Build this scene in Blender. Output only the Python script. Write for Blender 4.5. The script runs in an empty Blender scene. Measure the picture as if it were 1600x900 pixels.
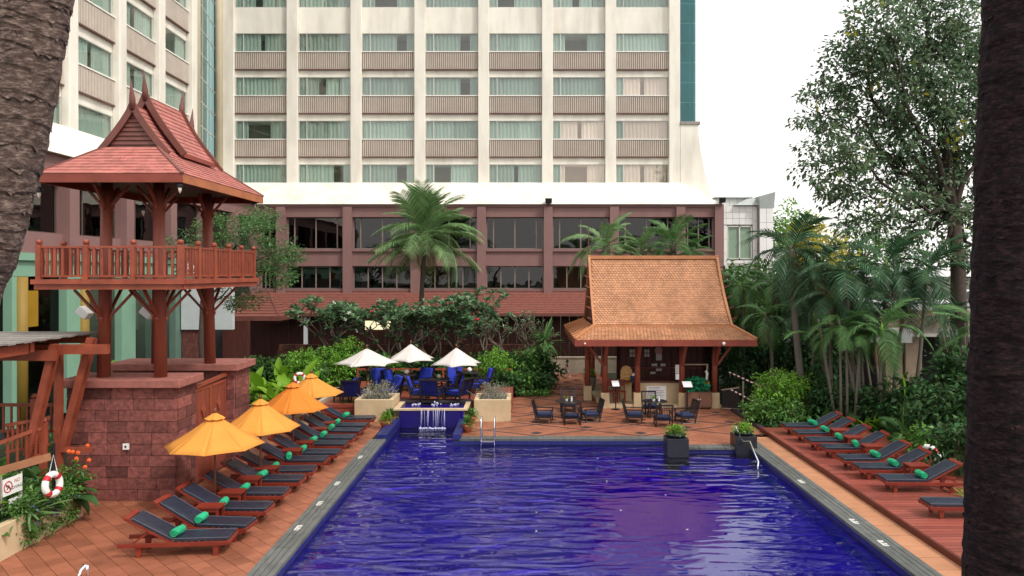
import bpy, math, random
import numpy as np
from mathutils import Vector, Matrix, Euler
random.seed(7); RNG = np.random.default_rng(11)
S = bpy.context.scene
COL = S.collection
PI = math.pi
R = math.radians

# ------------------------------------------------------------------ camera
H = 5.5                      # eye height above the paving
CX, CY, F = 818.0, 425.0, 1160.0
cd = bpy.data.cameras.new('camera'); cam = bpy.data.objects.new('camera', cd); COL.objects.link(cam)
cam.location = (0, 0, H); cam.rotation_euler = (PI/2, 0, 0)
cd.sensor_width = 36; cd.lens = 36*F/1600
cd.shift_x = -(CX-800)/1600; cd.shift_y = (CY-450)/1600
cd.clip_start = 0.05; cd.clip_end = 3000
S.camera = cam

# ------------------------------------------------------------------ world, sun, exposure
SUN_EL, SUN_AZ = R(50), R(128)      # azimuth clockwise from +Y: sun on the right, a little behind the camera
w = bpy.data.worlds.new("World"); S.world = w; w.use_nodes = True
nt = w.node_tree; nt.nodes.clear()
out = nt.nodes.new('ShaderNodeOutputWorld'); bg = nt.nodes.new('ShaderNodeBackground')
sky = nt.nodes.new('ShaderNodeTexSky'); sky.sky_type = 'NISHITA'; sky.sun_disc = False
sky.sun_elevation = SUN_EL; sky.sun_rotation = SUN_AZ
sky.air_density = 1.5; sky.dust_density = 6.0; sky.ozone_density = 1.0
mixw = nt.nodes.new('ShaderNodeMix'); mixw.data_type = 'RGBA'
mixw.inputs[0].default_value = 0.72
mixw.inputs[7].default_value = (13.0, 12.6, 12.2, 1)     # bright even cloud cover
nt.links.new(sky.outputs[0], mixw.inputs[6]); nt.links.new(mixw.outputs[2], bg.inputs[0])
bg.inputs[1].default_value = 0.088
nt.links.new(bg.outputs[0], out.inputs[0])
sd = bpy.data.lights.new('sun', 'SUN'); sun = bpy.data.objects.new('sun', sd); COL.objects.link(sun)
sd.energy = 1.5; sd.angle = R(10); sd.color = (1.0, 0.965, 0.90)
dirv = Vector((math.sin(SUN_AZ)*math.cos(SUN_EL), math.cos(SUN_AZ)*math.cos(SUN_EL), math.sin(SUN_EL)))
sun.rotation_euler = dirv.to_track_quat('Z', 'Y').to_euler()
sun.location = (20, -20, 40)
S.view_settings.view_transform = 'Standard'; S.view_settings.look = 'None'
S.view_settings.exposure = 0.64; S.view_settings.gamma = 1.0
S.render.engine = 'CYCLES'
S.cycles.max_bounces = 6; S.cycles.diffuse_bounces = 3; S.cycles.glossy_bounces = 3
S.cycles.transmission_bounces = 4; S.cycles.transparent_max_bounces = 8
S.cycles.caustics_reflective = False; S.cycles.caustics_refractive = False

# ------------------------------------------------------------------ materials
def rgb(h):
    h = h.lstrip('#'); c = [int(h[i:i+2], 16)/255 for i in (0, 2, 4)]
    return tuple(x/12.92 if x <= .04045 else ((x+.055)/1.055)**2.4 for x in c)

def mat(name, col, rough=.6, var=.18, scale=2.5, bump=0.0, bscale=30, metal=0.0, spec=.4, rnd=0.0, island=0.0,
        stretch=(1, 1, 1), trans=0.0, col2=None, stain=0.0, emit=None, coat=0.0, hue=0.0):
    m = bpy.data.materials.new(name); m.use_nodes = True
    n = m.node_tree.nodes; l = m.node_tree.links; n.clear()
    o = n.new('ShaderNodeOutputMaterial'); b = n.new('ShaderNodeBsdfPrincipled')
    b.inputs['Roughness'].default_value = rough; b.inputs['Metallic'].default_value = metal
    b.inputs['Specular IOR Level'].default_value = spec
    b.inputs['Coat Weight'].default_value = coat
    g = n.new('ShaderNodeNewGeometry'); mp = n.new('ShaderNodeMapping'); mp.inputs['Scale'].default_value = stretch
    l.new(g.outputs['Position'], mp.inputs['Vector'])
    no = n.new('ShaderNodeTexNoise'); no.inputs['Scale'].default_value = scale; no.inputs['Detail'].default_value = 6
    no.inputs['Roughness'].default_value = .62
    l.new(mp.outputs[0], no.inputs['Vector'])
    mr = n.new('ShaderNodeMapRange'); mr.inputs[1].default_value = .28; mr.inputs[2].default_value = .72
    mr.inputs[3].default_value = 0; mr.inputs[4].default_value = 1
    l.new(no.outputs[0], mr.inputs[0])
    mx = n.new('ShaderNodeMix'); mx.data_type = 'RGBA'
    ca = tuple(max(0, c*(1-var)) for c in col); cb = col2 or tuple(min(1, c*(1+var)) for c in col)
    mx.inputs[6].default_value = (*ca, 1); mx.inputs[7].default_value = (*cb, 1)
    l.new(mr.outputs[0], mx.inputs[0]); cur = mx.outputs[2]
    if rnd or island or hue:
        hs = n.new('ShaderNodeHueSaturation'); src = None
        if rnd: src = n.new('ShaderNodeObjectInfo').outputs['Random']; amt = rnd
        else: src = g.outputs['Random Per Island']; amt = island
        m2 = n.new('ShaderNodeMapRange'); m2.inputs[3].default_value = 1-amt; m2.inputs[4].default_value = 1+amt
        l.new(src, m2.inputs[0]); l.new(m2.outputs[0], hs.inputs['Value'])
        if hue:
            m3 = n.new('ShaderNodeMapRange'); m3.inputs[3].default_value = .5-hue; m3.inputs[4].default_value = .5+hue
            mu = n.new('ShaderNodeMath'); mu.operation = 'MULTIPLY'; mu.inputs[1].default_value = 7.31
            fr = n.new('ShaderNodeMath'); fr.operation = 'FRACT'
            l.new(src, mu.inputs[0]); l.new(mu.outputs[0], fr.inputs[0]); l.new(fr.outputs[0], m3.inputs[0])
            l.new(m3.outputs[0], hs.inputs['Hue'])
        l.new(cur, hs.inputs['Color']); cur = hs.outputs[0]
    if stain:
        n3 = n.new('ShaderNodeTexNoise'); n3.inputs['Scale'].default_value = .55; n3.inputs['Detail'].default_value = 8
        mp3 = n.new('ShaderNodeMapping'); mp3.inputs['Scale'].default_value = (2.2, 2.2, .5)
        l.new(g.outputs['Position'], mp3.inputs['Vector']); l.new(mp3.outputs[0], n3.inputs['Vector'])
        m4 = n.new('ShaderNodeMapRange'); m4.inputs[1].default_value = .45; m4.inputs[2].default_value = .75
        m4.inputs[3].default_value = 0; m4.inputs[4].default_value = stain
        l.new(n3.outputs[0], m4.inputs[0])
        x2 = n.new('ShaderNodeMix'); x2.data_type = 'RGBA'; x2.blend_type = 'MULTIPLY'
        x2.inputs[7].default_value = (.5, .46, .42, 1)
        l.new(m4.outputs[0], x2.inputs[0]); l.new(cur, x2.inputs[6]); cur = x2.outputs[2]
    l.new(cur, b.inputs['Base Color'])
    if bump:
        n2 = n.new('ShaderNodeTexNoise'); n2.inputs['Scale'].default_value = bscale; n2.inputs['Detail'].default_value = 4
        l.new(mp.outputs[0], n2.inputs['Vector'])
        bp = n.new('ShaderNodeBump'); bp.inputs['Strength'].default_value = bump; bp.inputs['Distance'].default_value = .02
        l.new(n2.outputs[0], bp.inputs['Height']); l.new(bp.outputs[0], b.inputs['Normal'])
    if emit:
        b.inputs['Emission Color'].default_value = (*emit[0], 1); b.inputs['Emission Strength'].default_value = emit[1]
    sh = b.outputs[0]
    if trans:
        t = n.new('ShaderNodeBsdfTranslucent'); l.new(cur, t.inputs['Color'])
        ms = n.new('ShaderNodeMixShader'); ms.inputs[0].default_value = trans
        l.new(sh, ms.inputs[1]); l.new(t.outputs[0], ms.inputs[2]); sh = ms.outputs[0]
    l.new(sh, o.inputs['Surface'])
    return m

def glassmat(name, tint, refl_ior=1.6, rough=.02, gtint=(1, 1, 1), wob=0.0):
    """thin sheet glass or still water: clear tinted sheet under a mirror-like skin"""
    m = bpy.data.materials.new(name); m.use_nodes = True
    n = m.node_tree.nodes; l = m.node_tree.links; n.clear()
    o = n.new('ShaderNodeOutputMaterial'); t = n.new('ShaderNodeBsdfTransparent'); t.inputs[0].default_value = (*tint, 1)
    gl = n.new('ShaderNodeBsdfGlossy'); gl.inputs['Roughness'].default_value = rough; gl.inputs[0].default_value = (*gtint, 1)
    fr = n.new('ShaderNodeFresnel'); fr.inputs[0].default_value = refl_ior
    ms = n.new('ShaderNodeMixShader')
    gb = n.new('ShaderNodeNewGeometry'); sb = n.new('ShaderNodeMath'); sb.operation = 'SUBTRACT'; sb.inputs[0].default_value = 1; l.new(gb.outputs['Backfacing'], sb.inputs[1])
    mf = n.new('ShaderNodeMath'); mf.operation = 'MULTIPLY'; l.new(fr.outputs[0], mf.inputs[0]); l.new(sb.outputs[0], mf.inputs[1])
    l.new(mf.outputs[0], ms.inputs[0]); l.new(t.outputs[0], ms.inputs[1]); l.new(gl.outputs[0], ms.inputs[2])
    l.new(ms.outputs[0], o.inputs[0])
    if wob:
        g = n.new('ShaderNodeNewGeometry'); no = n.new('ShaderNodeTexNoise'); no.inputs['Scale'].default_value = .6
        l.new(g.outputs['Position'], no.inputs['Vector'])
        bp = n.new('ShaderNodeBump'); bp.inputs['Strength'].default_value = wob; bp.inputs['Distance'].default_value = .05
        l.new(no.outputs[0], bp.inputs['Height']); l.new(bp.outputs[0], gl.inputs['Normal'])
    return m

M = {}
M['cream'] = mat('cream_render', (.82, .785, .705), .75, .05, .8, .06, 25, stain=.42)
M['cream_col'] = mat('cream_column', (.62, .55, .40), .6, .08, .8)
M['sill'] = mat('white_sill', (.82, .80, .76), .5, .05)
M['railback'] = mat('brown_panel', (.27, .195, .165), .6, .12, 1.2)
M['railbar'] = mat('rail_bar', (.60, .53, .46), .5, .10, 1.5)
M['frame_pale'] = mat('pale_frame', (.55, .58, .54), .45, .08)
M['frame_dark'] = mat('bronze_frame', (.10, .07, .06), .45, .1)
M['mull'] = mat('mullion', (.25, .19, .17), .45, .1)
M['glass_teal'] = glassmat('teal_glass', (.82, .875, .85), 1.9, .01, wob=.25)
M['glass_dark'] = glassmat('dark_glass', (.34, .37, .38), 1.6, .01, wob=.2)
M['glass_clear'] = glassmat('clear_glass', (.80, .86, .84), 1.45, .01)
M['curtain'] = mat('sheer_curtain', (.74, .80, .75), .9, .12, 3, stretch=(6, 6, .3), rnd=.22, trans=.25)
M['room'] = mat('room_wall', (.34, .30, .22), .9, .2, .6)
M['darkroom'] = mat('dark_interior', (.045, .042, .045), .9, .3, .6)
M['maroon'] = mat('maroon_render', (.25, .138, .132), .75, .08, .8, .08, 20, stain=.22)
M['shingle'] = mat('maroon_shingle', (.21, .072, .055), .75, .22, 5, .15, 30, rnd=.0)
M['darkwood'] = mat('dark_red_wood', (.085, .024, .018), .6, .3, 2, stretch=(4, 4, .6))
M['tealstrip'] = glassmat('curtain_wall_glass', (.5, .66, .68), 1.6, .02, (.75, .98, .98))
M['tealback'] = mat('teal_spandrel', (.32, .52, .52), .5, .2, .5)
M['redwood'] = mat('red_wood', (.275, .064, .034), .42, .26, 3, .10, 40, stretch=(1, 1, 1), rnd=.08)
M['redwood_up'] = mat('red_wood_column', (.24, .060, .036), .5, .22, 3, .08, 30, stretch=(3, 3, .4))
M['redroof'] = mat('red_roof_tile', (.43, .150, .125), .65, .2, 5, .1, 40, island=.12, stain=.35)
M['barge'] = mat('barge_board', (.165, .058, .045), .55, .2, 2)
M['oroof'] = mat('orange_roof_tile', (.46, .225, .118), .65, .14, 2.2, .08, 60, island=.15, stain=.45)
M['oridge'] = mat('orange_ridge', (.46, .20, .09), .55, .14, 3)
M['fascia'] = mat('red_fascia', (.235, .048, .030), .5, .2, 2)
M['stone'] = mat('red_sandstone', (.185, .060, .050), .8, .5, 9, .8, 14, rnd=.40)
M['stonecap'] = mat('pink_sandstone_cap', (.30, .11, .09), .75, .28, 5, .35, 25)
M['mortar'] = mat('mortar_joint', (.11, .058, .048), .9, .2)
M['tile'] = mat('terracotta_tile', (.295, .105, .058), .50, .16, 2.2, .06, 60, rnd=.17, stain=.7)
M['tile_far'] = mat('terracotta_tile_field', (.315, .118, .066), .48, .16, 2.2, .05, 60, island=.14, stain=.55)
M['walk'] = mat('peach_tile', (.46, .215, .115), .5, .12, 2, .05, 60, rnd=.07, stain=.3)
M['grout'] = mat('grout', (.15, .062, .036), .9, .2)
M['slate'] = mat('dark_slate_strip', (.045, .035, .038), .5, .3, 4)
M['coping'] = mat('grey_coping', (.115, .122, .116), .5, .28, 4, .2, 40, stretch=(2.5, .7, 1), rnd=.16)
M['paint'] = mat('white_marking', (.75, .75, .72), .5, .08)
M['pool'] = mat('blue_pool_tile', (.085, .004, .97), .4, .10, .7)
M['poolwall'] = mat('dark_blue_wall_tile', (.018, .022, .14), .3, .35, 6)
M['deckboard'] = mat('red_deck_board', (.275, .075, .056), .28, .22, 3, .08, 40, stretch=(.5, 6, 1), rnd=.24, spec=.5)
M['deckedge'] = mat('dark_deck_edge', (.10, .020, .013), .5, .25, 4)
M['lounge'] = mat('lounger_wood', (.185, .026, .014), .40, .25, 4, .08, 50, stretch=(.7, 4, 4), rnd=.12)
M['vinyl'] = mat('charcoal_vinyl', (.018, .025, .044), .36, .25, 5, .12, 18, spec=.5, rnd=.12)
M['towel'] = mat('green_towel', (.018, .36, .17), .95, .12, 8, .5, 160, rnd=.08)
M['canvas_y'] = mat('yellow_canvas', (.82, .365, .065), .85, .06, 3, .12, 120, trans=.28, rnd=.05)
M['canvas_o'] = mat('orange_canvas', (.80, .27, .035), .85, .06, 3, .12, 120, trans=.28)
M['canvas_w'] = mat('off_white_canvas', (.74, .69, .66), .85, .05, 3, .12, 120, trans=.18)
M['pole'] = mat('umbrella_pole', (.15, .05, .025), .4, .2)
M['white'] = mat('white_plastic', (.78, .77, .75), .4, .05)
M['red'] = mat('red_band', (.48, .015, .03), .5, .08)
M['tan'] = mat('tan_render', (.56, .43, .265), .8, .12, 2, .15, 40, stain=.38)
M['tan2'] = mat('pale_render', (.42, .36, .27), .8, .15, 2, .15, 40, stain=.45)
M['chairwood'] = mat('black_wood', (.018, .014, .016), .4, .3)
M['navy'] = mat('navy_cushion', (.016, .030, .085), .75, .25, 5)
M['royal'] = mat('royal_cushion', (.015, .035, .36), .8, .18, 5)
M['terrace'] = mat('terrace_floor', (.27, .068, .042), .35, .2, 2)
M['steel'] = mat('polished_steel', (.75, .76, .78), .16, .05, metal=1.0)
M['iron'] = mat('dark_metal', (.03, .03, .035), .4, .2, metal=.6)
M['pot'] = mat('terracotta_pot', (.40, .13, .06), .7, .2, 6)
M['stonepot'] = mat('grey_stone_pot', (.16, .145, .12), .8, .25, 8, .3, 40)
M['blackpot'] = mat('black_granite', (.020, .022, .028), .35, .3, 12)
M['soil'] = mat('dark_soil', (.035, .026, .018), .95, .4, 2, .4, 8)
M['lawn'] = mat('dark_earth_and_moss', (.035, .040, .020), .95, .4, .5, .4, 4)
M['bark'] = mat('grey_bark', (.115, .085, .065), .85, .35, 8, .5, 25)
M['barkdark'] = mat('dark_bark', (.060, .043, .034), .85, .35, 8, .5, 25)
M['palmbark'] = mat('ringed_palm_bark', (.13, .115, .092), .85, .30, 10, .4, 20, stretch=(1, 1, 6))
def palm_trunk_mat(name, ca, cb):
    m = mat(name, ca, .92, .4, 9, .0, spec=.2)
    n = m.node_tree.nodes; l = m.node_tree.links
    b = [x for x in n if x.type == 'BSDF_PRINCIPLED'][0]
    g = n.new('ShaderNodeNewGeometry'); mp = n.new('ShaderNodeMapping'); mp.inputs['Scale'].default_value = (9, 9, 26)
    no = n.new('ShaderNodeTexNoise'); no.inputs['Scale'].default_value = 2.2; no.inputs['Detail'].default_value = 8; no.inputs['Roughness'].default_value = .75
    l.new(g.outputs['Position'], mp.inputs[0]); l.new(mp.outputs[0], no.inputs[0])
    cr = n.new('ShaderNodeValToRGB'); e = cr.color_ramp.elements
    e[0].position = .34; e[0].color = (*[c*.35 for c in ca], 1); e[1].position = .66; e[1].color = (*cb, 1)
    x = cr.color_ramp.elements.new(.5); x.color = (*ca, 1)
    l.new(no.outputs[0], cr.inputs[0]); l.new(cr.outputs[0], b.inputs['Base Color'])
    bp = n.new('ShaderNodeBump'); bp.inputs['Strength'].default_value = .6; bp.inputs['Distance'].default_value = .025
    l.new(no.outputs[0], bp.inputs['Height']); l.new(bp.outputs[0], b.inputs['Normal'])
    return m
M['palmnear'] = palm_trunk_mat('near_palm_bark', (.115, .078, .067), (.32, .235, .20))
M['palmshaded'] = palm_trunk_mat('shaded_palm_bark', (.013, .008, .010), (.052, .024, .025))  # right trunk: backlit shade put into the bark colour
def leafm(name, col, island=.35, trans=.3, hue=.02, rough=.45, spec=.4, var=.2):
    return mat(name, col, rough, var, 1.2, island=island, hue=hue, trans=trans, spec=spec)
M['leaf_tree'] = leafm('tree_leaf', (.12, .19, .10), .6, .35, .04)
M['leaf_dark'] = leafm('dark_leaf', (.042, .100, .032), .65, .3, .035, .55, .2)
M['leaf_mid'] = leafm('mid_green_leaf', (.095, .215, .042), .5, .3, .02)
M['leaf_bright'] = leafm('bright_leaf', (.17, .33, .03), .35, .35, .02)
M['leaf_box'] = leafm('hedge_leaf', (.15, .33, .034), .45, .3, .02)
M['leaf_frangi'] = leafm('frangipani_leaf', (.155, .27, .14), .5, .3, .025)
M['leaf_grey'] = leafm('dry_grey_twig', (.22, .23, .16), .35, .2, .03)
M['leaf_yellow'] = leafm('yellow_leaf', (.40, .36, .035), .45, .4, .03)
M['leaf_feather'] = leafm('feathery_leaf', (.12, .235, .085), .45, .35, .03)
M['frond'] = leafm('palm_frond', (.10, .215, .068), .45, .25, .015, .5, .25)
M['frond_light'] = leafm('sunlit_palm_frond', (.16, .28, .11), .4, .25, .015, .5, .3)
M['frond_dark'] = leafm('dark_palm_frond', (.050, .118, .054), .55, .25, .03, .5, .25)
M['frond_dead'] = leafm('dead_frond', (.23, .135, .06), .4, .2, .02)
M['blade'] = leafm('heliconia_blade', (.17, .36, .026), .3, .4, .02, .4)
M['bladedark'] = leafm('dark_blade', (.048, .125, .038), .4, .3, .02, .4)
M['flower_red'] = mat('red_blossom', (.42, .02, .035), .7, .2)
M['flower_white'] = mat('white_blossom', (.72, .70, .64), .7, .1)
M['flower_blue'] = mat('blue_blossom', (.19, .18, .62), .7, .25, island=.3)
M['flower_orange'] = mat('orange_blossom', (.62, .10, .02), .7, .2)
M['fakegreen'] = mat('green_net_cover', (.010, .20, .085), .9, .3, 20)
M['paper'] = mat('paper_notice', (.62, .58, .54), .8, .1, 10)
M['paperwhite'] = mat('white_sheet', (.80, .80, .82), .7, .04, 10)
M['ink'] = mat('dark_ink', (.05, .05, .06), .7, .1)
M['skin'] = mat('skin', (.42, .22, .15), .6, .08)
M['hair'] = mat('dark_hair', (.012, .010, .010), .6, .3)
M['shirt'] = mat('dark_shirt', (.022, .028, .034), .85, .2)
M['trouser'] = mat('grey_trousers', (.30, .28, .28), .85, .15)
M['mint'] = mat('mint_render', (.22, .40, .29), .7, .08, 1)
M['mintgrey'] = mat('grey_mint_render', (.12, .20, .16), .7, .15, 1)
M['ochre'] = mat('ochre_column', (.25, .16, .028), .6, .15, 1)
M['ochrebright'] = mat('amber_panel', (.34, .19, .012), .6, .15, 1)
M['palewall'] = mat('pale_blue_grey_panel', (.56, .60, .62), .6, .06)
M['deckgrey'] = mat('weathered_grey_board', (.26, .24, .225), .7, .2, 3, stretch=(4, .5, 1), rnd=.12)
M['panelwhite'] = mat('white_cladding', (.70, .71, .71), .5, .06, 1, rnd=.05, stain=.15)
M['metalroof'] = mat('grey_metal_sheet', (.36, .40, .40), .4, .12)
M['concrete'] = mat('tan_concrete', (.36, .27, .20), .85, .18, 1.5, .2, 20, stain=.5)
M['concretegrey'] = mat('grey_concrete', (.30, .28, .25), .85, .18, 1.5, .2, 20, stain=.5)
M['carpaint'] = mat('silver_car_paint', (.62, .63, .65), .25, .05, metal=.2, coat=.5)
M['tyre'] = mat('tyre_rubber', (.02, .02, .02), .8, .2)
M['bulb'] = mat('lantern_glass', (.7, .6, .5), .3, .1)
M['carving'] = mat('pale_carved_wood', (.62, .36, .14), .6, .3, 12)
M['gold'] = mat('orange_cloth', (.70, .30, .02), .7, .1)
M['foam'] = mat('white_foam', (.62, .62, .85), .7, .1, trans=.3)

# water: blue tiles show through a rippled mirror skin
def watermat():
    m = bpy.data.materials.new('pool_water'); m.use_nodes = True
    n = m.node_tree.nodes; l = m.node_tree.links; n.clear()
    o = n.new('ShaderNodeOutputMaterial'); t = n.new('ShaderNodeBsdfTransparent'); t.inputs[0].default_value = (.66, .66, .97, 1)
    gl = n.new('ShaderNodeBsdfGlossy'); gl.inputs['Roughness'].default_value = .015
    fr = n.new('ShaderNodeFresnel'); fr.inputs[0].default_value = WATER_IOR
    g = n.new('ShaderNodeNewGeometry')
    def noise(scale, sx, sy, det, dist=0, off=0):
        mp = n.new('ShaderNodeMapping'); mp.inputs['Scale'].default_value = (sx, sy, 1); mp.inputs['Location'].default_value = (off, off*.7, 0)
        l.new(g.outputs['Position'], mp.inputs[0])
        x = n.new('ShaderNodeTexNoise'); x.inputs['Scale'].default_value = scale; x.inputs['Detail'].default_value = det
        x.inputs['Distortion'].default_value = dist; x.inputs['Roughness'].default_value = .45
        l.new(mp.outputs[0], x.inputs[0]); return x.outputs[0]
    def math_(op, a, b):
        x = n.new('ShaderNodeMath'); x.operation = op
        for i, v in enumerate((a, b)):
            if isinstance(v, (int, float)): x.inputs[i].default_value = v
            else: l.new(v, x.inputs[i])
        return x.outputs[0]
    a = noise(1.9, .42, 1.4, .2, .9); b = noise(3.6, .5, 1.3, .3, .9, 4.0)
    big = noise(.16, 1, 1, 1, 0, 9.3)
    mr = n.new('ShaderNodeMapRange'); mr.inputs[1].default_value = .38; mr.inputs[2].default_value = .62
    mr.inputs[3].default_value = .35; mr.inputs[4].default_value = 1.25
    l.new(big, mr.inputs[0])
    # a sheltered calm patch off the bar, and livelier water towards the near end
    mc = n.new('ShaderNodeMapping'); mc.inputs['Location'].default_value = (-3.1, -17.2, 0); l.new(g.outputs['Position'], mc.inputs[0])
    ms_ = n.new('ShaderNodeMapping'); ms_.inputs['Scale'].default_value = (.42, .26, 0); l.new(mc.outputs[0], ms_.inputs[0])
    vl = n.new('ShaderNodeVectorMath'); vl.operation = 'LENGTH'; l.new(ms_.outputs[0], vl.inputs[0])
    mk_ = n.new('ShaderNodeMapRange'); mk_.inputs[1].default_value = .35; mk_.inputs[2].default_value = 1.25; mk_.inputs[3].default_value = .07; mk_.inputs[4].default_value = 1
    l.new(vl.outputs['Value'], mk_.inputs[0])
    h = math_('ADD', a, math_('MULTIPLY', b, .20)); h = math_('SUBTRACT', h, .6); h = math_('MULTIPLY', h, math_('MULTIPLY', mr.outputs[0], mk_.outputs[0]))
    bp = n.new('ShaderNodeBump'); bp.inputs['Strength'].default_value = 1.0; bp.inputs['Distance'].default_value = WATER_BUMP
    l.new(h, bp.inputs['Height']); l.new(bp.outputs[0], gl.inputs['Normal']); l.new(bp.outputs[0], fr.inputs['Normal'])
    ms = n.new('ShaderNodeMixShader'); l.new(fr.outputs[0], ms.inputs[0]); l.new(t.outputs[0], ms.inputs[1]); l.new(gl.outputs[0], ms.inputs[2])
    l.new(ms.outputs[0], o.inputs[0]); return m
WATER_IOR, WATER_BUMP = 1.95, .11
M['water'] = watermat()
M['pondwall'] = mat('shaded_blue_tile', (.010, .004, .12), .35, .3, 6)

# ------------------------------------------------------------------ helpers
ORG = {}
def link(o):
    COL.objects.link(o); return o
def tag(o, label=None, cat=None, group=None, kind=None):
    if label: o['label'] = label
    if cat: o['category'] = cat
    if group: o['group'] = group
    if kind: o['kind'] = kind
    return o
def thing(name, label, cat, loc=(0, 0, 0), rz=0, group=None, kind=None):
    o = link(bpy.data.objects.new(name, None)); o.location = loc; o.rotation_euler = (0, 0, rz)
    o.empty_display_size = .2
    ORG[o] = Vector(loc) if not rz else Vector((0, 0, 0))
    return tag(o, label, cat, group, kind)
def mesh_np(name, v, faces, m, smooth=False):
    """fast mesh from numpy: v (N,3), faces (M,k) all the same size"""
    me = bpy.data.meshes.new(name)
    nv, nf, k = len(v), len(faces), faces.shape[1]
    me.vertices.add(nv); me.vertices.foreach_set('co', np.asarray(v, dtype=np.float32).ravel())
    me.loops.add(nf*k); me.loops.foreach_set('vertex_index', np.asarray(faces, dtype=np.int32).ravel())
    me.polygons.add(nf); me.polygons.foreach_set('loop_start', np.arange(nf, dtype=np.int32)*k)
    if smooth: me.polygons.foreach_set('use_smooth', np.ones(nf, dtype=bool))
    me.update(calc_edges=True); me.materials.append(m)
    return me
def put(name, me, parent=None, loc=(0, 0, 0), rot=(0, 0, 0), scale=None):
    """object from existing mesh; loc is in the parent's space"""
    o = link(bpy.data.objects.new(name, me)); o.location = loc; o.rotation_euler = rot
    if scale: o.scale = scale
    if parent: o.parent = parent; ORG[o] = ORG.get(parent, Vector((0, 0, 0)))
    return o
class MB:
    def __init__(s, xf=None): s.v = []; s.f = []; s.xf = xf
    def add(s, vs, fs):
        n = len(s.v)
        s.v += [tuple(s.xf @ Vector(v)) for v in vs] if s.xf else [tuple(v) for v in vs]
        s.f += [tuple(i+n for i in f) for f in fs]; return s
    def box(s, x0, x1, y0, y1, z0, z1):
        if x0 > x1: x0, x1 = x1, x0
        if y0 > y1: y0, y1 = y1, y0
        if z0 > z1: z0, z1 = z1, z0
        return s.add([(x0, y0, z0), (x1, y0, z0), (x1, y1, z0), (x0, y1, z0), (x0, y0, z1), (x1, y0, z1), (x1, y1, z1), (x0, y1, z1)],
                     [(0, 3, 2, 1), (4, 5, 6, 7), (0, 1, 5, 4), (1, 2, 6, 5), (2, 3, 7, 6), (3, 0, 4, 7)])
    def bar(s, a, b, w, h, up=(0, 0, 1)):
        a = Vector(a); b = Vector(b); d = (b-a).normalized(); u = Vector(up)
        if abs(d.dot(u)) > .98: u = Vector((0, 1, 0))
        x = d.cross(u).normalized(); y = x.cross(d).normalized()
        vs = []
        for p in (a, b):
            for sx, sy in ((-1, -1), (1, -1), (1, 1), (-1, 1)): vs.append(p+x*sx*w/2+y*sy*h/2)
        return s.add(vs, [(3, 2, 1, 0), (4, 5, 6, 7), (0, 1, 5, 4), (1, 2, 6, 5), (2, 3, 7, 6), (3, 0, 4, 7)])
    def tube(s, pts, r, n=8, cap=True):
        pts = [Vector(p) for p in pts]; k = len(pts)
        if not isinstance(r, (list, tuple)): r = [r]*k
        vs = []; prev = None
        for i, p in enumerate(pts):
            d = (pts[min(i+1, k-1)]-pts[max(i-1, 0)]).normalized()
            if prev is None:
                u = Vector((0, 0, 1)) if abs(d.z) < .9 else Vector((1, 0, 0)); x = d.cross(u).normalized()
            else:
                x = (prev-d*prev.dot(d)).normalized()
            prev = x; y = d.cross(x)
            for j in range(n):
                a = 2*PI*j/n; vs.append(p+(x*math.cos(a)+y*math.sin(a))*r[i])
        fs = []
        for i in range(k-1):
            for j in range(n):
                q = (j+1) % n; fs.append((i*n+j, i*n+q, (i+1)*n+q, (i+1)*n+j))
        if cap: fs.append(tuple(range(n-1, -1, -1))); fs.append(tuple((k-1)*n+j for j in range(n)))
        return s.add(vs, fs)
    def lathe(s, prof, c=(0, 0, 0), n=16):
        vs = []; fs = []
        for r, z in prof:
            for j in range(n):
                a = 2*PI*j/n; vs.append((c[0]+r*math.cos(a), c[1]+r*math.sin(a), c[2]+z))
        k = len(prof)
        for i in range(k-1):
            for j in range(n):
                q = (j+1) % n; fs.append((i*n+j, i*n+q, (i+1)*n+q, (i+1)*n+j))
        if prof[0][0] > 1e-4: fs.append(tuple(range(n-1, -1, -1)))
        if prof[-1][0] > 1e-4: fs.append(tuple((k-1)*n+j for j in range(n)))
        return s.add(vs, fs)
    def hexa(s, lo, hi):
        """8 corner solid: lo and hi are four points each, same order"""
        return s.add(list(lo)+list(hi), [(3, 2, 1, 0), (4, 5, 6, 7), (0, 1, 5, 4), (1, 2, 6, 5), (2, 3, 7, 6), (3, 0, 4, 7)])
    def prism(s, poly, ext):
        """poly: list of 3d points (planar), ext: vector"""
        n = len(poly); e = Vector(ext); a = [Vector(p) for p in poly]
        return s.add(a+[p+e for p in a], [tuple(range(n-1, -1, -1)), tuple(range(n, 2*n))]+[(i, (i+1) % n, (i+1) % n+n, i+n) for i in range(n)])
    def sphere(s, c, r, n=10, m=6):
        if not isinstance(r, (list, tuple)): r = (r, r, r)
        vs = []; fs = []
        for i in range(m+1):
            t = PI*i/m
            for j in range(n):
                a = 2*PI*j/n; vs.append((c[0]+r[0]*math.sin(t)*math.cos(a), c[1]+r[1]*math.sin(t)*math.sin(a), c[2]-r[2]*math.cos(t)))
        for i in range(m):
            for j in range(n):
                q = (j+1) % n; fs.append((i*n+j, i*n+q, (i+1)*n+q, (i+1)*n+j))
        return s.add(vs, fs)
    def mesh(s, name, m, smooth=False):
        me = bpy.data.meshes.new(name); me.from_pydata(s.v, [], s.f); me.update()
        if smooth:
            me.polygons.foreach_set('use_smooth', np.ones(len(me.polygons), dtype=bool))
        me.materials.append(m); return me
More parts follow.
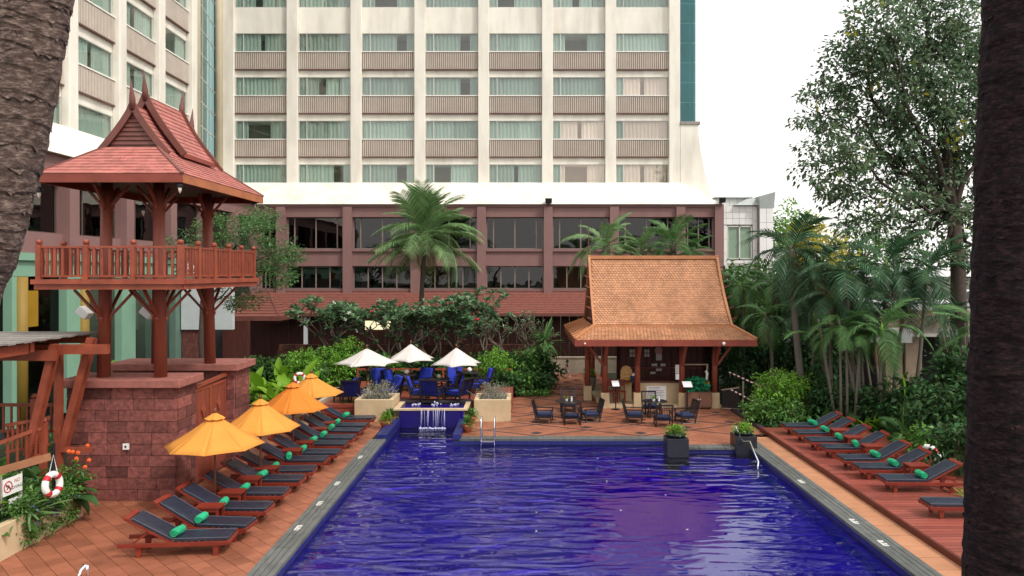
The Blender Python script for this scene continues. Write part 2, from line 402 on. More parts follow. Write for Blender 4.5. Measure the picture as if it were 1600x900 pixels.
    def build(s, name, m, parent=None, smooth=False, bevel=0, kind=None):
        off = ORG.get(parent, Vector((0, 0, 0))) if parent else Vector((0, 0, 0))
        if off.length: s.v = [(x-off.x, y-off.y, z-off.z) for x, y, z in s.v]
        o = put(name, s.mesh(name, m, smooth), parent)
        if bevel:
            b = o.modifiers.new('bevel', 'BEVEL'); b.width = bevel; b.segments = 2; b.limit_method = 'ANGLE'
        if kind: o['kind'] = kind
        return o
def smooth_auto(o, ang=40):
    return o
def copy_tree(o, parent=None):
    c = o.copy(); link(c)
    if parent: c.parent = parent
    for ch in o.children: copy_tree(ch, c)
    return c
def dup(root, loc, rz=0, label=None, group=None, scale=None):
    c = copy_tree(root); c.location = loc; c.rotation_euler = (0, 0, rz)
    if label: c['label'] = label
    if group: c['group'] = group
    if scale: c.scale = (scale,)*3
    return c
def at(px, py, Y): return Vector(((px-CX)*Y/F, Y, H-(py-CY)*Y/F))
def ground(px, py, z=0.0):
    Y = F*(H-z)/(py-CY); return Vector(((px-CX)*Y/F, Y, z))
ORD = ['first', 'second', 'third', 'fourth', 'fifth', 'sixth', 'seventh', 'eighth', 'ninth', 'tenth', 'eleventh', 'twelfth', 'thirteenth', 'fourteenth']
def boxrow(name, m, parent, *boxes):
    b = MB()
    for x in boxes: b.box(*x)
    return b.build(name, m, parent)
# ================================================================== THE SETTING
PX0, PX1, PYF = -4.5, 7.05, 24.3           # pool sides and far side
b = MB()
zg = -.03
for x0, x1, y0, y1 in ((-700, PX0, -300, 900), (PX1, 700, -300, 900), (PX0, PX1, -300, 5), (PX0, PX1, 27, 900), (-2.3, PX1, PYF, 27)):
    b.add([(x0, y0, zg), (x1, y0, zg), (x1, y1, zg), (x0, y1, zg)], [(0, 1, 2, 3)])
tag(b.build('ground', M['lawn']), kind='structure')

def clip(poly, x0, x1, y0, y1):
    for ax, lim, sg in ((0, x0, 1), (0, x1, -1), (1, y0, 1), (1, y1, -1)):
        o = []
        for i in range(len(poly)):
            p, q = poly[i], poly[(i+1) % len(poly)]
            pi, qi = (p[ax]-lim)*sg >= 0, (q[ax]-lim)*sg >= 0
            if pi: o.append(p)
            if pi != qi:
                t = (lim-p[ax])/(q[ax]-p[ax]); o.append((p[0]+t*(q[0]-p[0]), p[1]+t*(q[1]-p[1])))
        poly = o
        if len(poly) < 3: return []
    a = sum(poly[i][0]*poly[(i+1) % len(poly)][1]-poly[(i+1) % len(poly)][0]*poly[i][1] for i in range(len(poly)))/2
    return poly if abs(a) > 4e-4 else []
def diag_tiles(x0, x1, y0, y1, s=.31, gap=.010, ang=PI/4, ox=.1, oy=.05):
    c, sn = math.cos(ang), math.sin(ang); res = []
    n = int(max(x1-x0, y1-y0)/s*1.6)+4; mx, my = (x0+x1)/2+ox, (y0+y1)/2+oy
    h = (s-gap)/2
    for i in range(-n, n):
        for j in range(-n, n):
            u, v = i*s, j*s
            cx_, cy_ = mx+u*c-v*sn, my+u*sn+v*c
            if not (x0-.3 < cx_ < x1+.3 and y0-.3 < cy_ < y1+.3): continue
            p = [(cx_+a*c-b_*sn, cy_+a*sn+b_*c) for a, b_ in ((-h, -h), (h, -h), (h, h), (-h, h))]
            q = clip(p, x0, x1, y0, y1)
            if q: res.append((cx_, cy_, q, len(q) == 4 and all(abs(q[k][0]-p[k][0])+abs(q[k][1]-p[k][1]) < 1e-6 for k in range(4))))
    return res
def tile_solid(mb, poly, z0, z1):
    n = len(poly)
    mb.add([(x, y, z0) for x, y in poly]+[(x, y, z1) for x, y in poly],
           [tuple(range(n, 2*n))]+[(i, (i+1) % n, (i+1) % n+n, i+n) for i in range(n)])

# ---- left paving: terracotta tiles laid diagonally
pav = thing('paved_terrace', None, None, (-8, 20, 0), kind='structure')
b = MB().box(-13, -5.0, 9, 27.9, -.05, -.012); b.build('grout_bed', M['grout'], pav)
h = .15; tm = MB(); tile_solid(tm, [(x*.7071-y*.7071, x*.7071+y*.7071) for x, y in ((-h, -h), (h, -h), (h, h), (-h, h))], -.03, 0)
tile_me = tm.mesh('terracotta_tile', M['tile'])
ts = diag_tiles(-13, -5.0, 9, 27.9)
def vis(t): return t[3] and t[1] > 13.2 and not (t[0] < -9.8 and t[1] < 17) and not (t[0] < -8.2 and 17.6 < t[1] < 22.2) and (t[0]-0) > -t[1]*.72
near = sorted([t for t in ts if vis(t)], key=lambda t: t[1])[:296]
ids = {id(t) for t in near}
for t in near: put('terracotta_tile', tile_me, pav, (t[0]+8, t[1]-20, random.uniform(-.002, .002)))
b = MB()
for t in ts:
    if id(t) not in ids: tile_solid(b, t[2], -.03, 0)
tag(b.build('tile_field', M['tile_far'], pav), kind='stuff')
# ---- far paving and the path to the back
far = thing('paved_courtyard', None, None, (4, 28, 0), kind='structure')
MB().box(-2.1, 8.2, 24.75, 36, -.05, -.012).box(1.2, 4.4, 36.001, 40.4, -.05, -.012).box(4.72, 7.04, 23.12, 24.75, -.05, -.012).build('grout_bed', M['grout'], far)
b = MB()
for t in diag_tiles(-2.1, 8.2, 24.75, 36, gap=.006)+diag_tiles(1.2, 4.4, 36.001, 40.4, gap=.006)+diag_tiles(4.72, 7.04, 23.12, 24.75, gap=.006): tile_solid(b, t[2], -.03, 0)
tag(b.build('tile_field', M['tile_far'], far), kind='stuff')
b = MB()
def strip(p, q, wd, x0, x1, y0, y1):
    p = Vector((*p, 0)); q = Vector((*q, 0)); d = (q-p).normalized(); nn = Vector((-d.y, d.x, 0))*wd/2
    poly = clip([((p-nn).x, (p-nn).y), ((q-nn).x, (q-nn).y), ((q+nn).x, (q+nn).y), ((p+nn).x, (p+nn).y)], x0, x1, y0, y1)
    return poly
for k in range(-8, 14):
    for sg in (1, -1):
        y0 = 24.9+k*1.85
        p = strip((-6, y0-sg*.52*10), (12, y0+sg*.52*8), .085, -2.05, 8.15, 24.8, 35.9)
        if p: tile_solid(b, p, .001, .004 if sg > 0 else .0055)
tag(b.build('dark_tile_line', M['slate'], far), kind='stuff')
dm = MB(); tile_solid(dm, [(-.22, 0), (0, -.22), (.22, 0), (0, .22)], .001, .005); dme = dm.mesh('dark_tile_diamond', M['slate'])
for iy in range(0, 7):
    for ix in range(-1, 4):
        x = 4.0+(ix*2+(iy % 2))*1.78; y = 24.9+.93*iy+.46
        if -2 < x < 8 and y < 31.5: put('dark_diamond_tile', dme, far, (x-4, y-28, .001))
for y in np.arange(31.8, 40.2, .75):
    for x in (1.8, 2.9, 4.0):
        put('dark_diamond_tile', dme, far, (x+(.55 if int(y*1.34) % 2 else 0)-4-.2, y-28, .001))
# ---- paved strip on the right of the pool
walk = thing('poolside_walkway', None, None, (7.9, 18, 0), kind='structure')
MB().box(7.55, 8.2, 8, 24.75, -.05, -.012).build('grout_bed', M['grout'], walk)
wm = MB().box(-.32, .32, -.292, .292, -.03, 0).mesh('peach_slab', M['walk'])
for i in range(22):
    put('peach_slab', wm, walk, (7.875-7.9, 12.2+i*.6-18, 0))
# ---- pool
pool = thing('swimming_pool', None, None, (1.2, 16, 0), kind='structure')
boxrow('pool_floor', M['pool'], pool, (PX0, PX1, 4, PYF, -.8, -.55), (PX0, -2.3, PYF, 27.0, -.8, -.548))
b = MB()
for bx in ((PX0-.2, PX0, 4, 27.2, -.22, -.032), (PX1, PX1+.2, 4, PYF+.1, -.22, -.032), (-2.3, 4.95, PYF, PYF+.2, -.22, -.032), (4.72, PX1-.002, 23.12, PYF, -.22, -.052), (-2.3, -2.1, PYF+.2, 27.2, -.22, -.032), (PX0, PX1, 3.8, 4, -.22, 0)): b.box(*bx)
b.build('waterline_band', M['poolwall'], pool)
boxrow('pool_wall', M['pool'], pool, (PX0-.2, PX0, 4, 27.2, -1.4, -.221), (PX1, PX1+.2, 4, PYF+.1, -1.4, -.221), (-2.3, 4.95, PYF, PYF+.2, -1.4, -.221), (4.72, PX1-.002, 23.12, PYF, -1.4, -.221), (-2.3, -2.1, PYF+.2, 27.2, -1.4, -.221), (PX0, PX1, 3.8, 4, -1.4, -.221))
boxrow('cascade_wall', M['pondwall'], pool, (PX0, -2.3, 27.0, 27.2, -1.4, .46))
for i in range(2):
    boxrow('pool_step', M['pool'], pool, (4.75, 6.95, 22.7-i*.42, 23.11-i*.42, -.549, -.26-i*.14))
def groove_slab(L, wd):
    """coping slab with three drain grooves along its length (local y)"""
    m_ = MB(); e = .004
    xs = [(-.5, -.27), (-.235, -.02), (.015, .23), (.265, .5)]
    for k, (a, c) in enumerate(xs): m_.box(a*wd, c*wd, -L/2+e, L/2-e, 0, .035+(.006 if k == 3 else 0))
    m_.box(-.5*wd+.002, .5*wd-.002, -L/2+e+.002, L/2-e-.002, -.03, .012)
    return m_.mesh('coping_slab', M['coping'])
slab = groove_slab(.8, .5); slab_r = slab
for i in range(16):
    y = 11.9+i*.8
    put('coping_slab', slab, pool, (-4.75-1.2, y-16, 0)); put('coping_slab', slab, pool, (7.30-1.2, y-16, 0), (0, 0, PI))
fslab = groove_slab(.85, .45)
for i in range(8): put('coping_slab', fslab, pool, (-1.675+i*.85-1.2, 24.52-16, 0), (0, 0, -PI/2))
for i in range(3): put('coping_slab', fslab, pool, (5.1+i*.78-1.2, 23.3-16, .003), (0, 0, -PI/2), (1, .9, 1))
for i in range(2): put('coping_slab', fslab, pool, (4.95-1.2, 23.9+i*.7-16, -.002), (0, 0, 0), (1, .8, 1))
boxrow('channel_kerb', M['poolwall'], pool, (-4.82, -4.48, 24.32, 27.1, 0, .17), (-2.32, -2.06, 24.32, 27.1, 0, .17))
# painted depth markings, weathered past reading, on the coping
mk = MB(); rr = random.Random(3)
for k in range(5):
    x = -.08+rr.uniform(0, .02); y = -.18+k*.07
    mk.bar((x, y, .0372), (x+.10, y+rr.uniform(-.02, .03), .0372), .03, .002)
mk.bar((-.08, -.18, .0366), (-.08, .12, .0366), .02, .002)
mkm = mk.mesh('depth_marking', M['paint'])
for px, py in ((472, 824), (509, 786), (532, 755), (568, 714)):
    g = ground(px, py, .03); put('depth_marking', mkm, pool, (-4.78-1.2, g.y-16, 0))
for px, py in ((1262, 752), (1340, 814), (1405, 848)):
    g = ground(px, py, .03); put('depth_marking', mkm, pool, (7.28-1.2, g.y-16, 0))
wv = MB(); wv.add([(PX0+.001, 4, -.15), (PX1-.001, 4, -.15), (PX1-.001, PYF, -.15), (-2.3, PYF, -.15), (-2.3, 27, -.15), (PX0+.001, 27, -.15)], [(0, 1, 2, 3, 4, 5)])
tag(wv.build('pool_water', M['water']), kind='structure')
# small pale petals floating on the water
for px, py in ((878, 799), (934, 717), (1013, 733), (948, 752), (1040, 774), (970, 798), (1074, 828), (838, 801)):
    g = ground(px, py, -.15); q = MB(); a = random.random()*3
    q.add([(math.cos(a+k*PI/3)*.03+g.x, math.sin(a+k*PI/3)*.02+g.y, -.142+.006*(k % 2)) for k in range(6)], [(0, 1, 2, 3, 4, 5)])
    tag(q.build('floating_petal', M['flower_white']), 'small pale fallen petal floating on the blue pool water', 'petal', 'petals floating on the pool')
# ---- raised pond with the cascade
pond = thing('raised_pond', None, None, (-3.4, 27.7, 0), kind='structure')
boxrow('pond_rim', M['tan'], pond, (-4.75, -2.02, 26.97, 27.2, .462, .52), (-4.75, -4.55, 27.2, 28.55, .0, .52), (-2.2, -2.02, 27.2, 28.55, .0, .52))
boxrow('pond_floor', M['pool'], pond, (-4.55, -2.2, 27.2, 28.55, 0, .42))
boxrow('rear_ledge', M['slate'], pond, (-4.75, -2.02, 28.56, 28.9, .0, .56))
tag(MB().add([(-4.549, 27.0, .485), (-2.201, 27.0, .485), (-2.201, 28.55, .485), (-4.549, 28.55, .485)], [(0, 1, 2, 3)]).build('pond_water', M['water']), kind='structure')
# cascade: separate falling strands and foam where they land
cas = thing('cascade', 'white cascade of water falling from the raised pond into the pool', 'waterfall', (-3.4, 26.9, -.15))
rr = random.Random(5); b = MB()
for k in range(20):
    x = -3.72+rr.random()*.85; x = x if rr.random() > .25 else (-3.72 if rr.random() < .5 else -2.86)
    r = rr.uniform(.004, .013); yy = 26.95-rr.random()*.05
    b.tube([(x, yy+.05, .52), (x, yy-.03, .49), (x+rr.uniform(-.02, .02), yy-.1, .2), (x+rr.uniform(-.03, .03), yy-.14, -.14)], [r, r, r*.8, r*.5], 5)
b.build('water_strand', M['foam'], cas, True)
b = MB()
for k in range(70):
    b.sphere((-3.75+rr.random()*.95, 26.74+rr.uniform(-.1, .06), -.15+rr.random()*.03), rr.uniform(.015, .045), 6, 4)
b.build('foam', M['foam'], cas, True)
for k in range(3):
    fx = -4.1+k*.75; b = MB()
    for q in range(16): b.sphere((fx+rr.gauss(0, .09), 27.9+rr.gauss(0, .1), .49+abs(rr.gauss(0, .06 if k == 1 else .03))), rr.uniform(.02, .05), 6, 4)
    tag(b.build('water_bubbler', M['foam'], None, True), ['foaming water jet at the left of the raised pond', 'tallest foaming water jet in the middle of the raised pond', 'foaming water jet at the right of the raised pond'][k], 'fountain', 'bubbling jets in the raised pond')
# ---- red dining terrace
ter = thing('dining_terrace', None, None, (-4, 31, 0), kind='structure')
boxrow('terrace_floor', M['terrace'], ter, (-7.6, -4.76, 27.95, 34, -.02, .5), (-4.755, -.45, 28.91, 34, -.02, .5))
boxrow('terrace_step', M['deckedge'], ter, (-7.6, -6.3, 27.6, 27.94, -.02, .25))
boxrow('terrace_edge', M['fascia'], ter, (-7.62, -4.76, 27.92, 27.949, .40, .515))
# ================================================================== HOTEL
def hotel_part(name, m, parent, mb, kind=None): return mb.build(name, m, parent, kind=kind)
WW, WH = 3.55, 1.22
def curtain_mesh(x0, x1, seed):
    r_ = random.Random(seed); n = max(6, int((x1-x0)/.055)); vs = []; fs = []
    for i in range(n+1):
        x = x0+(x1-x0)*i/n; y = .035*math.sin(i*1.35+r_.random())+r_.uniform(-.012, .012)
        vs += [(x, y, 0), (x, y, WH)]
    for i in range(n): fs.append((2*i, 2*i+2, 2*i+3, 2*i+1))
    q = MB(); q.add(vs, fs); return q.mesh('curtain', M['curtain'], True)
gaps = [[(-1.72, 1.72)], [(-1.72, -.1), (.18, 1.72)], [(-1.72, -.45), (.02, .9), (.95, 1.72)], [(-1.72, .55), (1.2, 1.72)], [(-1.72, -.95), (.55, 1.72)],
        [(-1.72, .1), (.13, 1.72)], [(-1.72, -1.2), (-.1, 1.72)]]
curt = [[curtain_mesh(a, c, i*7+k) for k, (a, c) in enumerate(g)] for i, g in enumerate(gaps)]
fb = MB()
hw = WW/2; mx_ = -hw+.52
for bx in ((-hw, hw, -.03, .03, 0, .035), (-hw, hw, -.03, .03, WH-.035, WH), (-hw, -hw+.035, -.03, .03, .035, WH-.035), (hw-.035, hw, -.03, .03, .035, WH-.035), (mx_-.025, mx_+.025, -.032, .032, .035, WH-.035)): fb.box(*bx)
frame_me = fb.mesh('window_frame', M['frame_pale'])
pane_w = MB().box(mx_+.026, hw-.036, -.006, .006, .036, WH-.036).mesh('pane_wide', M['glass_teal'])
pane_n = MB().box(-hw+.036, mx_-.026, -.006, .006, .036, WH-.036).mesh('pane_narrow', M['glass_teal'])
rb = MB().box(-hw-.02, hw+.02, .0, .05, .045, 1.15); rail_back = rb.mesh('railing_panel', M['railback'])
rb = MB()
for i in range(27):
    x = -hw+.06+i*(WW-.12)/26; rb.box(x-.032, x+.032, -.07, -.003, .05, 1.12)
rail_bars = rb.mesh('railing_bars', M['railbar'])
rail_foot = MB().box(-hw-.03, hw+.03, -.09, .06, -.02, .044).mesh('railing_foot', mat('rail_foot', (.14, .07, .06), .6))
rail_top = MB().box(-hw-.05, hw+.05, -.10, .06, 1.151, 1.215).mesh('railing_sill', M['sill'])
pink_w = pane_w.copy(); pink_w.materials.clear(); pink_w.materials.append(glassmat('pink_reflection_glass', (1.0, .95, .92), 2.6, .01, (1, .88, .82), wob=.35))  # pink sky reflection put into the tint of these panes
def hotel_window(parent, Mx, x, z, var, pw=1.0, pane=None):
    base = Mx @ Matrix.Translation((x, .17, z))
    o = put('window', frame_me, parent); o.matrix_local = Matrix.Translation(-ORG[parent]) @ base
    put('pane', pane or pane_w, o); put('pane', pane_n, o)
    for cm in curt[var % len(curt)]: put('curtain', cm, o, (0, .09, 0))
    if pw != 1: o.scale.x = pw
    return o
def hotel_railing(parent, Mx, x, z, pw=1.0):
    o = put('balcony_railing', rail_back, parent); o.matrix_local = Matrix.Translation(-ORG[parent]) @ Mx @ Matrix.Translation((x, .06, z))
    put('bar_row', rail_bars, o); put('foot_rail', rail_foot, o); put('sill', rail_top, o)
    if pw != 1: o.scale.x = pw
ROWZ = [11.40, 14.29, 17.17, 20.07]
def facade(parent, Mx, centers, pitch, x0, x1, top, extra, rng):
    hwid = pitch/2; pil = .72*pitch/4.2
    # horizontal bands (spandrels) as one wall part, behind them the dark rooms
    w_ = MB(Mx)
    zs = ROWZ+[23.0]+[25.9+2.9*i for i in range(extra)]
    prev = 10.6
    bands = []
    for i, z in enumerate(zs):
        bands.append((prev, z-.0)); prev = z+WH
    bands.append((prev, top))
    for z0, z1 in bands: w_.box(x0, x1, .12, 1.7, z0, z1)
    w_.build('wall', M['cream'], parent)
    MB(Mx).box(x0, x1, 1.701, 1.9, 10.6, top-.01).build('room_back', M['room'], parent)
    if True:
        w2 = MB(Mx); w2.box(x0, x1, 1.901, 14, 10.6, top); w2.build('wall', M['cream_col'], parent)
    edges = [c-hwid for c in centers]+[centers[-1]+hwid]
    for e in edges:
        p = MB(Mx); p.box(e-pil/2, e+pil/2, -.22, .118, 10.9, top); p.build('pilaster', M['cream'], parent, bevel=.03)
        MB(Mx).box(e-pil/2+.01, e+pil/2-.01, .119, 1.7, 10.95, top-.02).build('partition_wall', M['cream'], parent)
    for i, z in enumerate(zs):
        for c in centers:
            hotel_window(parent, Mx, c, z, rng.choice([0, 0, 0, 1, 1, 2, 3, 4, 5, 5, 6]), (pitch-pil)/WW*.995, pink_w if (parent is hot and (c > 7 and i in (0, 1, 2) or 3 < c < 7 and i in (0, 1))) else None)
            if 0 < i < 4 or i > 4: hotel_railing(parent, Mx, c, z-1.215, (pitch-pil-.02)/(WW+.06))
rng = random.Random(21)
hot = thing('hotel_tower', 'tall cream hotel tower of seven window bays above the maroon podium', 'hotel building', (-4, 49, 0))
Mm = Matrix.Translation((0, 49, 0))
cent = [(px-CX)*49/F for px in (408, 507.4, 606.8, 706.2, 805.6, 905, 1003.5)]
facade(hot, Mm, cent, 4.2, -19.55, 10.15, 35, 3, rng)
# skirt that flares out above the podium, and the flared right end
sk = MB()
sk.hexa([(-19.6, 48.7, 11.35), (10.3, 48.7, 11.35), (10.3, 50.6, 11.35), (-19.6, 50.6, 11.35)], [(-19.6, 46.75, 9.78), (12.5, 46.75, 9.78), (12.5, 50.6, 9.78), (-19.6, 50.6, 9.78)])
sk.build('skirt_wall', M['cream'], hot)
fl = MB(); prof = [(11.0, 15.2), (11.45, 15.2), (11.62, 13.6), (11.95, 11.9), (12.42, 10.1), (12.5, 9.782), (10.31, 9.782), (10.31, 15.2)]
fl.prism([(x, 48.78, z) for x, z in prof], (0, 5, 0)); fl.build('flared_end_wall', M['cream'], hot)
boxrow('end_ledge', M['concretegrey'], hot, (10.31, 11.6, 48.7, 50, 15.2, 15.38))
g_ = MB()
for i in range(16):
    for x0, x1 in ((10.18, 10.99), (11.01, 11.38)):
        z0 = 15.42+i*1.31
        put('glass_panel', MB().box(x0, x1, 49.1, 49.13, z0+.02, z0+1.29).mesh('glass_panel', M['tealstrip']), hot, tuple(-ORG[hot]))
boxrow('glass_backing', M['tealback'], hot, (10.17, 11.4, 49.2, 55, 15.39, 36))
# corner: round columns and the recessed glass wall
for x, y, r in ((-18.75, 42.45, .27), (-19.95, 48.55, .27)):
    c = MB(); c.lathe([(r, 9.9), (r, 36)], (x, y, 0), 20); c.build('round_column', M['cream_col'], hot, True)
cg = MB(); A, B_ = Vector((-18.95, 42.8, 0)), Vector((-20.2, 48.8, 0))
for i in range(18):
    z0 = 9.9+i*1.45
    for k in range(3):
        p, q = A.lerp(B_, k/3+.01), A.lerp(B_, (k+1)/3-.01)
        m_ = MB(); m_.hexa([(p.x, p.y, z0+.03), (q.x, q.y, z0+.03), (q.x-.02, q.y, z0+.03), (p.x-.02, p.y, z0+.03)], [(p.x, p.y, z0+1.42), (q.x, q.y, z0+1.42), (q.x-.02, q.y, z0+1.42), (p.x-.02, p.y, z0+1.42)])
        m_.build('corner_pane', M['tealstrip'], hot)
cb = MB()
for i in range(19): cb.bar((A.x-.02, A.y, 9.9+i*1.45), (B_.x-.02, B_.y, 9.9+i*1.45), .05, .06)
for k in range(4):
    p = A.lerp(B_, k/3); cb.bar((p.x-.02, p.y, 9.9), (p.x-.02, p.y, 36), .05, .05)
cb.build('corner_frame', M['frame_pale'], hot)
MB().prism([(-19.6, 42.8, 9.8), (-20.9, 49, 9.8), (-24, 49, 9.8), (-24, 42.8, 9.8)], (0, 0, 26)).build('corner_room', M['mintgrey'], hot)

# left wing
wing = thing('hotel_wing', 'cream hotel wing along the left side with brown balcony panels', 'hotel building', (-18.7, 34, 0))
Mw = Matrix.Translation((-18.7, 0, 0)) @ Matrix.Rotation(PI/2, 4, 'Z')
wc = [24.9, 28.65, 32.4, 36.15, 39.9]
facade(wing, Mw, wc, 3.75, 23.0, 41.9, 35, 3, rng)
sk = MB(); sk.hexa([(-18.4, 22, 11.35), (-18.4, 42.4, 11.35), (-20.4, 42.4, 11.35), (-20.4, 22, 11.35)], [(-16.75, 22, 9.78), (-16.75, 46.74, 9.78), (-20.4, 46.74, 9.78), (-20.4, 22, 9.78)])
sk.build('skirt_wall', M['cream'], wing)
MB().hexa([(-18.45, 42.41, 11.3), (-19.7, 48.6, 11.3), (-20.4, 48.6, 11.3), (-20.4, 42.41, 11.3)], [(-17.0, 42.41, 9.79), (-17.0, 46.7, 9.79), (-20.4, 46.7, 9.79), (-20.4, 42.41, 9.79)]).build('skirt_wall', M['cream'], wing)

# podium, main side
pod = thing('podium', 'maroon two storey podium with dark strip windows under the tower', 'building', (-2, 47, 0))
pil_px = [440, 543.5, 649, 752.5, 856.5, 959.5, 1063]
pil_x = [(p-CX)*47/F for p in pil_px]
edges = [-17.0]+pil_x+[12.35]
w_ = MB(); w_.box(-17.3, 12.6, 47, 51, 8.98, 9.77); w_.box(-17.3, 12.6, 47.05, 51, 5.88, 6.86); w_.box(-17.3, 12.6, 47, 51, 3.9, 4.38); w_.build('wall', M['maroon'], pod)
boxrow('sill_band', M['maroon'], pod, (-17.3, 12.6, 46.93, 47.0, 6.80, 6.95), (-17.3, 12.6, 46.93, 47.0, 4.30, 4.42), (-17.3, 12.65, 46.9, 46.99, 9.62, 9.79))
for x in edges:
    boxrow('pillar', M['maroon'], pod, (x-.28, x+.28, 46.78, 47.5, 3.92, 9.60))
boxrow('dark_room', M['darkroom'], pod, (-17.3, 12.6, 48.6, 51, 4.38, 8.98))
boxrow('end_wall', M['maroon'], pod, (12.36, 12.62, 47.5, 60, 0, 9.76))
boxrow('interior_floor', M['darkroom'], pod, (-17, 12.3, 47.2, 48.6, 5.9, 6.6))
for i in range(len(edges)-1):
    xa, xb = edges[i]+.28, edges[i+1]-.28
    for z0, z1, fr in ((6.96, 8.97, (0, .12, .5, .88, 1)), (4.43, 5.87, (0, .25, .5, .75, 1))):
        o = MB(); t = .035
        o.box(xa, xb, 47.3, 47.38, z0, z0+.05); o.box(xa, xb, 47.3, 47.38, z1-.05, z1)
        for f in fr:
            x = xa+t+(xb-xa-2*t)*f; o.box(x-t, x+t, 47.29, 47.39, z0+.05, z1-.05)
        wo = o.build('window', M['mull'] if z0 > 6 else M['mull'], pod)
        for k in range(len(fr)-1):
            x0 = xa+t+(xb-xa-2*t)*fr[k]+t; x1 = xa+t+(xb-xa-2*t)*fr[k+1]-t
            MB().box(x0, x1, 47.335, 47.345, z0+.05, z1-.05).build('pane', M['glass_dark'], wo)
        if z0 < 6 and i >= 3:   # brown curtains in the right-hand lower windows
            q = MB(); n = int((xb-xa)/.09)
            for k in range(n): q.add([(xa+k*.09, 47.9+.03*(k % 2), z0), (xa+(k+1)*.09, 47.9+.03*((k+1) % 2), z0), (xa+(k+1)*.09, 47.9+.03*((k+1) % 2), z1), (xa+k*.09, 47.9+.03*(k % 2), z1)], [(0, 1, 2, 3)])
            q.build('brown_curtain', mat('brown_curtain', (.10, .045, .03), .9, .3, 3, stretch=(6, 6, .3)), wo)
        if z0 > 6 and i == 7:
            MB().box(xa, xb, 47.9, 47.95, z0, z1).build('curtain', mat('tan_curtain', (.26, .15, .12), .9, .3, 3, stretch=(6, 6, .3)), wo)
# floodlights on the podium edge
for i, (px, py) in enumerate(((857, 318), (1127, 317))):
    p = at(px, py, 46.8); t = thing('floodlight', ['square black floodlight on the podium ledge above its windows', 'black floodlight on the right corner of the podium'][i], 'floodlight', tuple(p), group='floodlights on the podium')
    MB().hexa([(p.x-.2, p.y-.25, p.z), (p.x+.2, p.y-.25, p.z), (p.x+.14, p.y+.05, p.z), (p.x-.14, p.y+.05, p.z)], [(p.x-.22, p.y-.3, p.z+.3), (p.x+.22, p.y-.3, p.z+.3), (p.x+.16, p.y+.05, p.z+.34), (p.x-.16, p.y+.05, p.z+.34)]).build('lamp_body', M['iron'], t)
    MB().bar((p.x, p.y, p.z-.1), (p.x, p.y+.1, p.z+.15), .06, .06).build('bracket', M['iron'], t)
# lean-to roof below the podium windows
roofm = thing('veranda_roof', 'sloping maroon shingled lean-to roof running under the podium windows', 'roof', (-4, 46, 3))
b = MB(); n = 13
for i in range(n):
    t0, t1 = i/n, (i+1)/n
    y0, z0 = 47-2.2*t0, 4.28-1.28*t0; y1, z1 = 47-2.2*t1, 4.28-1.28*t1
    b.hexa([(-16.6, y0, z0-.09), (9.5, y0, z0-.09), (9.5, y1, z1-.09), (-16.6, y1, z1-.09)], [(-16.6, y0, z0), (9.5, y0, z0), (9.5, y1, z1+.035), (-16.6, y1, z1+.035)])
b.build('shingle_course', M['shingle'], roofm, kind='stuff')
boxrow('gutter', M['barge'], roofm, (-16.6, 9.5, 44.62, 44.8, 2.84, 3.0))
hp = MB(); ez, rz_ = 2.95, 4.2
e4 = [(-17.5, 42.3), (-13.9, 42.3), (-13.9, 45.2), (-17.5, 45.2)]; r2 = [(-17.5, 46.3, rz_), (-15.9, 46.3, rz_)]
for i in range(9):
    f0, f1 = i/9, (i+1)/9
    def ring(f): return [(-17.5, 42.3+4*f), (-13.9-2.0*f, 42.3+4*f), (-13.9-2.0*f, 46.4)], ez+1.25*f
    (a0, z0), (a1, z1) = ring(f0), ring(f1)
    hp.add([(x, y, z0+.03) for x, y in a0]+[(x, y, z1) for x, y in a1], [(0, 1, 4, 3), (1, 2, 5, 4)])
hp.build('hip_shingles', M['shingle'], roofm, kind='stuff')
MB().bar((-13.92, 42.3, ez+.03), (-15.9, 46.3, rz_+.03), .12, .06).build('hip_ridge', M['barge'], roofm)
boxrow('hip_fascia', M['barge'], roofm, (-17.5, -13.86, 42.24, 42.34, 2.72, 2.97), (-13.94, -13.84, 42.34, 46, 2.72, 2.97))
b = MB().box(-17.4, -14.0, 42.4, 46.5, 2.6, 2.71); b.build('hip_soffit', M['darkwood'], roofm)
# veranda behind the planting
ver = thing('veranda_wall', 'dark red timber wall in shade under the lean-to roof', 'wall', (-4, 46.5, 0))
for i in range(52):
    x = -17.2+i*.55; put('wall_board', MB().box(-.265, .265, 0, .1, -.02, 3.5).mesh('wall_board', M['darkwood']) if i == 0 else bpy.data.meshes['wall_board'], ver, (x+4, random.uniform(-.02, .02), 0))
boxrow('post', M['palewall'], ver, (-13.3, -13.1, 44.9, 45.1, 0, 2.83))
boxrow('lit_panel', mat('lit_window', (.6, .55, .4), .5, emit=((.9, .8, .5), .8)), ver, (-9.9, -8.3, 46.38, 46.42, 1.9, 2.45))
low = thing('garden_wall', 'low reddish brick hedge wall behind the dining terrace', 'wall', (-6, 38, 0))
brm = MB().box(-.29, .29, -.1, .1, .01, .29).mesh('brick', mat('dark_red_brick', (.085, .030, .022), .85, .3, 4, .3, 20, rnd=.25))
for r_ in range(6):
    for k in range(22):
        put('brick', brm, low, (-6.3+k*.6+(.3 if r_ % 2 else 0), random.uniform(-.01, .01), r_*.3))
boxrow('wall_core', M['grout'], low, (-12.5, 1.0, 37.95, 38.05, 0, 1.8))
# low tan wall at the end of the path
ew = thing('end_wall', 'low tan wall closing the far end of the tiled path', 'wall', (2.8, 40.7, 0))
boxrow('wall_body', M['tan2'], ew, (1.2, 5.2, 40.5, 40.8, -.02, .80)); boxrow('wall_cap', M['tan2'], ew, (1.15, 5.25, 40.45, 40.85, .801, .86))

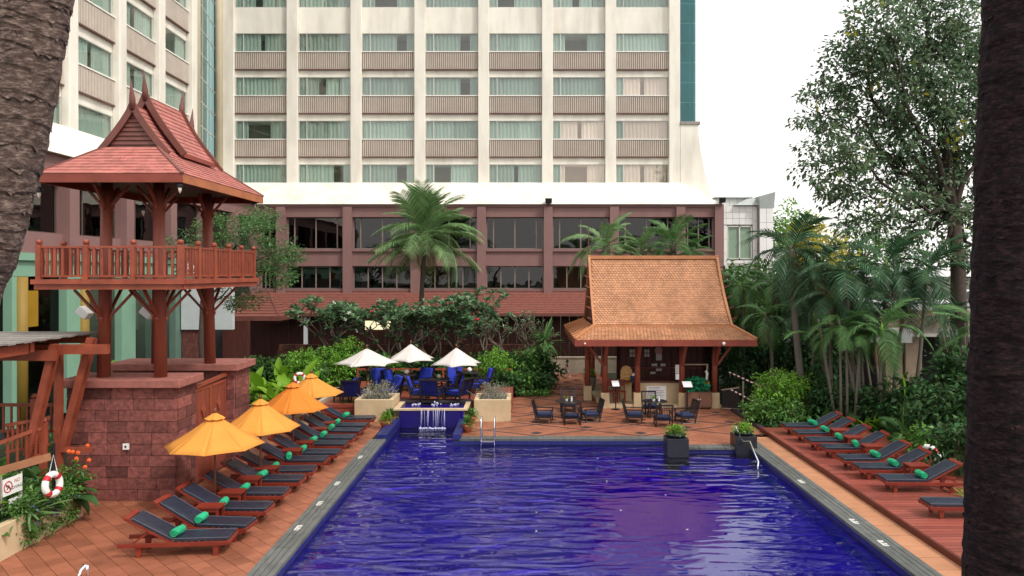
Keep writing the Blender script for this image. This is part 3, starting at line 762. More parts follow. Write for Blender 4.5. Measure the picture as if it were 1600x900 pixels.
# podium, left side with the glazed lobby
lob = thing('lobby_wing', 'pink podium wing on the left with glazed lobby and mint pillars', 'building', (-17, 34, 0))
boxrow('wall', M['maroon'], lob, (-17, -20, 18, 46.7, 8.98, 9.775), (-17.05, -20, 18, 46.7, 6.17, 6.9))
boxrow('lintel', M['mint'], lob, (-17.0, -17.6, 14, 37.2, 5.9, 6.165), (-17.12, -17.6, 14, 37.2, 5.35, 5.898))
for y in (19.7, 23.7, 27.8, 31.75, 35.7, 39.65, 43.6):
    boxrow('pillar', M['maroon'], lob, (-16.8, -17.5, y-.3, y+.3, 6.19, 8.97))
ys = [19.7, 23.7, 27.8, 31.75, 35.7, 39.65, 43.6]
for i in range(len(ys)-1):
    ya, yb = ys[i]+.3, ys[i+1]-.3; o = MB()
    for f in (0, .3, 1):
        y = ya+.03+(yb-ya-.06)*f; o.box(-17.3, -17.4, y-.03, y+.03, 6.95, 8.95)
    o.box(-17.3, -17.4, ya, yb, 6.91, 6.95); o.box(-17.3, -17.4, ya, yb, 8.94, 8.975)
    wo = o.build('window', M['frame_dark'], lob)
    for f0, f1 in ((0, .3), (.3, 1)):
        MB().box(-17.345, -17.355, ya+.06+(yb-ya-.06)*f0, ya+(yb-ya-.06)*f1, 6.955, 8.935).build('pane', M['glass_dark'], wo)
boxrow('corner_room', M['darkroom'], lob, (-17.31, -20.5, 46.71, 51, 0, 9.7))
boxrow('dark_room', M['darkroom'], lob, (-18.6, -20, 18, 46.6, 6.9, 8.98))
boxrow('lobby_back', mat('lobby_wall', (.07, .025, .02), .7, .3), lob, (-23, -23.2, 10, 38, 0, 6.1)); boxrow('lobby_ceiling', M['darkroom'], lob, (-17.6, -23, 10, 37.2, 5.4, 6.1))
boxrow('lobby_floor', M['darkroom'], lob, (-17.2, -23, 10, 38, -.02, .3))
for px0, px1, m_, xx in ((88, 115, 'mint', -17.25), (176, 199, 'mint', -17.25), (224, 237, 'mintgrey', -17.25), (0, 12, 'mint', -17.25), (262, 284, 'mintgrey', -17.25)):
    y0, y1 = xx*F/(px0-CX), xx*F/(px1-CX)
    boxrow('lobby_pillar', M[m_], lob, (xx+.06, xx+.36, y0+.05, y1, .29, 5.34))
for px, xx in ((22, -17.12), (121, -17.12)):
    y = xx*F/(px-CX); c = MB(); c.lathe([(.2, .3), (.2, 5.34)], (xx+.24, y, 0), 16)
    c.build('yellow_column', M['ochre'], lob, True)
y = 17.2*F/(CX-45); boxrow('amber_panel', M['ochrebright'], lob, (-17.08, -17.16, y-.25, y+.32, 3.6, 4.85))
for k in range(9):
    y0 = 15.5+k*2.45; MB().box(-17.2, -17.21, y0+.02, y0+2.43, .31, 5.34).build('lobby_pane', glassmat('lobby_glass', (.55, .62, .58), 1.3, .01) if k == 0 else bpy.data.materials['lobby_glass'], lob)
    if k: boxrow('glazing_bar', M['frame_pale'], lob, (-17.18, -17.22, y0-.015, y0+.015, .31, 5.34))
for px in (131, 230):   # small white loudspeaker boxes
    p = at(px, 488, 21.5); t = MB(); t.bar((p.x-.12, p.y, p.z+.1), (p.x+.16, p.y, p.z-.12), .28, .24)
    tag(t.build('wall_speaker', M['white'], None, bevel=.02), 'small white tilted speaker box %s' % ('left of the tower leg' if px < 200 else 'between the two front tower legs'), 'speaker', 'white speaker boxes under the tower')
# pale panel and red wall in the corner under the tower
bp_ = thing('corner_wall', 'pale blue-grey panel over red stone wall in the back corner', 'wall', (-14, 36.5, 0))
p0, p1 = at(283, 470, 36.5), at(363, 515, 36.5)
boxrow('upper_panel', M['palewall'], bp_, (p0.x, p1.x, 36.5, 36.8, p1.z, 5.0))
boxrow('lower_wall', M['stone'], bp_, (p0.x, at(322, 515, 36.6).x, 36.6, 36.9, 0, p1.z-.002))
boxrow('shade_wall', M['darkwood'], bp_, (at(322, 515, 36.6).x+.002, p1.x, 38.6, 38.9, 0, p1.z+.3))
# ================================================================== THAI PAVILION TOWER (left)
tw = thing('lookout_tower', 'red Thai lookout pavilion with spired roof standing on two sandstone blocks', 'pavilion', (-9.5, 19.5, 0))
PXL, PXR, PYN, PYF2 = -11.16, -7.80, 16.95, 21.65     # platform
# stone blocks, laid block by block
def stone_block(xl, xr, yn, yf, zt, cap, face_l=None):
    boxrow('block_core', M['mortar'], tw, (xl+.03, xr-.03, yn+.03, yf-.03, 0, zt))
    rows = 10; rh = zt/rows; rr = random.Random(int(yn*10))
    for r_ in range(rows):
        x = xl+(0 if r_ % 2 else -.27)
        while x < xr-.01:
            L = rr.choice([.45, .52, .56, .62, .70]); x0, x1 = max(x, xl), min(x+L, xr)
            if xr-x1 < .14: x1 = xr
            if x1-x0 > .04:
                pr = rr.uniform(.0, .022)
                q = MB(); e = .006
                q.hexa([(x0+e, yn-pr, r_*rh+e), (x1-e, yn-pr*rr.random(), r_*rh+e), (x1-e, yn+.1, r_*rh+e), (x0+e, yn+.1, r_*rh+e)], [(x0+e, yn-pr*rr.random(), (r_+1)*rh-e), (x1-e, yn-pr, (r_+1)*rh-e), (x1-e, yn+.1, (r_+1)*rh-e), (x0+e, yn+.1, (r_+1)*rh-e)])
                q.build('stone', M['stone'], tw)
            x = x1 if x1 == xr else x+L
        y = yn+.101
        ys_ = [y, y+.45 if r_ % 2 else y+.72, yf]
        for k in range(2):
            if ys_[k+1]-ys_[k] > .05:
                pr = rr.uniform(0, .02); q = MB().box(xr-.1, xr+pr, ys_[k]+.006, ys_[k+1]-.006, r_*rh+.006, (r_+1)*rh-.006); q.build('stone', M['stone'], tw)
    c = MB().box(xl-.14, xr+.16, yn-.16, yf+.12, zt+.004, zt+cap); c.build('cap_slab', M['stonecap'], tw, bevel=.02)
stone_block(-11.0, -8.37, 17.87, 18.95, 2.72, .2)
stone_block(-11.6, -8.17, 20.95, 22.1, 2.72, .2)
# switch on the front stone
boxrow('socket_plate', M['white'], tw, (at(193, 697, 17.84).x, at(202, 697, 17.84).x, 17.80, 17.846, 1.24, 1.38))
boxrow('socket_mark', M['ink'], tw, (at(196, 697, 17.84).x, at(199, 697, 17.84).x, 17.795, 17.799, 1.285, 1.335))
# gate between the blocks
for y0, y1 in ((18.97, 19.93), (19.96, 20.93)):
    g = MB(); X = -8.42
    for y in np.arange(y0+.08, y1-.06, .075): g.box(X-.02, X+.012, y-.027, y+.027, 1.35, 2.42)
    g.box(X-.02, X+.004, y0+.03, y1-.03, .06, 1.3)
    go = g.build('gate_leaf', M['redwood_up'], tw)
    f = MB(); f.box(X-.03, X+.03, y0, y0+.05, .03, 2.5); f.box(X-.03, X+.03, y1-.05, y1, .03, 2.5); f.box(X-.03, X+.03, y0+.05, y1-.05, 2.42, 2.5); f.box(X-.03, X+.03, y0+.05, y1-.05, 1.27, 1.35)
    f.build('gate_frame', M['redwood'], go)
    ym = (y0+y1)/2; o = MB().prism([(X+.013, ym-.11, 1.9), (X+.013, ym, 1.68), (X+.013, ym+.11, 1.9), (X+.013, ym, 2.12)], (.035, 0, 0)); o.build('diamond_ornament', M['redwood'], go)
MB().bar((-8.4, 18.95, 2.56), (-8.4, 20.95, 2.62), .14, .07).build('gate_rail', M['redwood'], tw)
# columns that lean inward
colz = 2.92; eave = 7.72
COLS = [(-8.92, 18.25), (-10.32, 18.25), (-8.86, 20.98), (-10.36, 20.98)]
cen = Vector((-9.6, 19.5, 0))
for x, y in COLS:
    top = Vector((x, y, 8.1)); top.x += (cen.x-x)*.10; top.y += (cen.y-y)*.03
    b = MB(); b.tube([(x, y, colz), top], [.155, .130], 14); b.build('column', M['redwood_up'], tw, True)
    def axis(z): t = (z-colz)/(8.1-colz); return Vector((x, y, 0)).lerp(Vector((top.x, top.y, 0)), t)
    for z0, z1, dd in ((4.40, 5.06, .62), (7.15, 7.62, .42)):
        for dx, dy in ((1, 0), (-1, 0), (0, 1), (0, -1)):
            p = axis(z0); q = MB(); q.bar((p.x+dx*.13, p.y+dy*.13, z0), (p.x+dx*(.13+dd), p.y+dy*(.13+dd), z1), .05, .065, (dy, dx, 0))
            q.lathe([(.01, -.13), (.05, -.05), (.02, .03)], (p.x+dx*.15, p.y+dy*.15, z0), 6)
            q.build('bracket', M['redwood'], tw)
# platform
zp = 5.33
boxrow('platform_floor', M['redwood'], tw, (PXL+.05, PXR-.05, PYN+.05, PYF2-.05, 5.16, zp-.002))
boxrow('platform_fascia', M['redwood'], tw, (PXL, PXR, PYN-.03, PYN+.05, 5.10, 5.22), (PXL-.05, PXR+.05, PYN-.08, PYN+.05, 5.222, zp), (PXR-.05, PXR+.03, PYN+.051, PYF2, 5.10, 5.22), (PXR-.05, PXR+.08, PYN+.051, PYF2+.05, 5.222, zp), (PXL-.03, PXL+.05, PYN+.051, PYF2, 5.10, 5.22), (PXL-.08, PXL+.05, PYN+.051, PYF2+.05, 5.222, zp), (PXL+.051, PXR-.051, PYF2-.05, PYF2+.03, 5.10, 5.22), (PXL+.051, PXR-.051, PYF2-.05, PYF2+.08, 5.222, zp))
post_me = MB().box(-.055, .055, -.055, .055, 0, .80).lathe([(.03, .80), (.07, .83), (.075, .87), (.05, .91), (.001, .92)], (0, 0, 0), 10).mesh('rail_post', M['redwood'])
bal_me = MB().box(-.028, .028, -.016, .016, .08, .74).mesh('baluster', M['redwood'])
def side(p, q, npost, nb):
    p = Vector((*p, zp)); q = Vector((*q, zp)); d = (q-p); rz = math.atan2(d.y, d.x); o = ORG[tw]
    for i in range(npost):
        put('rail_post', post_me, tw, p.lerp(q, i/npost)-o, (0, 0, rz))
        for k in range(nb):
            put('baluster', bal_me, tw, p.lerp(q, (i+(k+1)/(nb+1))/npost)-o, (0, 0, rz))
    for z0 in (.075, .745): MB().bar(p+Vector((0, 0, z0)), q+Vector((0, 0, z0)), .05, .045).build('rail', M['redwood'], tw)
i_ = .06
cn = [(PXL+i_, PYN+i_), (PXR-i_, PYN+i_), (PXR-i_, PYF2-i_), (PXL+i_, PYF2-i_)]
side(cn[0], cn[1], 3, 5); side(cn[1], cn[2], 5, 5); side(cn[2], cn[3], 3, 5); side(cn[3], cn[0], 5, 5)
# roof: skirt of shingle courses on four sides, steep gable in two tiers above
RX0, RX1, RY0, RY1, RZ = -10.98, -7.68, 16.7, 21.9, 7.72
TX0, TX1, TY0, TY1, TZ = -10.02, -8.75, 17.75, 20.9, 8.48
NC = 9
def skirt_course(pa, pb, qa, qb, n, name, m, lift=.018):
    """stepped courses from eave edge pa-pb up to top edge qa-qb"""
    pa, pb, qa, qb = map(Vector, (pa, pb, qa, qb)); b = MB()
    nrm = (pb-pa).cross(qa-pa).normalized()
    if nrm.z < 0: nrm = -nrm
    for i in range(n):
        a, c = pa.lerp(qa, i/n), pb.lerp(qb, i/n); d, e = pa.lerp(qa, (i+1)/n), pb.lerp(qb, (i+1)/n)
        a2, c2 = a+nrm*lift, c+nrm*lift
        k = max(2, int((c-a).length/.16))
        for j in range(k):
            f0, f1 = j/k, (j+1)/k; u = nrm*random.uniform(-.004, .004)
            b.add([a2.lerp(c2, f0)+u, a2.lerp(c2, f1)+u, d.lerp(e, f1)+nrm*.004, d.lerp(e, f0)+nrm*.004, a.lerp(c, f0)-nrm*.02, a.lerp(c, f1)-nrm*.02], [(0, 1, 2, 3), (4, 5, 1, 0)])
        b.add([a-nrm*.03, c-nrm*.03, e-nrm*.03, d-nrm*.03], [(0, 1, 2, 3)])
    return b.build(name, m, tw_, kind='stuff')
tw_ = tw
eL = [(RX0, RY0, RZ), (RX1, RY0, RZ), (RX1, RY1, RZ), (RX0, RY1, RZ)]; eT = [(TX0, TY0, TZ), (TX1, TY0, TZ), (TX1, TY1, TZ), (TX0, TY1, TZ)]
for k in range(4):
    skirt_course(eL[k], eL[(k+1) % 4], eT[k], eT[(k+1) % 4], 9, 'skirt_shingles', M['redroof'])
    MB().bar(eL[k], eT[k], .07, .07).build('hip_ridge', M['barge'], tw)
fz0, fz1 = RZ-.2, RZ-.01
boxrow('eave_fascia', M['fascia'], tw, (RX0, RX1, RY0, RY0+.05, fz0, fz1), (RX0, RX1, RY1-.05, RY1, fz0, fz1), (RX0, RX0+.05, RY0+.051, RY1-.051, fz0, fz1))
boxrow('eave_fascia', mat('sunlit_fascia', (.40, .13, .05), .5, .2, 2), tw, (RX1-.05, RX1, RY0+.051, RY1-.051, fz0, fz1))  # right eave: sun-side brightness put into the fascia colour
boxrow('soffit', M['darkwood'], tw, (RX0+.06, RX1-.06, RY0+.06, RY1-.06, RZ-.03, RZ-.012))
xc = (TX0+TX1)/2
def gable(y0, y1, zb, za, wb, name, courses):
    """steep concave gable, ridge along y"""
    for sg in (1, -1):
        P = []
        for i in range(courses+1):
            t = i/courses; P.append((xc+sg*wb*(1-t)**1.25, zb+(za-zb)*t))
        b = MB()
        for i in range(courses):
            (x0, z0), (x1, z1) = P[i], P[i+1]; k = max(3, int((y1-y0)/.17))
            for j in range(k):
                a = y0+(y1-y0)*j/k; c = y0+(y1-y0)*(j+1)/k; u = random.uniform(-.004, .004)
                b.add([(x0+sg*(.022+u), a, z0), (x0+sg*(.022+u), c, z0), (x1+sg*.004, c, z1), (x1+sg*.004, a, z1), (x0-sg*.01, a, z0), (x0-sg*.01, c, z0)], [(0, 1, 2, 3), (4, 5, 1, 0)])
            b.add([(x0-sg*.03, y0, z0), (x0-sg*.03, y1, z0), (x1-sg*.03, y1, z1), (x1-sg*.03, y0, z1)], [(0, 1, 2, 3)])
        b.build(name, M['redroof'], tw, kind='stuff')
    # barge boards and spires at both ends
    for ye, s in ((y0, -1), (y1, 1)):
        q = MB()
        for sg in (1, -1):
            pts = [(xc+sg*(wb+.05)*(1-i/6)**1.25, ye+s*.02, zb-.02+(za+.04-zb)*i/6) for i in range(7)]
            for i in range(6): q.bar(pts[i], pts[i+1], .06, .15, (sg, 0, .5))
        q.build('barge_board', M['barge'], tw)
        sp = MB(); sp.tube([(xc, ye+s*.02, za-.12), (xc, ye+s*.04, za+.12), (xc, ye+s*.07, za+.34), (xc, ye+s*.12, za+.62)], [.07, .075, .04, .004], 8)
        sp.build('spire', M['barge'], tw, True)
gable(17.85, 20.95, 8.36, 9.52, .80, 'lower_gable_tiles', 10)
gable(18.45, 20.35, 8.44, 9.88, .92, 'upper_gable_tiles', 12)
boxrow('tier_fascia', M['fascia'], tw, (xc+.90, xc+.94, 18.45, 20.35, 8.36, 8.47), (xc-.94, xc-.90, 18.45, 20.35, 8.36, 8.47))
for i in range(9):   # clapboards in the gable end
    z0 = 8.46+i*.108; wv_ = .73*(1-i/9.4)**1.1
    if wv_ > .03: MB().hexa([(xc-wv_, 17.87, z0), (xc+wv_, 17.87, z0), (xc+wv_, 17.93, z0), (xc-wv_, 17.93, z0)], [(xc-wv_*.9, 17.90, z0+.104), (xc+wv_*.9, 17.90, z0+.104), (xc+wv_*.9, 17.93, z0+.104), (xc-wv_*.9, 17.93, z0+.104)]).build('gable_board', M['barge'], tw)
# hanging lanterns
for i, (px, py, Y, lab) in enumerate(((281, 292, 16.8, 'small hanging lantern under the near right eave of the lookout tower'), (398, 318, 21.7, 'small hanging lantern at the far right eave corner of the tower'), (224, 328, 18.6, 'small bell lantern hanging inside the tower beside the front column'), (61, 300, 16.9, 'small bell lantern hanging at the left eave corner of the tower'))):
    p = at(px, py, Y); t = thing('hanging_lantern', lab, 'lantern', tuple(p), group='lanterns hanging from the tower')
    MB().lathe([(.01, .14), (.05, .1), (.07, .0), (.065, -.01)], p, 10).tube([p+Vector((0, 0, .13)), p+Vector((0, 0, .3))], .006, 5).build('lantern_cap', M['iron'], t, True)
    MB().lathe([(.045, -.012), (.04, -.07), (.012, -.13), (.001, -.16)], p, 8).build('lantern_glass', M['bulb'], t, True)

# ================================================================== PERGOLA AND STAIR (far left)
pg = thing('pergola', 'red timber pergola with grey boarded roof beside the stone tower base', 'pergola', (-11, 16.5, 0))
pr_me = MB().box(-3.4, 0, -.12, .12, -.02, .02).mesh('roof_board', M['deckgrey'])
for i in range(17):
    put('roof_board', pr_me, pg, (-10.62+i*.004+11, 14.4+i*.247-16.5, 4.0+.015*(i % 2)))
boxrow('edge_beam', M['redwood'], pg, (-14, -10.72, 16.15, 16.27, 3.75, 3.96), (-14, -10.72, 18.25, 18.37, 3.75, 3.96))
boxrow('edge_beam', M['redwood'], pg, (-10.85, -10.73, 14.2, 16.1, 3.73, 3.95))
MB().bar((-13.5, 16.95, 3.72), (-9.58, 17.15, 3.72), .12, .22).build('cross_beam', M['redwood'], pg)
MB().bar((-13.5, 16.55, 3.66), (-10.55, 16.75, 3.62), .12, .24).build('cross_beam', M['redwood'], pg)
for (a, c) in (((-10.62, 16.85, 3.86), (-11.22, 16.85, 1.35)), ((-10.12, 17.42, 3.95), (-10.80, 17.42, 1.35))):
    a, c = Vector(a), Vector(c)
    MB().bar(a+Vector((0, -.075, 0)), c+Vector((0, -.075, 0)), .08, .15, (1, 0, 0)).build('leaning_post', M['redwood'], pg)
    MB().bar(a+Vector((.01, .04, 0)), c+Vector((.01, .04, 0)), .08, .17, (1, 0, 0)).build('leaning_post', M['redwood'], pg)
boxrow('upright_post', M['redwood'], pg, (-10.95, -10.80, 17.3, 17.44, .4, 3.62))
st = thing('stair_railing', 'red timber stair railing with thin balusters below the pergola', 'railing', (-11.5, 16.5, 0))
for (a, c) in (((-12.0, 15.6, 1.55), (-11.0, 16.9, 1.95)), ((-12.8, 17.6, 2.35), (-11.1, 17.6, 2.35)), ((-12.0, 17.2, 1.95), (-11.05, 17.3, 2.1))):
    a, c = Vector(a), Vector(c); MB().bar(a, c, .08, .07).build('handrail', M['redwood'], st)
    for k in range(9):
        p = a.lerp(c, (k+.5)/9); MB().box(p.x-.02, p.x+.02, p.y-.02, p.y+.02, p.z-.62, p.z-.036).build('baluster', M['redwood'], st)
    MB().bar(a-Vector((0, 0, .62)), c-Vector((0, 0, .62)), .06, .06).build('lower_rail', M['redwood'], st)
for x, y, z in ((-11.6, 17.6, 2.5), (-11.0, 17.0, 2.05)):
    MB().box(x-.06, x+.06, y-.06, y+.06, .5, z).lathe([(.03, 0), (.08, .04), (.06, .1), (.001, .12)], (x, y, z), 8).build('newel_post', M['redwood'], st)
MB().bar((-11.55, 14.9, 1.22), (-10.25, 16.1, 1.50), .03, .16).build('plank', mat('worn_brown_plank', (.30, .13, .065), .6, .25, 3), st)
MB().box(-10.8, -10.1, 17.3, 17.4, 1.30, 1.40).build('plank', M['redwood'], st)

# ================================================================== POOL BAR (orange roof)
bar = thing('pool_bar', 'open Thai pool bar with steep orange tiled roof at the far deck', 'pavilion', (5.6, 31.5, 0))
tw_ = bar
# lower skirt roof
E = [(2.02, 29.0, 2.84), (9.10, 29.0, 2.84), (9.10, 36.3, 2.84), (2.02, 36.3, 2.84)]
T = [(2.85, 30.2, 3.27), (8.5, 30.2, 3.27), (8.5, 34.9, 3.27), (2.85, 34.9, 3.27)]
def tile_slope(pa, pb, qa, qb, rows, tw0, name, m, curve=0.0, lift=.022):
    """scale tiles laid in offset rows from the eave pa-pb to the top qa-qb"""
    pa, pb, qa, qb = map(Vector, (pa, pb, qa, qb))
    nrm = (pb-pa).cross(qa-pa).normalized()
    if nrm.z < 0: nrm = -nrm
    def P(f, t):
        p = pa.lerp(pb, f).lerp(qa.lerp(qb, f), t); return p-nrm*curve*math.sin(PI*t)
    vs = []; fs = []
    for i in range(rows):
        t0, t1 = i/rows, (i+1.25)/rows
        t1 = min(t1, 1.0); tm_ = t0+(t1-t0)*.3
        k = max(3, int((P(1, t0)-P(0, t0)).length/tw0)); off = .5 if i % 2 else 0
        for j in range(-1, k+1):
            f0, f1 = (j+off+.04)/k, (j+off+.96)/k
            if f1 < .02 or f0 > .98: continue
            f0, f1 = max(f0, 0), min(f1, 1); fm = (f0+f1)/2; u = random.uniform(-.004, .005)
            n0 = len(vs)
            vs += [P(fm, t0)+nrm*(lift+u), P(f1, tm_)+nrm*(lift*.85+u), P(f1, t1)+nrm*.002, P(f0, t1)+nrm*.002, P(f0, tm_)+nrm*(lift*.85+u),
                   P(fm, t0)-nrm*.004, P(f1, tm_)-nrm*.004, P(f0, tm_)-nrm*.004]
            fs += [tuple(n0+x for x in f) for f in ((0, 1, 2, 3, 4), (5, 6, 1, 0), (7, 5, 0, 4))]
    b = MB(); b.add(vs, fs)
    for i in range(6):
        b.add([P(0, i/6)-nrm*.012, P(1, i/6)-nrm*.012, P(1, (i+1)/6)-nrm*.012, P(0, (i+1)/6)-nrm*.012], [(0, 1, 2, 3)])
    return b.build(name, m, tw_, kind='stuff')
for k in range(4):
    tile_slope(E[k], E[(k+1) % 4], T[k], T[(k+1) % 4], 10 if k != 3 else 9, .14, 'skirt_tiles', M['oroof'])
    MB().bar(Vector(E[k])+Vector((0, 0, .05)), Vector(T[k])+Vector((0, 0, .05)), .10, .09).build('hip_ridge', M['oridge'], bar)
for k in range(7):   # battens showing on the left skirt
    f = (k+.6)/7.5; p, q = Vector(E[3]).lerp(Vector(E[0]), f), Vector(T[3]).lerp(Vector(T[0]), f)
    MB().bar(p+Vector((-.02, 0, .05)), q+Vector((-.02, 0, .05)), .07, .06).build('roof_batten', M['oridge'], bar)
boxrow('eave_fascia', M['fascia'], bar, (2.0, 9.12, 28.96, 29.02, 2.60, 2.84), (2.0, 2.06, 29.021, 36.3, 2.60, 2.84), (9.06, 9.12, 29.021, 36.3, 2.60, 2.84), (2.07, 9.05, 36.24, 36.3, 2.6, 2.84))
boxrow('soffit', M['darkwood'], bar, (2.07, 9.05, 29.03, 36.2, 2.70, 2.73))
# steep main roof
YR = 32.6; ZR = 6.12
tile_slope((2.9, 30.25, 3.34), (8.42, 30.25, 3.34), (2.96, YR, ZR), (8.45, YR, ZR), 30, .125, 'main_tiles', M['oroof'], .16, .024)
tile_slope((8.42, 34.95, 3.34), (2.9, 34.95, 3.34), (8.45, YR, ZR), (2.96, YR, ZR), 20, .25, 'rear_tiles', M['oroof'], .16, .024)
boxrow('ridge_cap', M['oridge'], bar, (2.88, 8.53, YR-.12, YR+.12, ZR-.05, ZR+.10))
boxrow('tier_beam', M['oridge'], bar, (2.84, 8.50, 30.17, 30.29, 3.20, 3.335))
for xe, sg in ((2.88, -1), (8.48, 1)):
    for s in (1, -1):
        yb = YR+s*2.38; q = MB(); pts = []
        for i in range(9):
            t = i/8; pts.append(Vector((xe, yb+(YR-yb)*t-s*.0, 3.28+(ZR+.08-3.28)*t))+Vector((0, s*-.16*.76*math.sin(PI*t), -.16*.64*math.sin(PI*t))))
        for i in range(8): q.bar(pts[i], pts[i+1], .10, .15, (0, -s, .5))
        q.build('barge_board', M['oridge'], bar)
    boxrow_me = MB().prism([(xe+.06*-sg, YR-1.9, 3.3), (xe+.06*-sg, YR+1.9, 3.3), (xe+.06*-sg, YR, ZR-.1)], (.03*-sg, 0, 0)); boxrow_me.build('gable_panel', M['darkwood'], bar)
    for k in range(6):
        t = .12+k*.15; y = YR-2.38*(1-t); z = 3.28+(ZR-3.28)*t
        q = MB(); q.bar((xe+sg*.03, y+.1, z-.1), (xe+sg*.26, y-.02, z+.02), .10, .05); q.build('gable_hook', M['barge'], bar)
MB().tube([(2.86, YR, ZR), (2.86, YR, ZR+.7), (2.84, YR, ZR+1.75)], [.035, .02, .006], 6).build('finial_pole', M['barge'], bar)
# columns with tan feet, braces, counter
for x, y in ((3.30, 30.1), (4.62, 30.1), (6.42, 30.1), (7.75, 30.1), (3.2, 34.5), (7.75, 34.5), (2.75, 31.9)):
    boxrow('column_foot', M['tan'], bar, (x-.16, x+.16, y-.16, y+.16, -.02, .62))
    MB().tube([(x, y, .62), (x, y, 2.72)], [.12, .11], 12).build('column', M['redwood_up'], bar, True)
    for dx, dy in ((-1, 0), (1, 0), (0, -1)):
        if y < 31 and (dx, x) in ((-1, 3.30), (1, 7.75)) or dy:
            MB().bar((x+dx*.1, y+dy*.1, 1.75), (x+dx*.75, y+dy*.75, 2.62), .10, .12, (dy, dx, 0)).build('brace', M['redwood_up'], bar)
boxrow('floor_slab', M['tan'], bar, (3.1, 8.0, 30.0, 34.8, -.02, .14))
boxrow('counter_front', M['tan'], bar, (4.05, 4.5, 30.9, 31.1, .141, .95), (4.75, 6.95, 30.55, 30.75, .141, .95))
boxrow('counter_top', M['darkwood'], bar, (3.95, 7.05, 30.50, 31.2, .951, 1.02))
boxrow('back_wall', M['darkwood'], bar, (4.3, 9.0, 34.2, 34.35, -.02, 2.69))
for i in range(13):
    x = 4.3+i*.285; boxrow('wall_board', M['darkwood'], bar, (x+.01, x+.27, 33.0+.02*(i % 2), 33.06, .142, 2.68))
boxrow('shelf', M['redwood_up'], bar, (4.5, 7.8, 32.7, 32.99, 1.25, 1.29))
# notices pinned inside, bar goods
def onwall(name, lab, cat, px0, py0, px1, py1, Y, m, grp=None, lines=0, th=.02):
    a, c = at(px0, py0, Y), at(px1, py1, Y); t = MB().box(a.x, c.x, Y-th, Y, c.z, a.z)
    if not lines: return tag(t.build(name, m), lab, cat, grp)
    r_ = thing(name, lab, cat, ((a.x+c.x)/2, Y, c.z), group=grp); t.build('sheet', m, r_)
    q = MB(); rr = random.Random(px0)
    for k in range(lines):
        z = a.z-(a.z-c.z)*(k+.8)/(lines+.6); q.box(a.x+(c.x-a.x)*.1, c.x-(c.x-a.x)*rr.uniform(.1, .4), Y-th-.002, Y-th-.0005, z-.008, z+.008)
    q.build('print_line', M['ink'], r_); return r_
onwall('bar_notice', 'large white notice with rows of print on the bar counter front', 'notice', 1010, 603, 1041, 625, 30.54, M['paperwhite'], None, 8)
for i, (a, c, lab) in enumerate((((1018, 568, 1027, 572), 0, 'cream sheet left of the middle in the cross of notices'), ((1032, 568, 1040, 572), 0, 'cream sheet at the right arm of the cross of notices'), ((1025, 573, 1034, 579.5), 0, 'lower cream sheet in the cross of notices behind the bar'), ((1025, 552, 1034, 563), 0, 'pale pink panel under the round sign behind the bar'))):
    onwall('paper_notice', lab, 'notice', *a, 32.95, M['paper'], 'notices behind the bar')
p = at(1029, 547.5, 32.9); t = MB(); t.lathe([(.17, 0), (.17, .03)], (0, 0, 0), 20); t.v = [(p.x+x, p.y-z, p.z+y) for x, y, z in t.v]
tag(t.build('round_sign', mat('pink_sign', (.50, .25, .22), .7, .1)), 'round pink sign above the notices behind the bar', 'sign')
for gx, lab in ((984, 'left'), (1007, 'right')):
    g_ = thing('light_box_sign', 'group of four small pale squares on the dark wall %s of the middle bar column' % lab, 'notice', tuple(at(gx+3, 560, 32.95)), group='pale square panels behind the bar')
    for ix in range(2):
        for iy in range(2):
            a, c = at(gx+ix*4.4, 546+iy*6.5, 32.94), at(gx+ix*4.4+3.2, 551+iy*6.5, 32.94)
            MB().box(a.x, c.x, 32.92, 32.95, c.z, a.z).build('pale_square', M['paper'], g_)
onwall('column_notice', 'grey notice with dark print high on the right bar column', 'notice', 1055, 570, 1061, 583, 29.96, M['paper'], 'notices on the bar columns', 3)
onwall('column_notice', 'blank white sheet below the grey notice on the right bar column', 'notice', 1055.5, 584, 1061, 593, 29.96, M['paperwhite'], 'notices on the bar columns')
onwall('drink_shelf_card', 'small tan card on the dark wall beside the notices', 'card', 1016, 581, 1024, 584, 32.95, M['paper'])
# carved figure stand glowing orange on the counter
p = at(979, 600, 30.85); t = thing('wood_carving', 'pale arched wood carving with orange cloth standing on the bar counter', 'carving', tuple(p))
q = MB(); pts = [(-.24, 0), (-.24, .55), (-.16, .72), (0, .78), (.16, .72), (.24, .55), (.24, 0)]
q.prism([(p.x+x, p.y+.06, p.z+z-.02) for x, z in pts], (0, .05, 0)); q.build('arched_back', M['carving'], t)
for k, (z, wd) in enumerate(((.12, .2), (.28, .17), (.42, .19), (.55, .12))): MB().hexa([(p.x-wd, p.y-.03, p.z+z), (p.x+wd*.8, p.y-.03, p.z+z), (p.x+wd*.8, p.y+.05, p.z+z), (p.x-wd, p.y+.05, p.z+z)], [(p.x-wd*.7, p.y, p.z+z+.07), (p.x+wd, p.y, p.z+z+.08), (p.x+wd, p.y+.05, p.z+z+.08), (p.x-wd*.7, p.y+.05, p.z+z+.07)]).build('carved_tier', M['carving'], t)
MB().sphere((p.x+.02, p.y-.02, p.z+.1), (.12, .06, .14), 10, 6).build('orange_cloth', M['gold'], t, True)
p = at(990, 598, 30.8); t = thing('napkin_box', 'dark blue box with a folded white napkin on the bar counter', 'box', tuple(p))
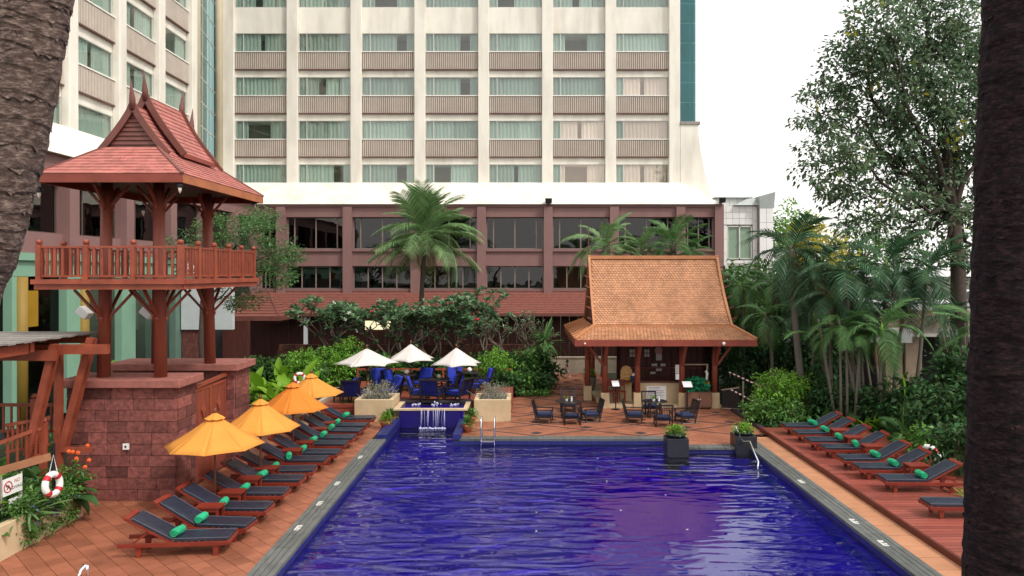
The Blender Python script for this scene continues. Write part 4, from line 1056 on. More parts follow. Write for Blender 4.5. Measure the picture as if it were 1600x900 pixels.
MB().box(p.x-.12, p.x+.1, p.y-.08, p.y+.08, 1.021, 1.2).build('box_body', M['navy'], t); MB().hexa([(p.x-.08, p.y-.05, 1.201), (p.x+.08, p.y-.05, 1.201), (p.x+.06, p.y+.05, 1.201), (p.x-.08, p.y+.05, 1.201)], [(p.x-.02, p.y-.03, 1.32), (p.x+.05, p.y-.02, 1.28), (p.x+.03, p.y+.02, 1.3), (p.x-.03, p.y+.02, 1.31)]).build('napkin', M['white'], t)
# menu stands
for i, (px, Y, lab) in enumerate(((962, 29.7, 'black menu stand with a tilted white card before the left bar counter'), (1074, 29.5, 'black menu stand with a wide tilted white card at the right of the bar'))):
    g = Vector(((px-CX)*Y/F, Y, 0)); t = thing('menu_stand', lab, 'menu stand', tuple(g), group='menu stands at the bar')
    MB().lathe([(.17, 0), (.17, .02), (.03, .05)], g, 14).tube([g+Vector((0, 0, .04)), g+Vector((0, 0, 1.0))], .025, 8).build('stand_pole', M['iron'], t)
    wd = .17 if i == 0 else .21
    MB().hexa([(g.x-wd, g.y-.16, .93), (g.x+wd, g.y-.16, .93), (g.x+wd, g.y-.15, .90), (g.x-wd, g.y-.15, .90)], [(g.x-wd-.02, g.y+.12, 1.13), (g.x+wd-.02, g.y+.12, 1.13), (g.x+wd-.02, g.y+.14, 1.11), (g.x-wd-.02, g.y+.14, 1.11)]).build('tray', M['iron'], t)
    MB().hexa([(g.x-wd+.03, g.y-.15, .955), (g.x+wd-.03, g.y-.15, .955), (g.x+wd-.03, g.y-.145, .94), (g.x-wd+.03, g.y-.145, .94)], [(g.x-wd+.01, g.y+.10, 1.14), (g.x+wd-.05, g.y+.10, 1.14), (g.x+wd-.05, g.y+.11, 1.125), (g.x-wd+.01, g.y+.11, 1.125)]).build('menu_card', M['paperwhite'], t)
# red wooden stools behind the left stand
for i, px in enumerate((954, 971)):
    x = (px-CX)*30.4/F; t = thing('wooden_chair', 'red wooden bar chair %s of the left menu stand' % ('left' if i == 0 else 'right'), 'chair', (x, 30.45, .14), group='red chairs by the bar counter')
    b = MB()
    for sx in (-.15, .15):
        for sy in (-.15, .15): MB().bar((x+sx, 30.45+sy, .14), (x+sx*.9, 30.45+sy*.9, .62 if sy < 0 else 1.1), .045, .045).build('leg', M['lounge'], t)
    boxrow('seat', M['lounge'], t, (x-.19, x+.19, 30.27, 30.63, .58, .62)); boxrow('backrest', M['lounge'], t, (x-.15, x+.15, 30.57, 30.6, .8, 1.08))
# cart with the green net cover
g = ground(1091, 638); t = thing('bar_cart', 'brown wooden cart under a bushy green net cover with a canopy frame', 'cart', (g.x, 30.0, 0))
cx0, cx1 = at(1071, 0, 29.9).x, at(1111, 0, 29.9).x
boxrow('cabinet', mat('cart_wood', (.15, .07, .045), .6, .3, 3), t, (cx0, cx1, 29.75, 30.4, .06, .68))
for x0, x1 in ((cx0+.04, (cx0+cx1)/2-.01), ((cx0+cx1)/2+.01, cx1-.04)): boxrow('cabinet_door', mat('cart_door', (.18, .085, .055), .6, .3, 3), t, (x0, x1, 29.73, 29.749, .1, .64))
boxrow('door_handle', M['paper'], t, ((cx0+cx1)/2-.07, (cx0+cx1)/2-.02, 29.70, 29.729, .38, .42), ((cx0+cx1)/2+.02, (cx0+cx1)/2+.07, 29.70, 29.729, .38, .42))
for sx in (cx0+.06, cx1-.06): MB().sphere((sx, 29.9, .04), .05, 8, 5).build('caster', M['tyre'], t)
boxrow('canopy_frame', M['concrete'], t, (cx0, cx0+.04, 30.3, 30.34, .68, 1.75), (cx1-.1, cx1-.02, 30.28, 30.34, .68, 1.75), (cx0, cx1-.101, 30.3, 30.34, 1.70, 1.75))
b = MB(); rr = random.Random(9)
for k in range(300):
    f = rr.random(); x = cx0+.05+(cx1-cx0-.1)*f; zt = .68+.42+.14*math.sin(f*PI)
    c = Vector((x, 29.8+rr.random()*.5, rr.uniform(.69, zt))); d = Vector((rr.gauss(0, 1), rr.gauss(0, 1), rr.gauss(0, 1))).normalized()*.075; e = d.orthogonal().normalized()*.06
    b.add([c-d, c+e, c+d, c-e], [(0, 1, 2, 3)])
b.build('net_cover', M['fakegreen'], t)
p = at(1103, 600, 30.25); t = thing('swan_ornament', 'white swan neck ornament with orange cloth on the cart', 'ornament', (p.x, p.y, .9))
MB().tube([(p.x+.05, p.y, .92), (p.x+.02, p.y, 1.15), (p.x+.05, p.y, 1.35), (p.x, p.y, 1.48), (p.x-.06, p.y, 1.42)], [.05, .045, .06, .05, .015], 8).build('neck', M['white'], t, True)
MB().sphere((p.x-.04, p.y, .98), (.2, .12, .12), 10, 6).build('orange_cloth', M['gold'], t, True)
# white floodlight and second lamp under the eave
for px, lab in ((1131, 'white globe lamp under the right end of the bar eave'), (914, 'small white lamp under the left end of the bar eave')):
    p = at(px, 537, 28.9); t = thing('eave_lamp', lab, 'lamp', tuple(p), group='eave lamps of the bar')
    MB().sphere(p, .07 if px > 1000 else .04, 10, 6).build('globe', M['white'], t, True); MB().box(p.x-.02, p.x+.02, p.y, p.y+.08, p.z-.02, p.z+.02).build('arm', M['iron'], t)
# fallen sign frame and rope rail right of the bar
t = thing('leaning_board', 'dark board with pale edges leaning right of the bar column', 'board', (8.0, 29.6, 0))
MB().hexa([(7.95, 29.7, .05), (8.5, 29.2, .10), (8.52, 29.25, .10), (7.97, 29.75, .05)], [(7.95, 29.8, .75), (8.5, 29.3, .92), (8.52, 29.35, .92), (7.97, 29.85, .75)]).build('panel', M['chairwood'], t)
MB().bar((7.95, 29.8, .77), (8.5, 29.3, .94), .05, .05).bar((7.95, 29.7, .05), (8.5, 29.2, .10), .05, .05).build('pale_edge', M['concrete'], t)
t = thing('rope_rail', 'rope and post rail with red and white strips beside the bushes', 'railing', (8.7, 28, 0))
for x, y in ((8.55, 28.9), (8.95, 28.3)): MB().tube([(x, y, -.02), (x, y, 1.25)], .03, 8).build('post', M['concrete'], t)
rm = [mat('rope_white', (.7, .6, .55), .8, .1), mat('rope_dark', (.12, .03, .03), .8, .1)]
for (a, c) in (((8.2, 29.6, 1.5), (9.5, 27.6, .95)), ((8.2, 29.3, .85), (9.4, 27.4, .25))):
    a, c = Vector(a), Vector(c)
    for k in range(22): MB().tube([a.lerp(c, k/22), a.lerp(c, (k+.96)/22)], .03, 6).build('rope_band', rm[k % 2], t)
# ================================================================== RIGHT TIMBER DECK
dk = thing('timber_deck', None, None, (9.8, 19, 0), kind='structure')
DZ = .14
bd = MB().box(-1.72, 1.72, -.071, .071, -.03, 0).mesh('deck_board', M['deckboard'])
for i in range(86):
    put('deck_board', bd, dk, (9.93-9.8, 11.9+i*.16-19, DZ+random.uniform(-.001, .0015)))
boxrow('deck_edge', M['deckedge'], dk, (8.16, 8.205, 11.8, 25.66, -.02, DZ-.005)); boxrow('deck_edge', M['deckedge'], dk, (8.206, 11.65, 25.62, 25.66, -.02, DZ-.005))
boxrow('deck_base', M['soil'], dk, (8.21, 11.65, 11.85, 25.6, -.02, DZ-.04))
kb = thing('garden_kerb', None, None, (8.4, 27, 0), kind='structure')
for i in range(7):
    a = Vector((8.22+i*.0, 25.7+i*.75, 0)); MB().box(8.22, 8.42, a.y, a.y+.735, -.02, .10).build('kerb_stone', M['slate'], kb)

# ================================================================== LOUNGERS
def make_lounger():
    t = thing('sun_lounger', 'x', 'sun lounger')
    for s in (-1, 1):
        MB().box(-1.10, .98, s*.30-.022, s*.30+.022, .205, .285).build('side_rail', M['lounge'], t, bevel=.006)
        for x in (-.72, .72): MB().hexa([(x-.04, s*.255-.025, 0), (x+.04, s*.255-.025, 0), (x+.04, s*.255+.025, 0), (x-.04, s*.255+.025, 0)], [(x-.06, s*.255-.025, .25), (x+.06, s*.255-.025, .25), (x+.06, s*.255+.025, .25), (x-.06, s*.255+.025, .25)]).build('leg', M['lounge'], t)
    MB().box(.94, 1.0, -.33, .33, .235, .30).build('foot_rail', M['lounge'], t, bevel=.006)
    MB().box(-.76, -.70, -.23, .23, .08, .13).build('stretcher', M['lounge'], t)
    for i in range(8): MB().box(-.08+i*.125, .0+i*.125, -.27, .27, .27, .289).build('slat', M['lounge'], t)
    # raised back
    a, c = Vector((-.10, 0, .30)), Vector((-.83, 0, .70)); d = (c-a).normalized(); n = Vector((d.z, 0, -d.x)); n = n if n.z > 0 else -n
    for s in (-1, 1): MB().bar(a+Vector((0, s*.27, -.02)), c+d*.17+Vector((0, s*.27, -.02)), .04, .05).build('back_rail', M['lounge'], t)
    MB().bar(c+d*.13+Vector((0, -.31, 0)), c+d*.13+Vector((0, .31, 0)), .10, .04, n).build('head_rail', M['lounge'], t)
    for i in range(5): MB().bar(a+d*(.1+i*.15)+Vector((0, -.25, -.02)), a+d*(.1+i*.15)+Vector((0, .25, -.02)), .07, .015, n).build('back_slat', M['lounge'], t)
    for s in (-1, 1): MB().bar((-.52, s*.22, .49), (-.86, s*.22, .25), .035, .035).build('back_prop', M['lounge'], t)
    # vinyl cushion in two pads, seams along the edge
    def pad(p, q, th, nm):
        p, q = Vector(p), Vector(q); dd = (q-p); L = dd.length; dd.normalize(); nn = Vector((-dd.z, 0, dd.x)); nn = nn if nn.z > 0 else -nn
        vs = []; fs = []; nx, ny = 10, 6
        for side_ in (0, 1):
            for i in range(nx+1):
                for j in range(ny+1):
                    f, g = i/nx, j/ny; e = min(f, 1-f, g, 1-g); puff = .007*math.sin(PI*min(1, e*4)/2)+.003*math.sin(i*1.9+j)*(e > .05)
                    v = p+dd*L*f+Vector((0, -.29+.58*g, 0))+nn*((th+puff) if side_ else 0); vs.append(v)
        st = (nx+1)*(ny+1)
        for i in range(nx):
            for j in range(ny):
                q0 = i*(ny+1)+j; fs.append((q0, q0+1, q0+ny+2, q0+ny+1)); fs.append((st+q0, st+q0+ny+1, st+q0+ny+2, st+q0+1))
        ring = [i*(ny+1) for i in range(nx+1)]+[nx*(ny+1)+j for j in range(1, ny+1)]+[i*(ny+1)+ny for i in range(nx-1, -1, -1)]+[j for j in range(ny-1, 0, -1)]
        for k in range(len(ring)):
            u, v = ring[k], ring[(k+1) % len(ring)]; fs.append((u, v, v+st, u+st))
        b = MB(); b.add(vs, fs); o = b.build(nm, M['vinyl'], t)
        w_ = MB(); cs = [p+Vector((0, -.29, 0)), q+Vector((0, -.29, 0)), q+Vector((0, .29, 0)), p+Vector((0, .29, 0))]
        w_.tube([c_+nn*th for c_ in cs]+[cs[0]+nn*th], .006, 5); w_.build('piping', M['vinyl_edge'], o)
        return o
    pad((-.06, 0, .30), (.97, 0, .30), .055, 'seat_cushion')
    pad(a+Vector((-.01, 0, .01)), c+d*.03+Vector((0, 0, .01)), .05, 'back_cushion')
    return t
M['vinyl_edge'] = mat('vinyl_piping', (.11, .125, .15), .4, .1)
def make_towel():
    n = 40; vs = []; fs = []
    for yy, sgn in ((-.15, 0), (.15, 0)):
        for i in range(n):
            a = 2*PI*i/n; r = .082+.004*math.sin(3*a)+.003*math.sin(7*a); vs.append((r*math.cos(a), yy, .08+r*math.sin(a)*.95))
    b = MB(); N = 7
    vs = []
    for k in range(N):
        y = -.155+.31*k/(N-1); s_ = .94 if k in (0, N-1) else 1.0
        for i in range(n):
            a = 2*PI*i/n; r = (.082+.004*math.sin(3*a+k)+.002*math.sin(5*a))*s_; vs.append((r*math.cos(a), y, .080+r*math.sin(a)*.96))
    for k in range(N-1):
        for i in range(n): q = (i+1) % n; fs.append((k*n+i, k*n+q, (k+1)*n+q, (k+1)*n+i))
    b.add(vs, fs)
    for y0, sg in ((-.155, -1), (.155, 1)):      # rolled spiral ends
        pts = [(.004*i*math.cos(i*.42)*.62, y0+sg*.004, .08+.004*i*math.sin(i*.42)*.62) for i in range(2, 31)]
        b.tube(pts, .006, 4)
        b.add([(.075*math.cos(2*PI*i/16), y0, .08+.072*math.sin(2*PI*i/16)) for i in range(16)], [tuple(range(16))])
    return b.mesh('rolled_towel', M['towel'], True)
towel_me = make_towel()
lproto = make_lounger()
left = [(834, 362), (812, 395), (788, 422), (765, 448), (745, 473), (731, 491), (715, 510), (704, 530), (690, 542), (681, 554), (670, 565), (662, 574), (651, 585)]
GL = 'sun loungers in the left row by the pool'
ypos = []
for i, (py, px) in enumerate(left):
    Y = F*(H-.36)/(py-CY); X = (px-CX)*Y/F; xc_ = X-.98; ypos.append((xc_, Y))
    lab = ('charcoal sun lounger nearest the camera in the left row' if i == 0 else 'charcoal sun lounger farthest back in the left row, before the tan planter' if i == 12 else '%s charcoal sun lounger from the front of the left row' % ORD[i])
    o = lproto if i == 0 else dup(lproto, (0, 0, 0))
    o.location = (xc_, Y, 0); o.rotation_euler = (0, 0, R(random.uniform(-5, 5))); o.scale = (1, .87, 1); tag(o, lab, 'sun lounger', GL)
    tw_o = put('rolled_towel', towel_me, None, (xc_-.02+random.uniform(-.03, .05), Y-.06+random.uniform(-.05, .03), .362), (0, 0, R(random.uniform(-14, 18))))
    tag(tw_o, 'rolled green towel on the %s' % ('nearest left lounger' if i == 0 else 'farthest left lounger' if i == 12 else '%s left lounger from the front' % ORD[i]), 'towel', 'rolled green towels on the loungers')
right = [(664.6, 1226.6), (675, 1243.6), (687, 1264), (698.6, 1288), (715.6, 1316), (729.4, 1342), (748.6, 1383), (787, 1453)]
GR = 'sun loungers on the right timber deck'; rpos = []
for i, (py, px) in enumerate(right):
    Y = F*(H-.36-DZ)/(py-CY)+.3; X = (px-CX)*(Y-.3)/F+.98
    lab = ['charcoal sun lounger farthest back on the red timber deck', 'second lounger from the back of the red timber deck', 'third lounger from the back of the timber deck beside a low table', 'middle lounger of the timber deck, fourth from the back', 'fifth lounger from the back of the timber deck, red rail at head', 'sixth lounger from the back of the timber deck', 'seventh lounger on the timber deck with towel, beside the palm trunk', 'nearest lounger on the timber deck, mostly hidden by the dark palm trunk'][i]
    o = dup(lproto, (X, Y, DZ), PI+R(random.uniform(-3, 3)), lab, GR); o.scale = (.93, .85, .93); rpos.append((X, Y))
    if i < 7:
        q = put('rolled_towel', towel_me, None, (X+.02, Y-.05, .336+DZ), (0, 0, R(random.uniform(-20, 15))))
        tag(q, 'rolled green towel on the %s lounger of the timber deck' % ['farthest', 'second', 'third', 'fourth', 'fifth', 'sixth', 'seventh'][i], 'towel', 'rolled green towels on the loungers')
def make_table():
    t = thing('side_table', 'x', 'side table')
    for k in range(4): MB().box(-.27, .27, -.19+k*.096, -.19+k*.096+.09, .47, .50).build('top_slat', M['lounge'], t)
    for x in (-.22, .22):
        for y in (-.15, .15): MB().box(x-.025, x+.025, y-.025, y+.025, 0, .469).build('leg', M['lounge'], t)
    for sy in (-.161, .161): MB().box(-.25, .25, sy-.011, sy+.011, .40, .46).build('apron', M['lounge'], t)
    return t
tproto = make_table(); first = True
for k, (i, dx) in enumerate(((1, -.35), (2, -.3), (3, -.35), (4, -.3), (6, -.4), (7, -.4), (9, -.5), (10, -.5))):
    x, y = (ypos[i][0]+ypos[i+1][0])/2+dx+.22, (ypos[i][1]+ypos[i+1][1])/2
    o = tproto if first else dup(tproto, (0, 0, 0)); first = False
    o.location = (x, y, 0); tag(o, 'small red slatted side table between the %s and %s left loungers' % (ORD[i], ORD[i+1]), 'side table', 'side tables between the loungers')
for k, (i, dx) in enumerate(((1, .5), (2, .45), (3, .45), (5, .5))):
    x, y = (rpos[i][0]+rpos[i+1][0])/2+dx-.2, (rpos[i][1]+rpos[i+1][1])/2
    dup(tproto, (x, y, DZ), 0, 'red slatted side table between the %s and %s deck loungers from the back' % (ORD[i], ORD[i+1]), 'side tables between the loungers')

# ================================================================== UMBRELLAS
def umbrella(name, lab, grp, x, y, z0, rim, top, rad, n, mcan, rot, sag, base, vent=True):
    t = thing(name, lab, 'umbrella', (x, y, z0), group=grp)
    c = Vector((x, y, 0)); edge = []; U = 6
    # gores: curved between the ribs
    for k in range(n):
        b = MB(); a0, a1 = rot+2*PI*k/n, rot+2*PI*(k+1)/n; vs = []; W = 6
        for i in range(U+1):
            f = i/U
            for j in range(W+1):
                g = j/W; p = Vector((math.cos(a0), math.sin(a0), 0)).lerp(Vector((math.cos(a1), math.sin(a1), 0)), g)
                r = rad*(.015+.985*f)
                scal = 1-sag*.45*math.sin(PI*g)*f**3
                z = top-(top-rim)*(f**1.12)-.055*math.sin(PI*f)+sag*.10*math.sin(PI*g)*f-.012*math.sin(PI*g)*math.sin(PI*f)
                vs.append((x+p.x*r*scal, y+p.y*r*scal, z))
        fs = [(i*(W+1)+j, i*(W+1)+j+1, (i+1)*(W+1)+j+1, (i+1)*(W+1)+j) for i in range(U) for j in range(W)]
        b.add(vs, fs); o = b.build('canopy_panel', mcan, t, True)
        so = o.modifiers.new('thickness', 'SOLIDIFY'); so.thickness = .006
        rb_ = MB(); pts = [vs[i*(W+1)] for i in range(U+1)]
        rb_.tube([(p[0], p[1], p[2]-.018) for p in pts], .011, 5); rb_.build('rib', M['pole'], t)
        MB().tube([(p[0], p[1], p[2]+.004) for p in pts], .007, 5).build('seam', mcan, o)
        e0 = Vector(vs[3*(W+1)]); MB().tube([Vector((x, y, rim-.25)), e0-Vector((0, 0, .03))], .008, 5).build('strut', M['pole'], t)
    if vent:
        b = MB(); vs = [(x, y, top+.075)]
        for k in range(n*2):
            a = rot+PI*k/n; r = rad*(.21 if k % 2 == 0 else .19); vs.append((x+r*math.cos(a), y+r*math.sin(a), top-.06-.018*(k % 2)+.0))
        b.add(vs, [(0, 1+k, 1+(k+1) % (2*n)) for k in range(2*n)]); o = b.build('vent_cap', mcan, t); so = o.modifiers.new('thickness', 'SOLIDIFY'); so.thickness = .006
    MB().tube([(x, y, z0), (x, y, top+.08)], .024, 10).build('pole', M['pole'], t)
    MB().lathe([(.03, top+.06), (.045, top+.10), (.025, top+.15), (.001, top+.19)], (x, y, 0), 8).build('finial', M['pole'], t, True)
    if base == 'white': MB().lathe([(.22, z0), (.22, z0+.06), (.15, z0+.22), (.05, z0+.30)], (x, y, 0), 16).build('base', M['white'], t, True)
    else: MB().lathe([(.25, z0), (.25, z0+.06), (.05, z0+.09), (.05, z0+.2)], (x, y, 0), 16).build('base', M['stonepot'], t)
    return t
GY = 'yellow umbrellas over the left loungers'
for (px, pt, pr, wd, Y, mm, lab, rot) in ((336, 645, 695, 145, 17.2, 'canvas_y', 'yellow canvas umbrella nearest the camera, beside the stone tower', .2), (407, 623, 669, 117, 19.1, 'canvas_y', 'second yellow canvas umbrella behind the nearest one', .35), (458, 597, 638, 106, 21.9, 'canvas_o', 'deeper orange canvas umbrella, third from the front', .1), (486, 583, 615, 97, 24.3, 'canvas_y', 'farthest yellow umbrella, partly behind the orange one', .3)):
    x = (px-CX)*Y/F; zt = H-(pt-CY)*Y/F; zr = H-(pr-CY)*Y/F
    umbrella('sun_umbrella', lab, GY, x, Y, 0, zr, zt-.06, wd*Y/F/2*1.03, 8, M[mm], rot, .03, 'stone')
GW = 'off-white umbrellas on the dining terrace'
for (px, pt, pr, wd, Y, lab, rot) in ((573, 545, 568, 94, 30.2, 'off-white umbrella at the left of the dining terrace', .25), (642, 538, 562, 76, 31.6, 'highest off-white umbrella in the middle of the dining terrace', 0.62), (713, 544, 569, 78, 30.3, 'off-white umbrella at the right of the dining terrace', .45)):
    x = (px-CX)*Y/F; umbrella('terrace_umbrella', lab, GW, x, Y, .5, H-(pr-CY)*Y/F, H-(pt-CY)*Y/F, wd*Y/F/2*1.06, 6, M['canvas_w'], rot, .28, 'white', False)

# ================================================================== CHAIRS AND TABLES
def armchair(name, lab, cat, grp, mw, mc, rocker, scale=1.0):
    t = thing(name, lab, cat, group=grp); s = 1
    W, D = .32, .33
    for sx in (-1, 1):
        MB().box(sx*W-.022, sx*W+.022, -D, -D+.045, 0, .52).build('leg', mw, t)
        MB().bar((sx*W, D-.05, .0), (sx*W, D+.17, .92), .044, .05, (1, 0, 0)).build('rear_leg', mw, t)
        MB().box(sx*W-.035, sx*W+.035, -D-.03, D+.05, .52, .555).build('armrest', mw, t)
        MB().box(sx*W-.015, sx*W+.015, -D, D, .20, .25).build('side_rail', mw, t)
        if rocker:
            q = MB(); pts = [(sx*W, -D-.12+.95*k/7, .035*((k-3.5)/3.5)**2-.0+.012) for k in range(8)]; q.tube(pts, .018, 5); q.build('rocker', mw, t)
        else: MB().box(sx*W-.012, sx*W+.012, -D+.046, D-.05, .40, .43).build('side_rail', mw, t)
    MB().box(-W, W, -D, D, .25, .285).build('seat_frame', mw, t)
    for k in range(9):
        x = -W+.05+k*(2*W-.1)/8; MB().bar((x, D-.02, .3), (x, D+.15, .88), .022, .016, (1, 0, 0)).build('back_slat', mw, t)
    MB().bar((-W, D+.165, .90), (W, D+.165, .90), .05, .06).build('top_rail', mw, t)
    b = MB().box(-W+.03, W-.03, -D-.01, D-.06, .287, .39); b.build('seat_cushion', mc, t, bevel=.03)
    if not rocker: MB().hexa([(-W+.03, D-.13, .39), (W-.03, D-.13, .39), (W-.03, D-.03, .39), (-W+.03, D-.03, .39)], [(-W+.03, D+.02, .90), (W-.03, D+.02, .90), (W-.03, D+.13, .90), (-W+.03, D+.13, .90)]).build('back_cushion', mc, t, bevel=.03)
    return t
GC = 'black slatted armchairs on the courtyard'
proto = armchair('garden_armchair', 'x', 'armchair', GC, M['chairwood'], M['navy'], True)
# local front is -y; (px, base py, rotation)
chairs = [(851, 661, R(82), 'black armchair facing right at the left courtyard table'), (894, 664, R(182), 'black slatted armchair with its back to the pool at the left table'), (924, 660, R(-80), 'black armchair facing left at the left courtyard table, tall back'),
          (993, 661, R(78), 'black armchair facing right at the right courtyard table'), (1038, 667, R(178), 'black slatted armchair with its back to the pool at the right table'), (1073, 662, R(-78), 'black armchair facing left at the right courtyard table'),
          (1019, 648, R(4), 'black armchair behind the right courtyard table facing the pool'), (888, 644, R(-5), 'black armchair behind the left courtyard table facing the pool')]
for i, (px, py, rz, lab) in enumerate(chairs):
    g = ground(px, py); o = proto if i == 0 else dup(proto, (0, 0, 0))
    o.location = (g.x, g.y+.25, 0); o.rotation_euler = (0, 0, rz); o['label'] = lab; o.scale = (.88,)*3
for px, py, lab in ((888, 655, 'round black table with drinks among the left courtyard armchairs'), (1026, 655, 'round black table with a green plant among the right courtyard armchairs')):
    g = ground(px, py); x, y = g.x, g.y+.35; t = thing('garden_table', lab, 'table', (x, y, 0), group='round tables on the courtyard')
    MB().lathe([(.0, .60), (.46, .60), (.47, .615), (.46, .63), (.0, .632)], (x, y, 0), 24).build('tabletop', M['chairwood'], t)
    for k in range(4):
        a = PI/4+k*PI/2; MB().bar((x+.33*math.cos(a), y+.33*math.sin(a), 0), (x+.26*math.cos(a), y+.26*math.sin(a), .599), .045, .045).build('leg', M['chairwood'], t)
    q = thing('table_plant', 'small green plant in a white cup on the %s courtyard table' % lab.split('the ')[1].split(' ')[0], 'plant', (x-.05, y, .632), group='plants on the courtyard tables')
    MB().lathe([(.05, 0), (.06, .08), (.055, .08)], (x-.05, y, .632), 10).build('cup', M['white'], q)
    b = MB()
    for k in range(26):
        a = random.random()*6.28; e = random.uniform(.3, 1.3); d = Vector((math.cos(a)*math.cos(e), math.sin(a)*math.cos(e), math.sin(e))); o_ = Vector((x-.05, y, .70)); s_ = d.cross(Vector((0, 0, 1))).normalized()*.025
        b.add([o_, o_+d*.08+s_, o_+d*.15, o_+d*.08-s_], [(0, 1, 2, 3)])
    b.build('foliage', M['leaf_bright'], q)
    tag(MB().lathe([(.035, 0), (.03, .1), (.04, .16), (.036, .16)], (x+.14, y-.06, .632), 10).build('drink_glass', M['white']), 'small white cup on the %s courtyard table' % lab.split('the ')[1].split(' ')[0], 'cup', 'cups on the courtyard tables')
# dining terrace: blue chairs and dark tables
GB = 'blue cushioned chairs on the dining terrace'
bp = armchair('dining_chair', 'x', 'chair', GB, M['chairwood'], M['royal'], False)
dch = [(538, 628, -R(95), 'black chair frame at the far left end of the dining terrace'), (552, 630, R(175), 'blue chair with its back to the camera left of the tan planter'), (592, 612, R(20), 'blue chair seen over the bushy left planter'), (618, 614, R(70), 'low blue chair left of the middle umbrella pole'),
       (656, 611, R(-30), 'blue chair right behind the middle umbrella pole'), (654, 626, R(100), 'blue chair facing right beside the white umbrella base'), (674, 629, R(170), 'blue chair with its back to the pond ledge'), (698, 620, R(-100), 'blue chair facing left at the middle table'),
       (714, 628, R(-120), 'blue chair in front of the right umbrella pole'), (711, 609, R(10), 'blue chair behind the right umbrella pole'), (735, 616, R(100), 'blue chair in the shade right of the right umbrella pole'), (751, 610, R(-80), 'blue chair at the right edge of the dining terrace'), (606, 625, R(-60), 'blue chair just behind the left planter twigs')]
for i, (px, py, rz, lab) in enumerate(dch):
    g = ground(px, py, .5); o = bp if i == 0 else dup(bp, (0, 0, 0))
    o.location = (g.x, g.y+.2, .5); o.rotation_euler = (0, 0, rz); o['label'] = lab; o.scale = (1.08, 1.08, 1.0)
for px, py, lab in ((634, 612, 'dark square table left of the middle umbrella'), (685, 621, 'dark square table with a round vase between blue chairs'), (733, 608, 'dark square table with a white vase right of the right umbrella')):
    g = ground(px, py, .5); x, y = g.x, g.y+.2; t = thing('dining_table', lab, 'table', (x, y, .5), group='tables on the dining terrace')
    MB().box(x-.4, x+.4, y-.4, y+.4, 1.16, 1.20).build('tabletop', M['chairwood'], t, bevel=.01)
    for sx in (-.34, .34):
        for sy in (-.34, .34): MB().box(x+sx-.03, x+sx+.03, y+sy-.03, y+sy+.03, .5, 1.159).build('leg', M['chairwood'], t)
    tag(MB().lathe([(.05, 0), (.10, .06), (.11, .12), (.06, .19), (.05, .2)], (x, y, 1.2), 12).build('vase', M['stonepot'] if px == 685 else M['white'], None, True), 'small round vase on the %s' % lab.replace(' with a round vase', '').replace(' with a white vase', ''), 'vase', 'vases on the dining tables')
tr = thing('terrace_rail', 'low red timber rail along the back of the dining terrace', 'railing', (-4, 33.8, .5))
boxrow('top_rail', M['redwood'], tr, (-7.6, -.5, 33.85, 33.93, 1.02, 1.10)); 
for k in range(10): boxrow('rail_post', M['redwood'], tr, (-7.6+k*.78, -7.52+k*.78, 33.84, 33.94, .501, 1.019))

# ================================================================== PLANTERS, POTS, POOL STEEL
def planter(name, lab, x0, x1, y0, y1, z, m, grp=None, wall=.16):
    t = thing(name, lab, 'planter', ((x0+x1)/2, (y0+y1)/2, 0), group=grp)
    for bx in ((x0, x1, y0, y0+wall), (x0, x1, y1-wall, y1), (x0, x0+wall, y0+wall+.001, y1-wall-.001), (x1-wall, x1, y0+wall+.001, y1-wall-.001)):
        MB().box(*bx, -.02, z).build('wall', m, t, bevel=.012)
    boxrow('soil', M['soil'], t, (x0+wall, x1-wall, y0+wall, y1-wall, -.02, z-.10)); return t
GP = 'tan rendered planters at the cascade'
planter('tan_planter', 'tan rendered planter with dry twiggy shrub left of the cascade', -6.22, -4.80, 27.3, 28.85, .80, M['tan'], GP)
planter('tan_planter', 'tan rendered planter with twiggy shrub right of the cascade', -1.82, -.48, 27.3, 28.85, .80, M['tan'], GP)
planter('flower_bed', 'long tan raised bed with lifebuoy and trailing blue flowers at left', -16, -9.93, 11, 16.75, .66, M['tan'])
planter('leaf_bed', 'pale walled bed with bright broad leaves behind the loungers', -11.8, -7.65, 25.6, 31.5, .62, M['tan2'])
def pot(lab, px, py, r, h, mp, grp, z=0, bowl=False):
    g = ground(px, py, z); t = thing('potted_plant', lab, 'potted plant', (g.x, g.y+r, z), group=grp); x, y = g.x, g.y+r
    MB().lathe([(r*.6, 0), (r*.95, h*.75), (r, h*.85), (r, h), (r*.85, h), (r*.8, h*.85)], (x, y, z), 16).build('pot', mp, t, True)
    b = MB(); rr = random.Random(int(px))
    for k in range(150):
        a = rr.random()*6.28; e = rr.uniform(-.1, 1.5); d = Vector((math.cos(a)*math.cos(e), math.sin(a)*math.cos(e), math.sin(e)))
        c = Vector((x, y, z+h))+d*r*rr.uniform(.3, 1.35); dd = (d+Vector((rr.gauss(0, .6), rr.gauss(0, .6), rr.gauss(0, .4)))).normalized(); s_ = dd.cross(Vector((0, 0, 1))).normalized()*.035
        b.add([c, c+dd*.06+s_, c+dd*.13, c+dd*.06-s_], [(0, 1, 2, 3)])
    b.build('foliage', M['leaf_mid'] if rr.random() < .5 else M['leaf_bright'], t); return t
GT = 'terracotta pots beside the cascade channel'
pot('larger terracotta pot with green plant left of the channel, nearer one', 601, 672, .21, .28, M['pot'], GT)
pot('terracotta pot with green plant left of the channel, farther one', 610, 662, .2, .22, M['pot'], GT)
pot('terracotta pot with green plant right of the channel, nearer one', 730, 677, .19, .26, M['pot'], GT)
pot('terracotta pot with green plant right of the channel, farther one', 735, 662, .2, .22, M['pot'], GT)
pot('tall grey stone pot with pale green plant left of the bar', 923, 616, .28, .75, M['stonepot'], None)
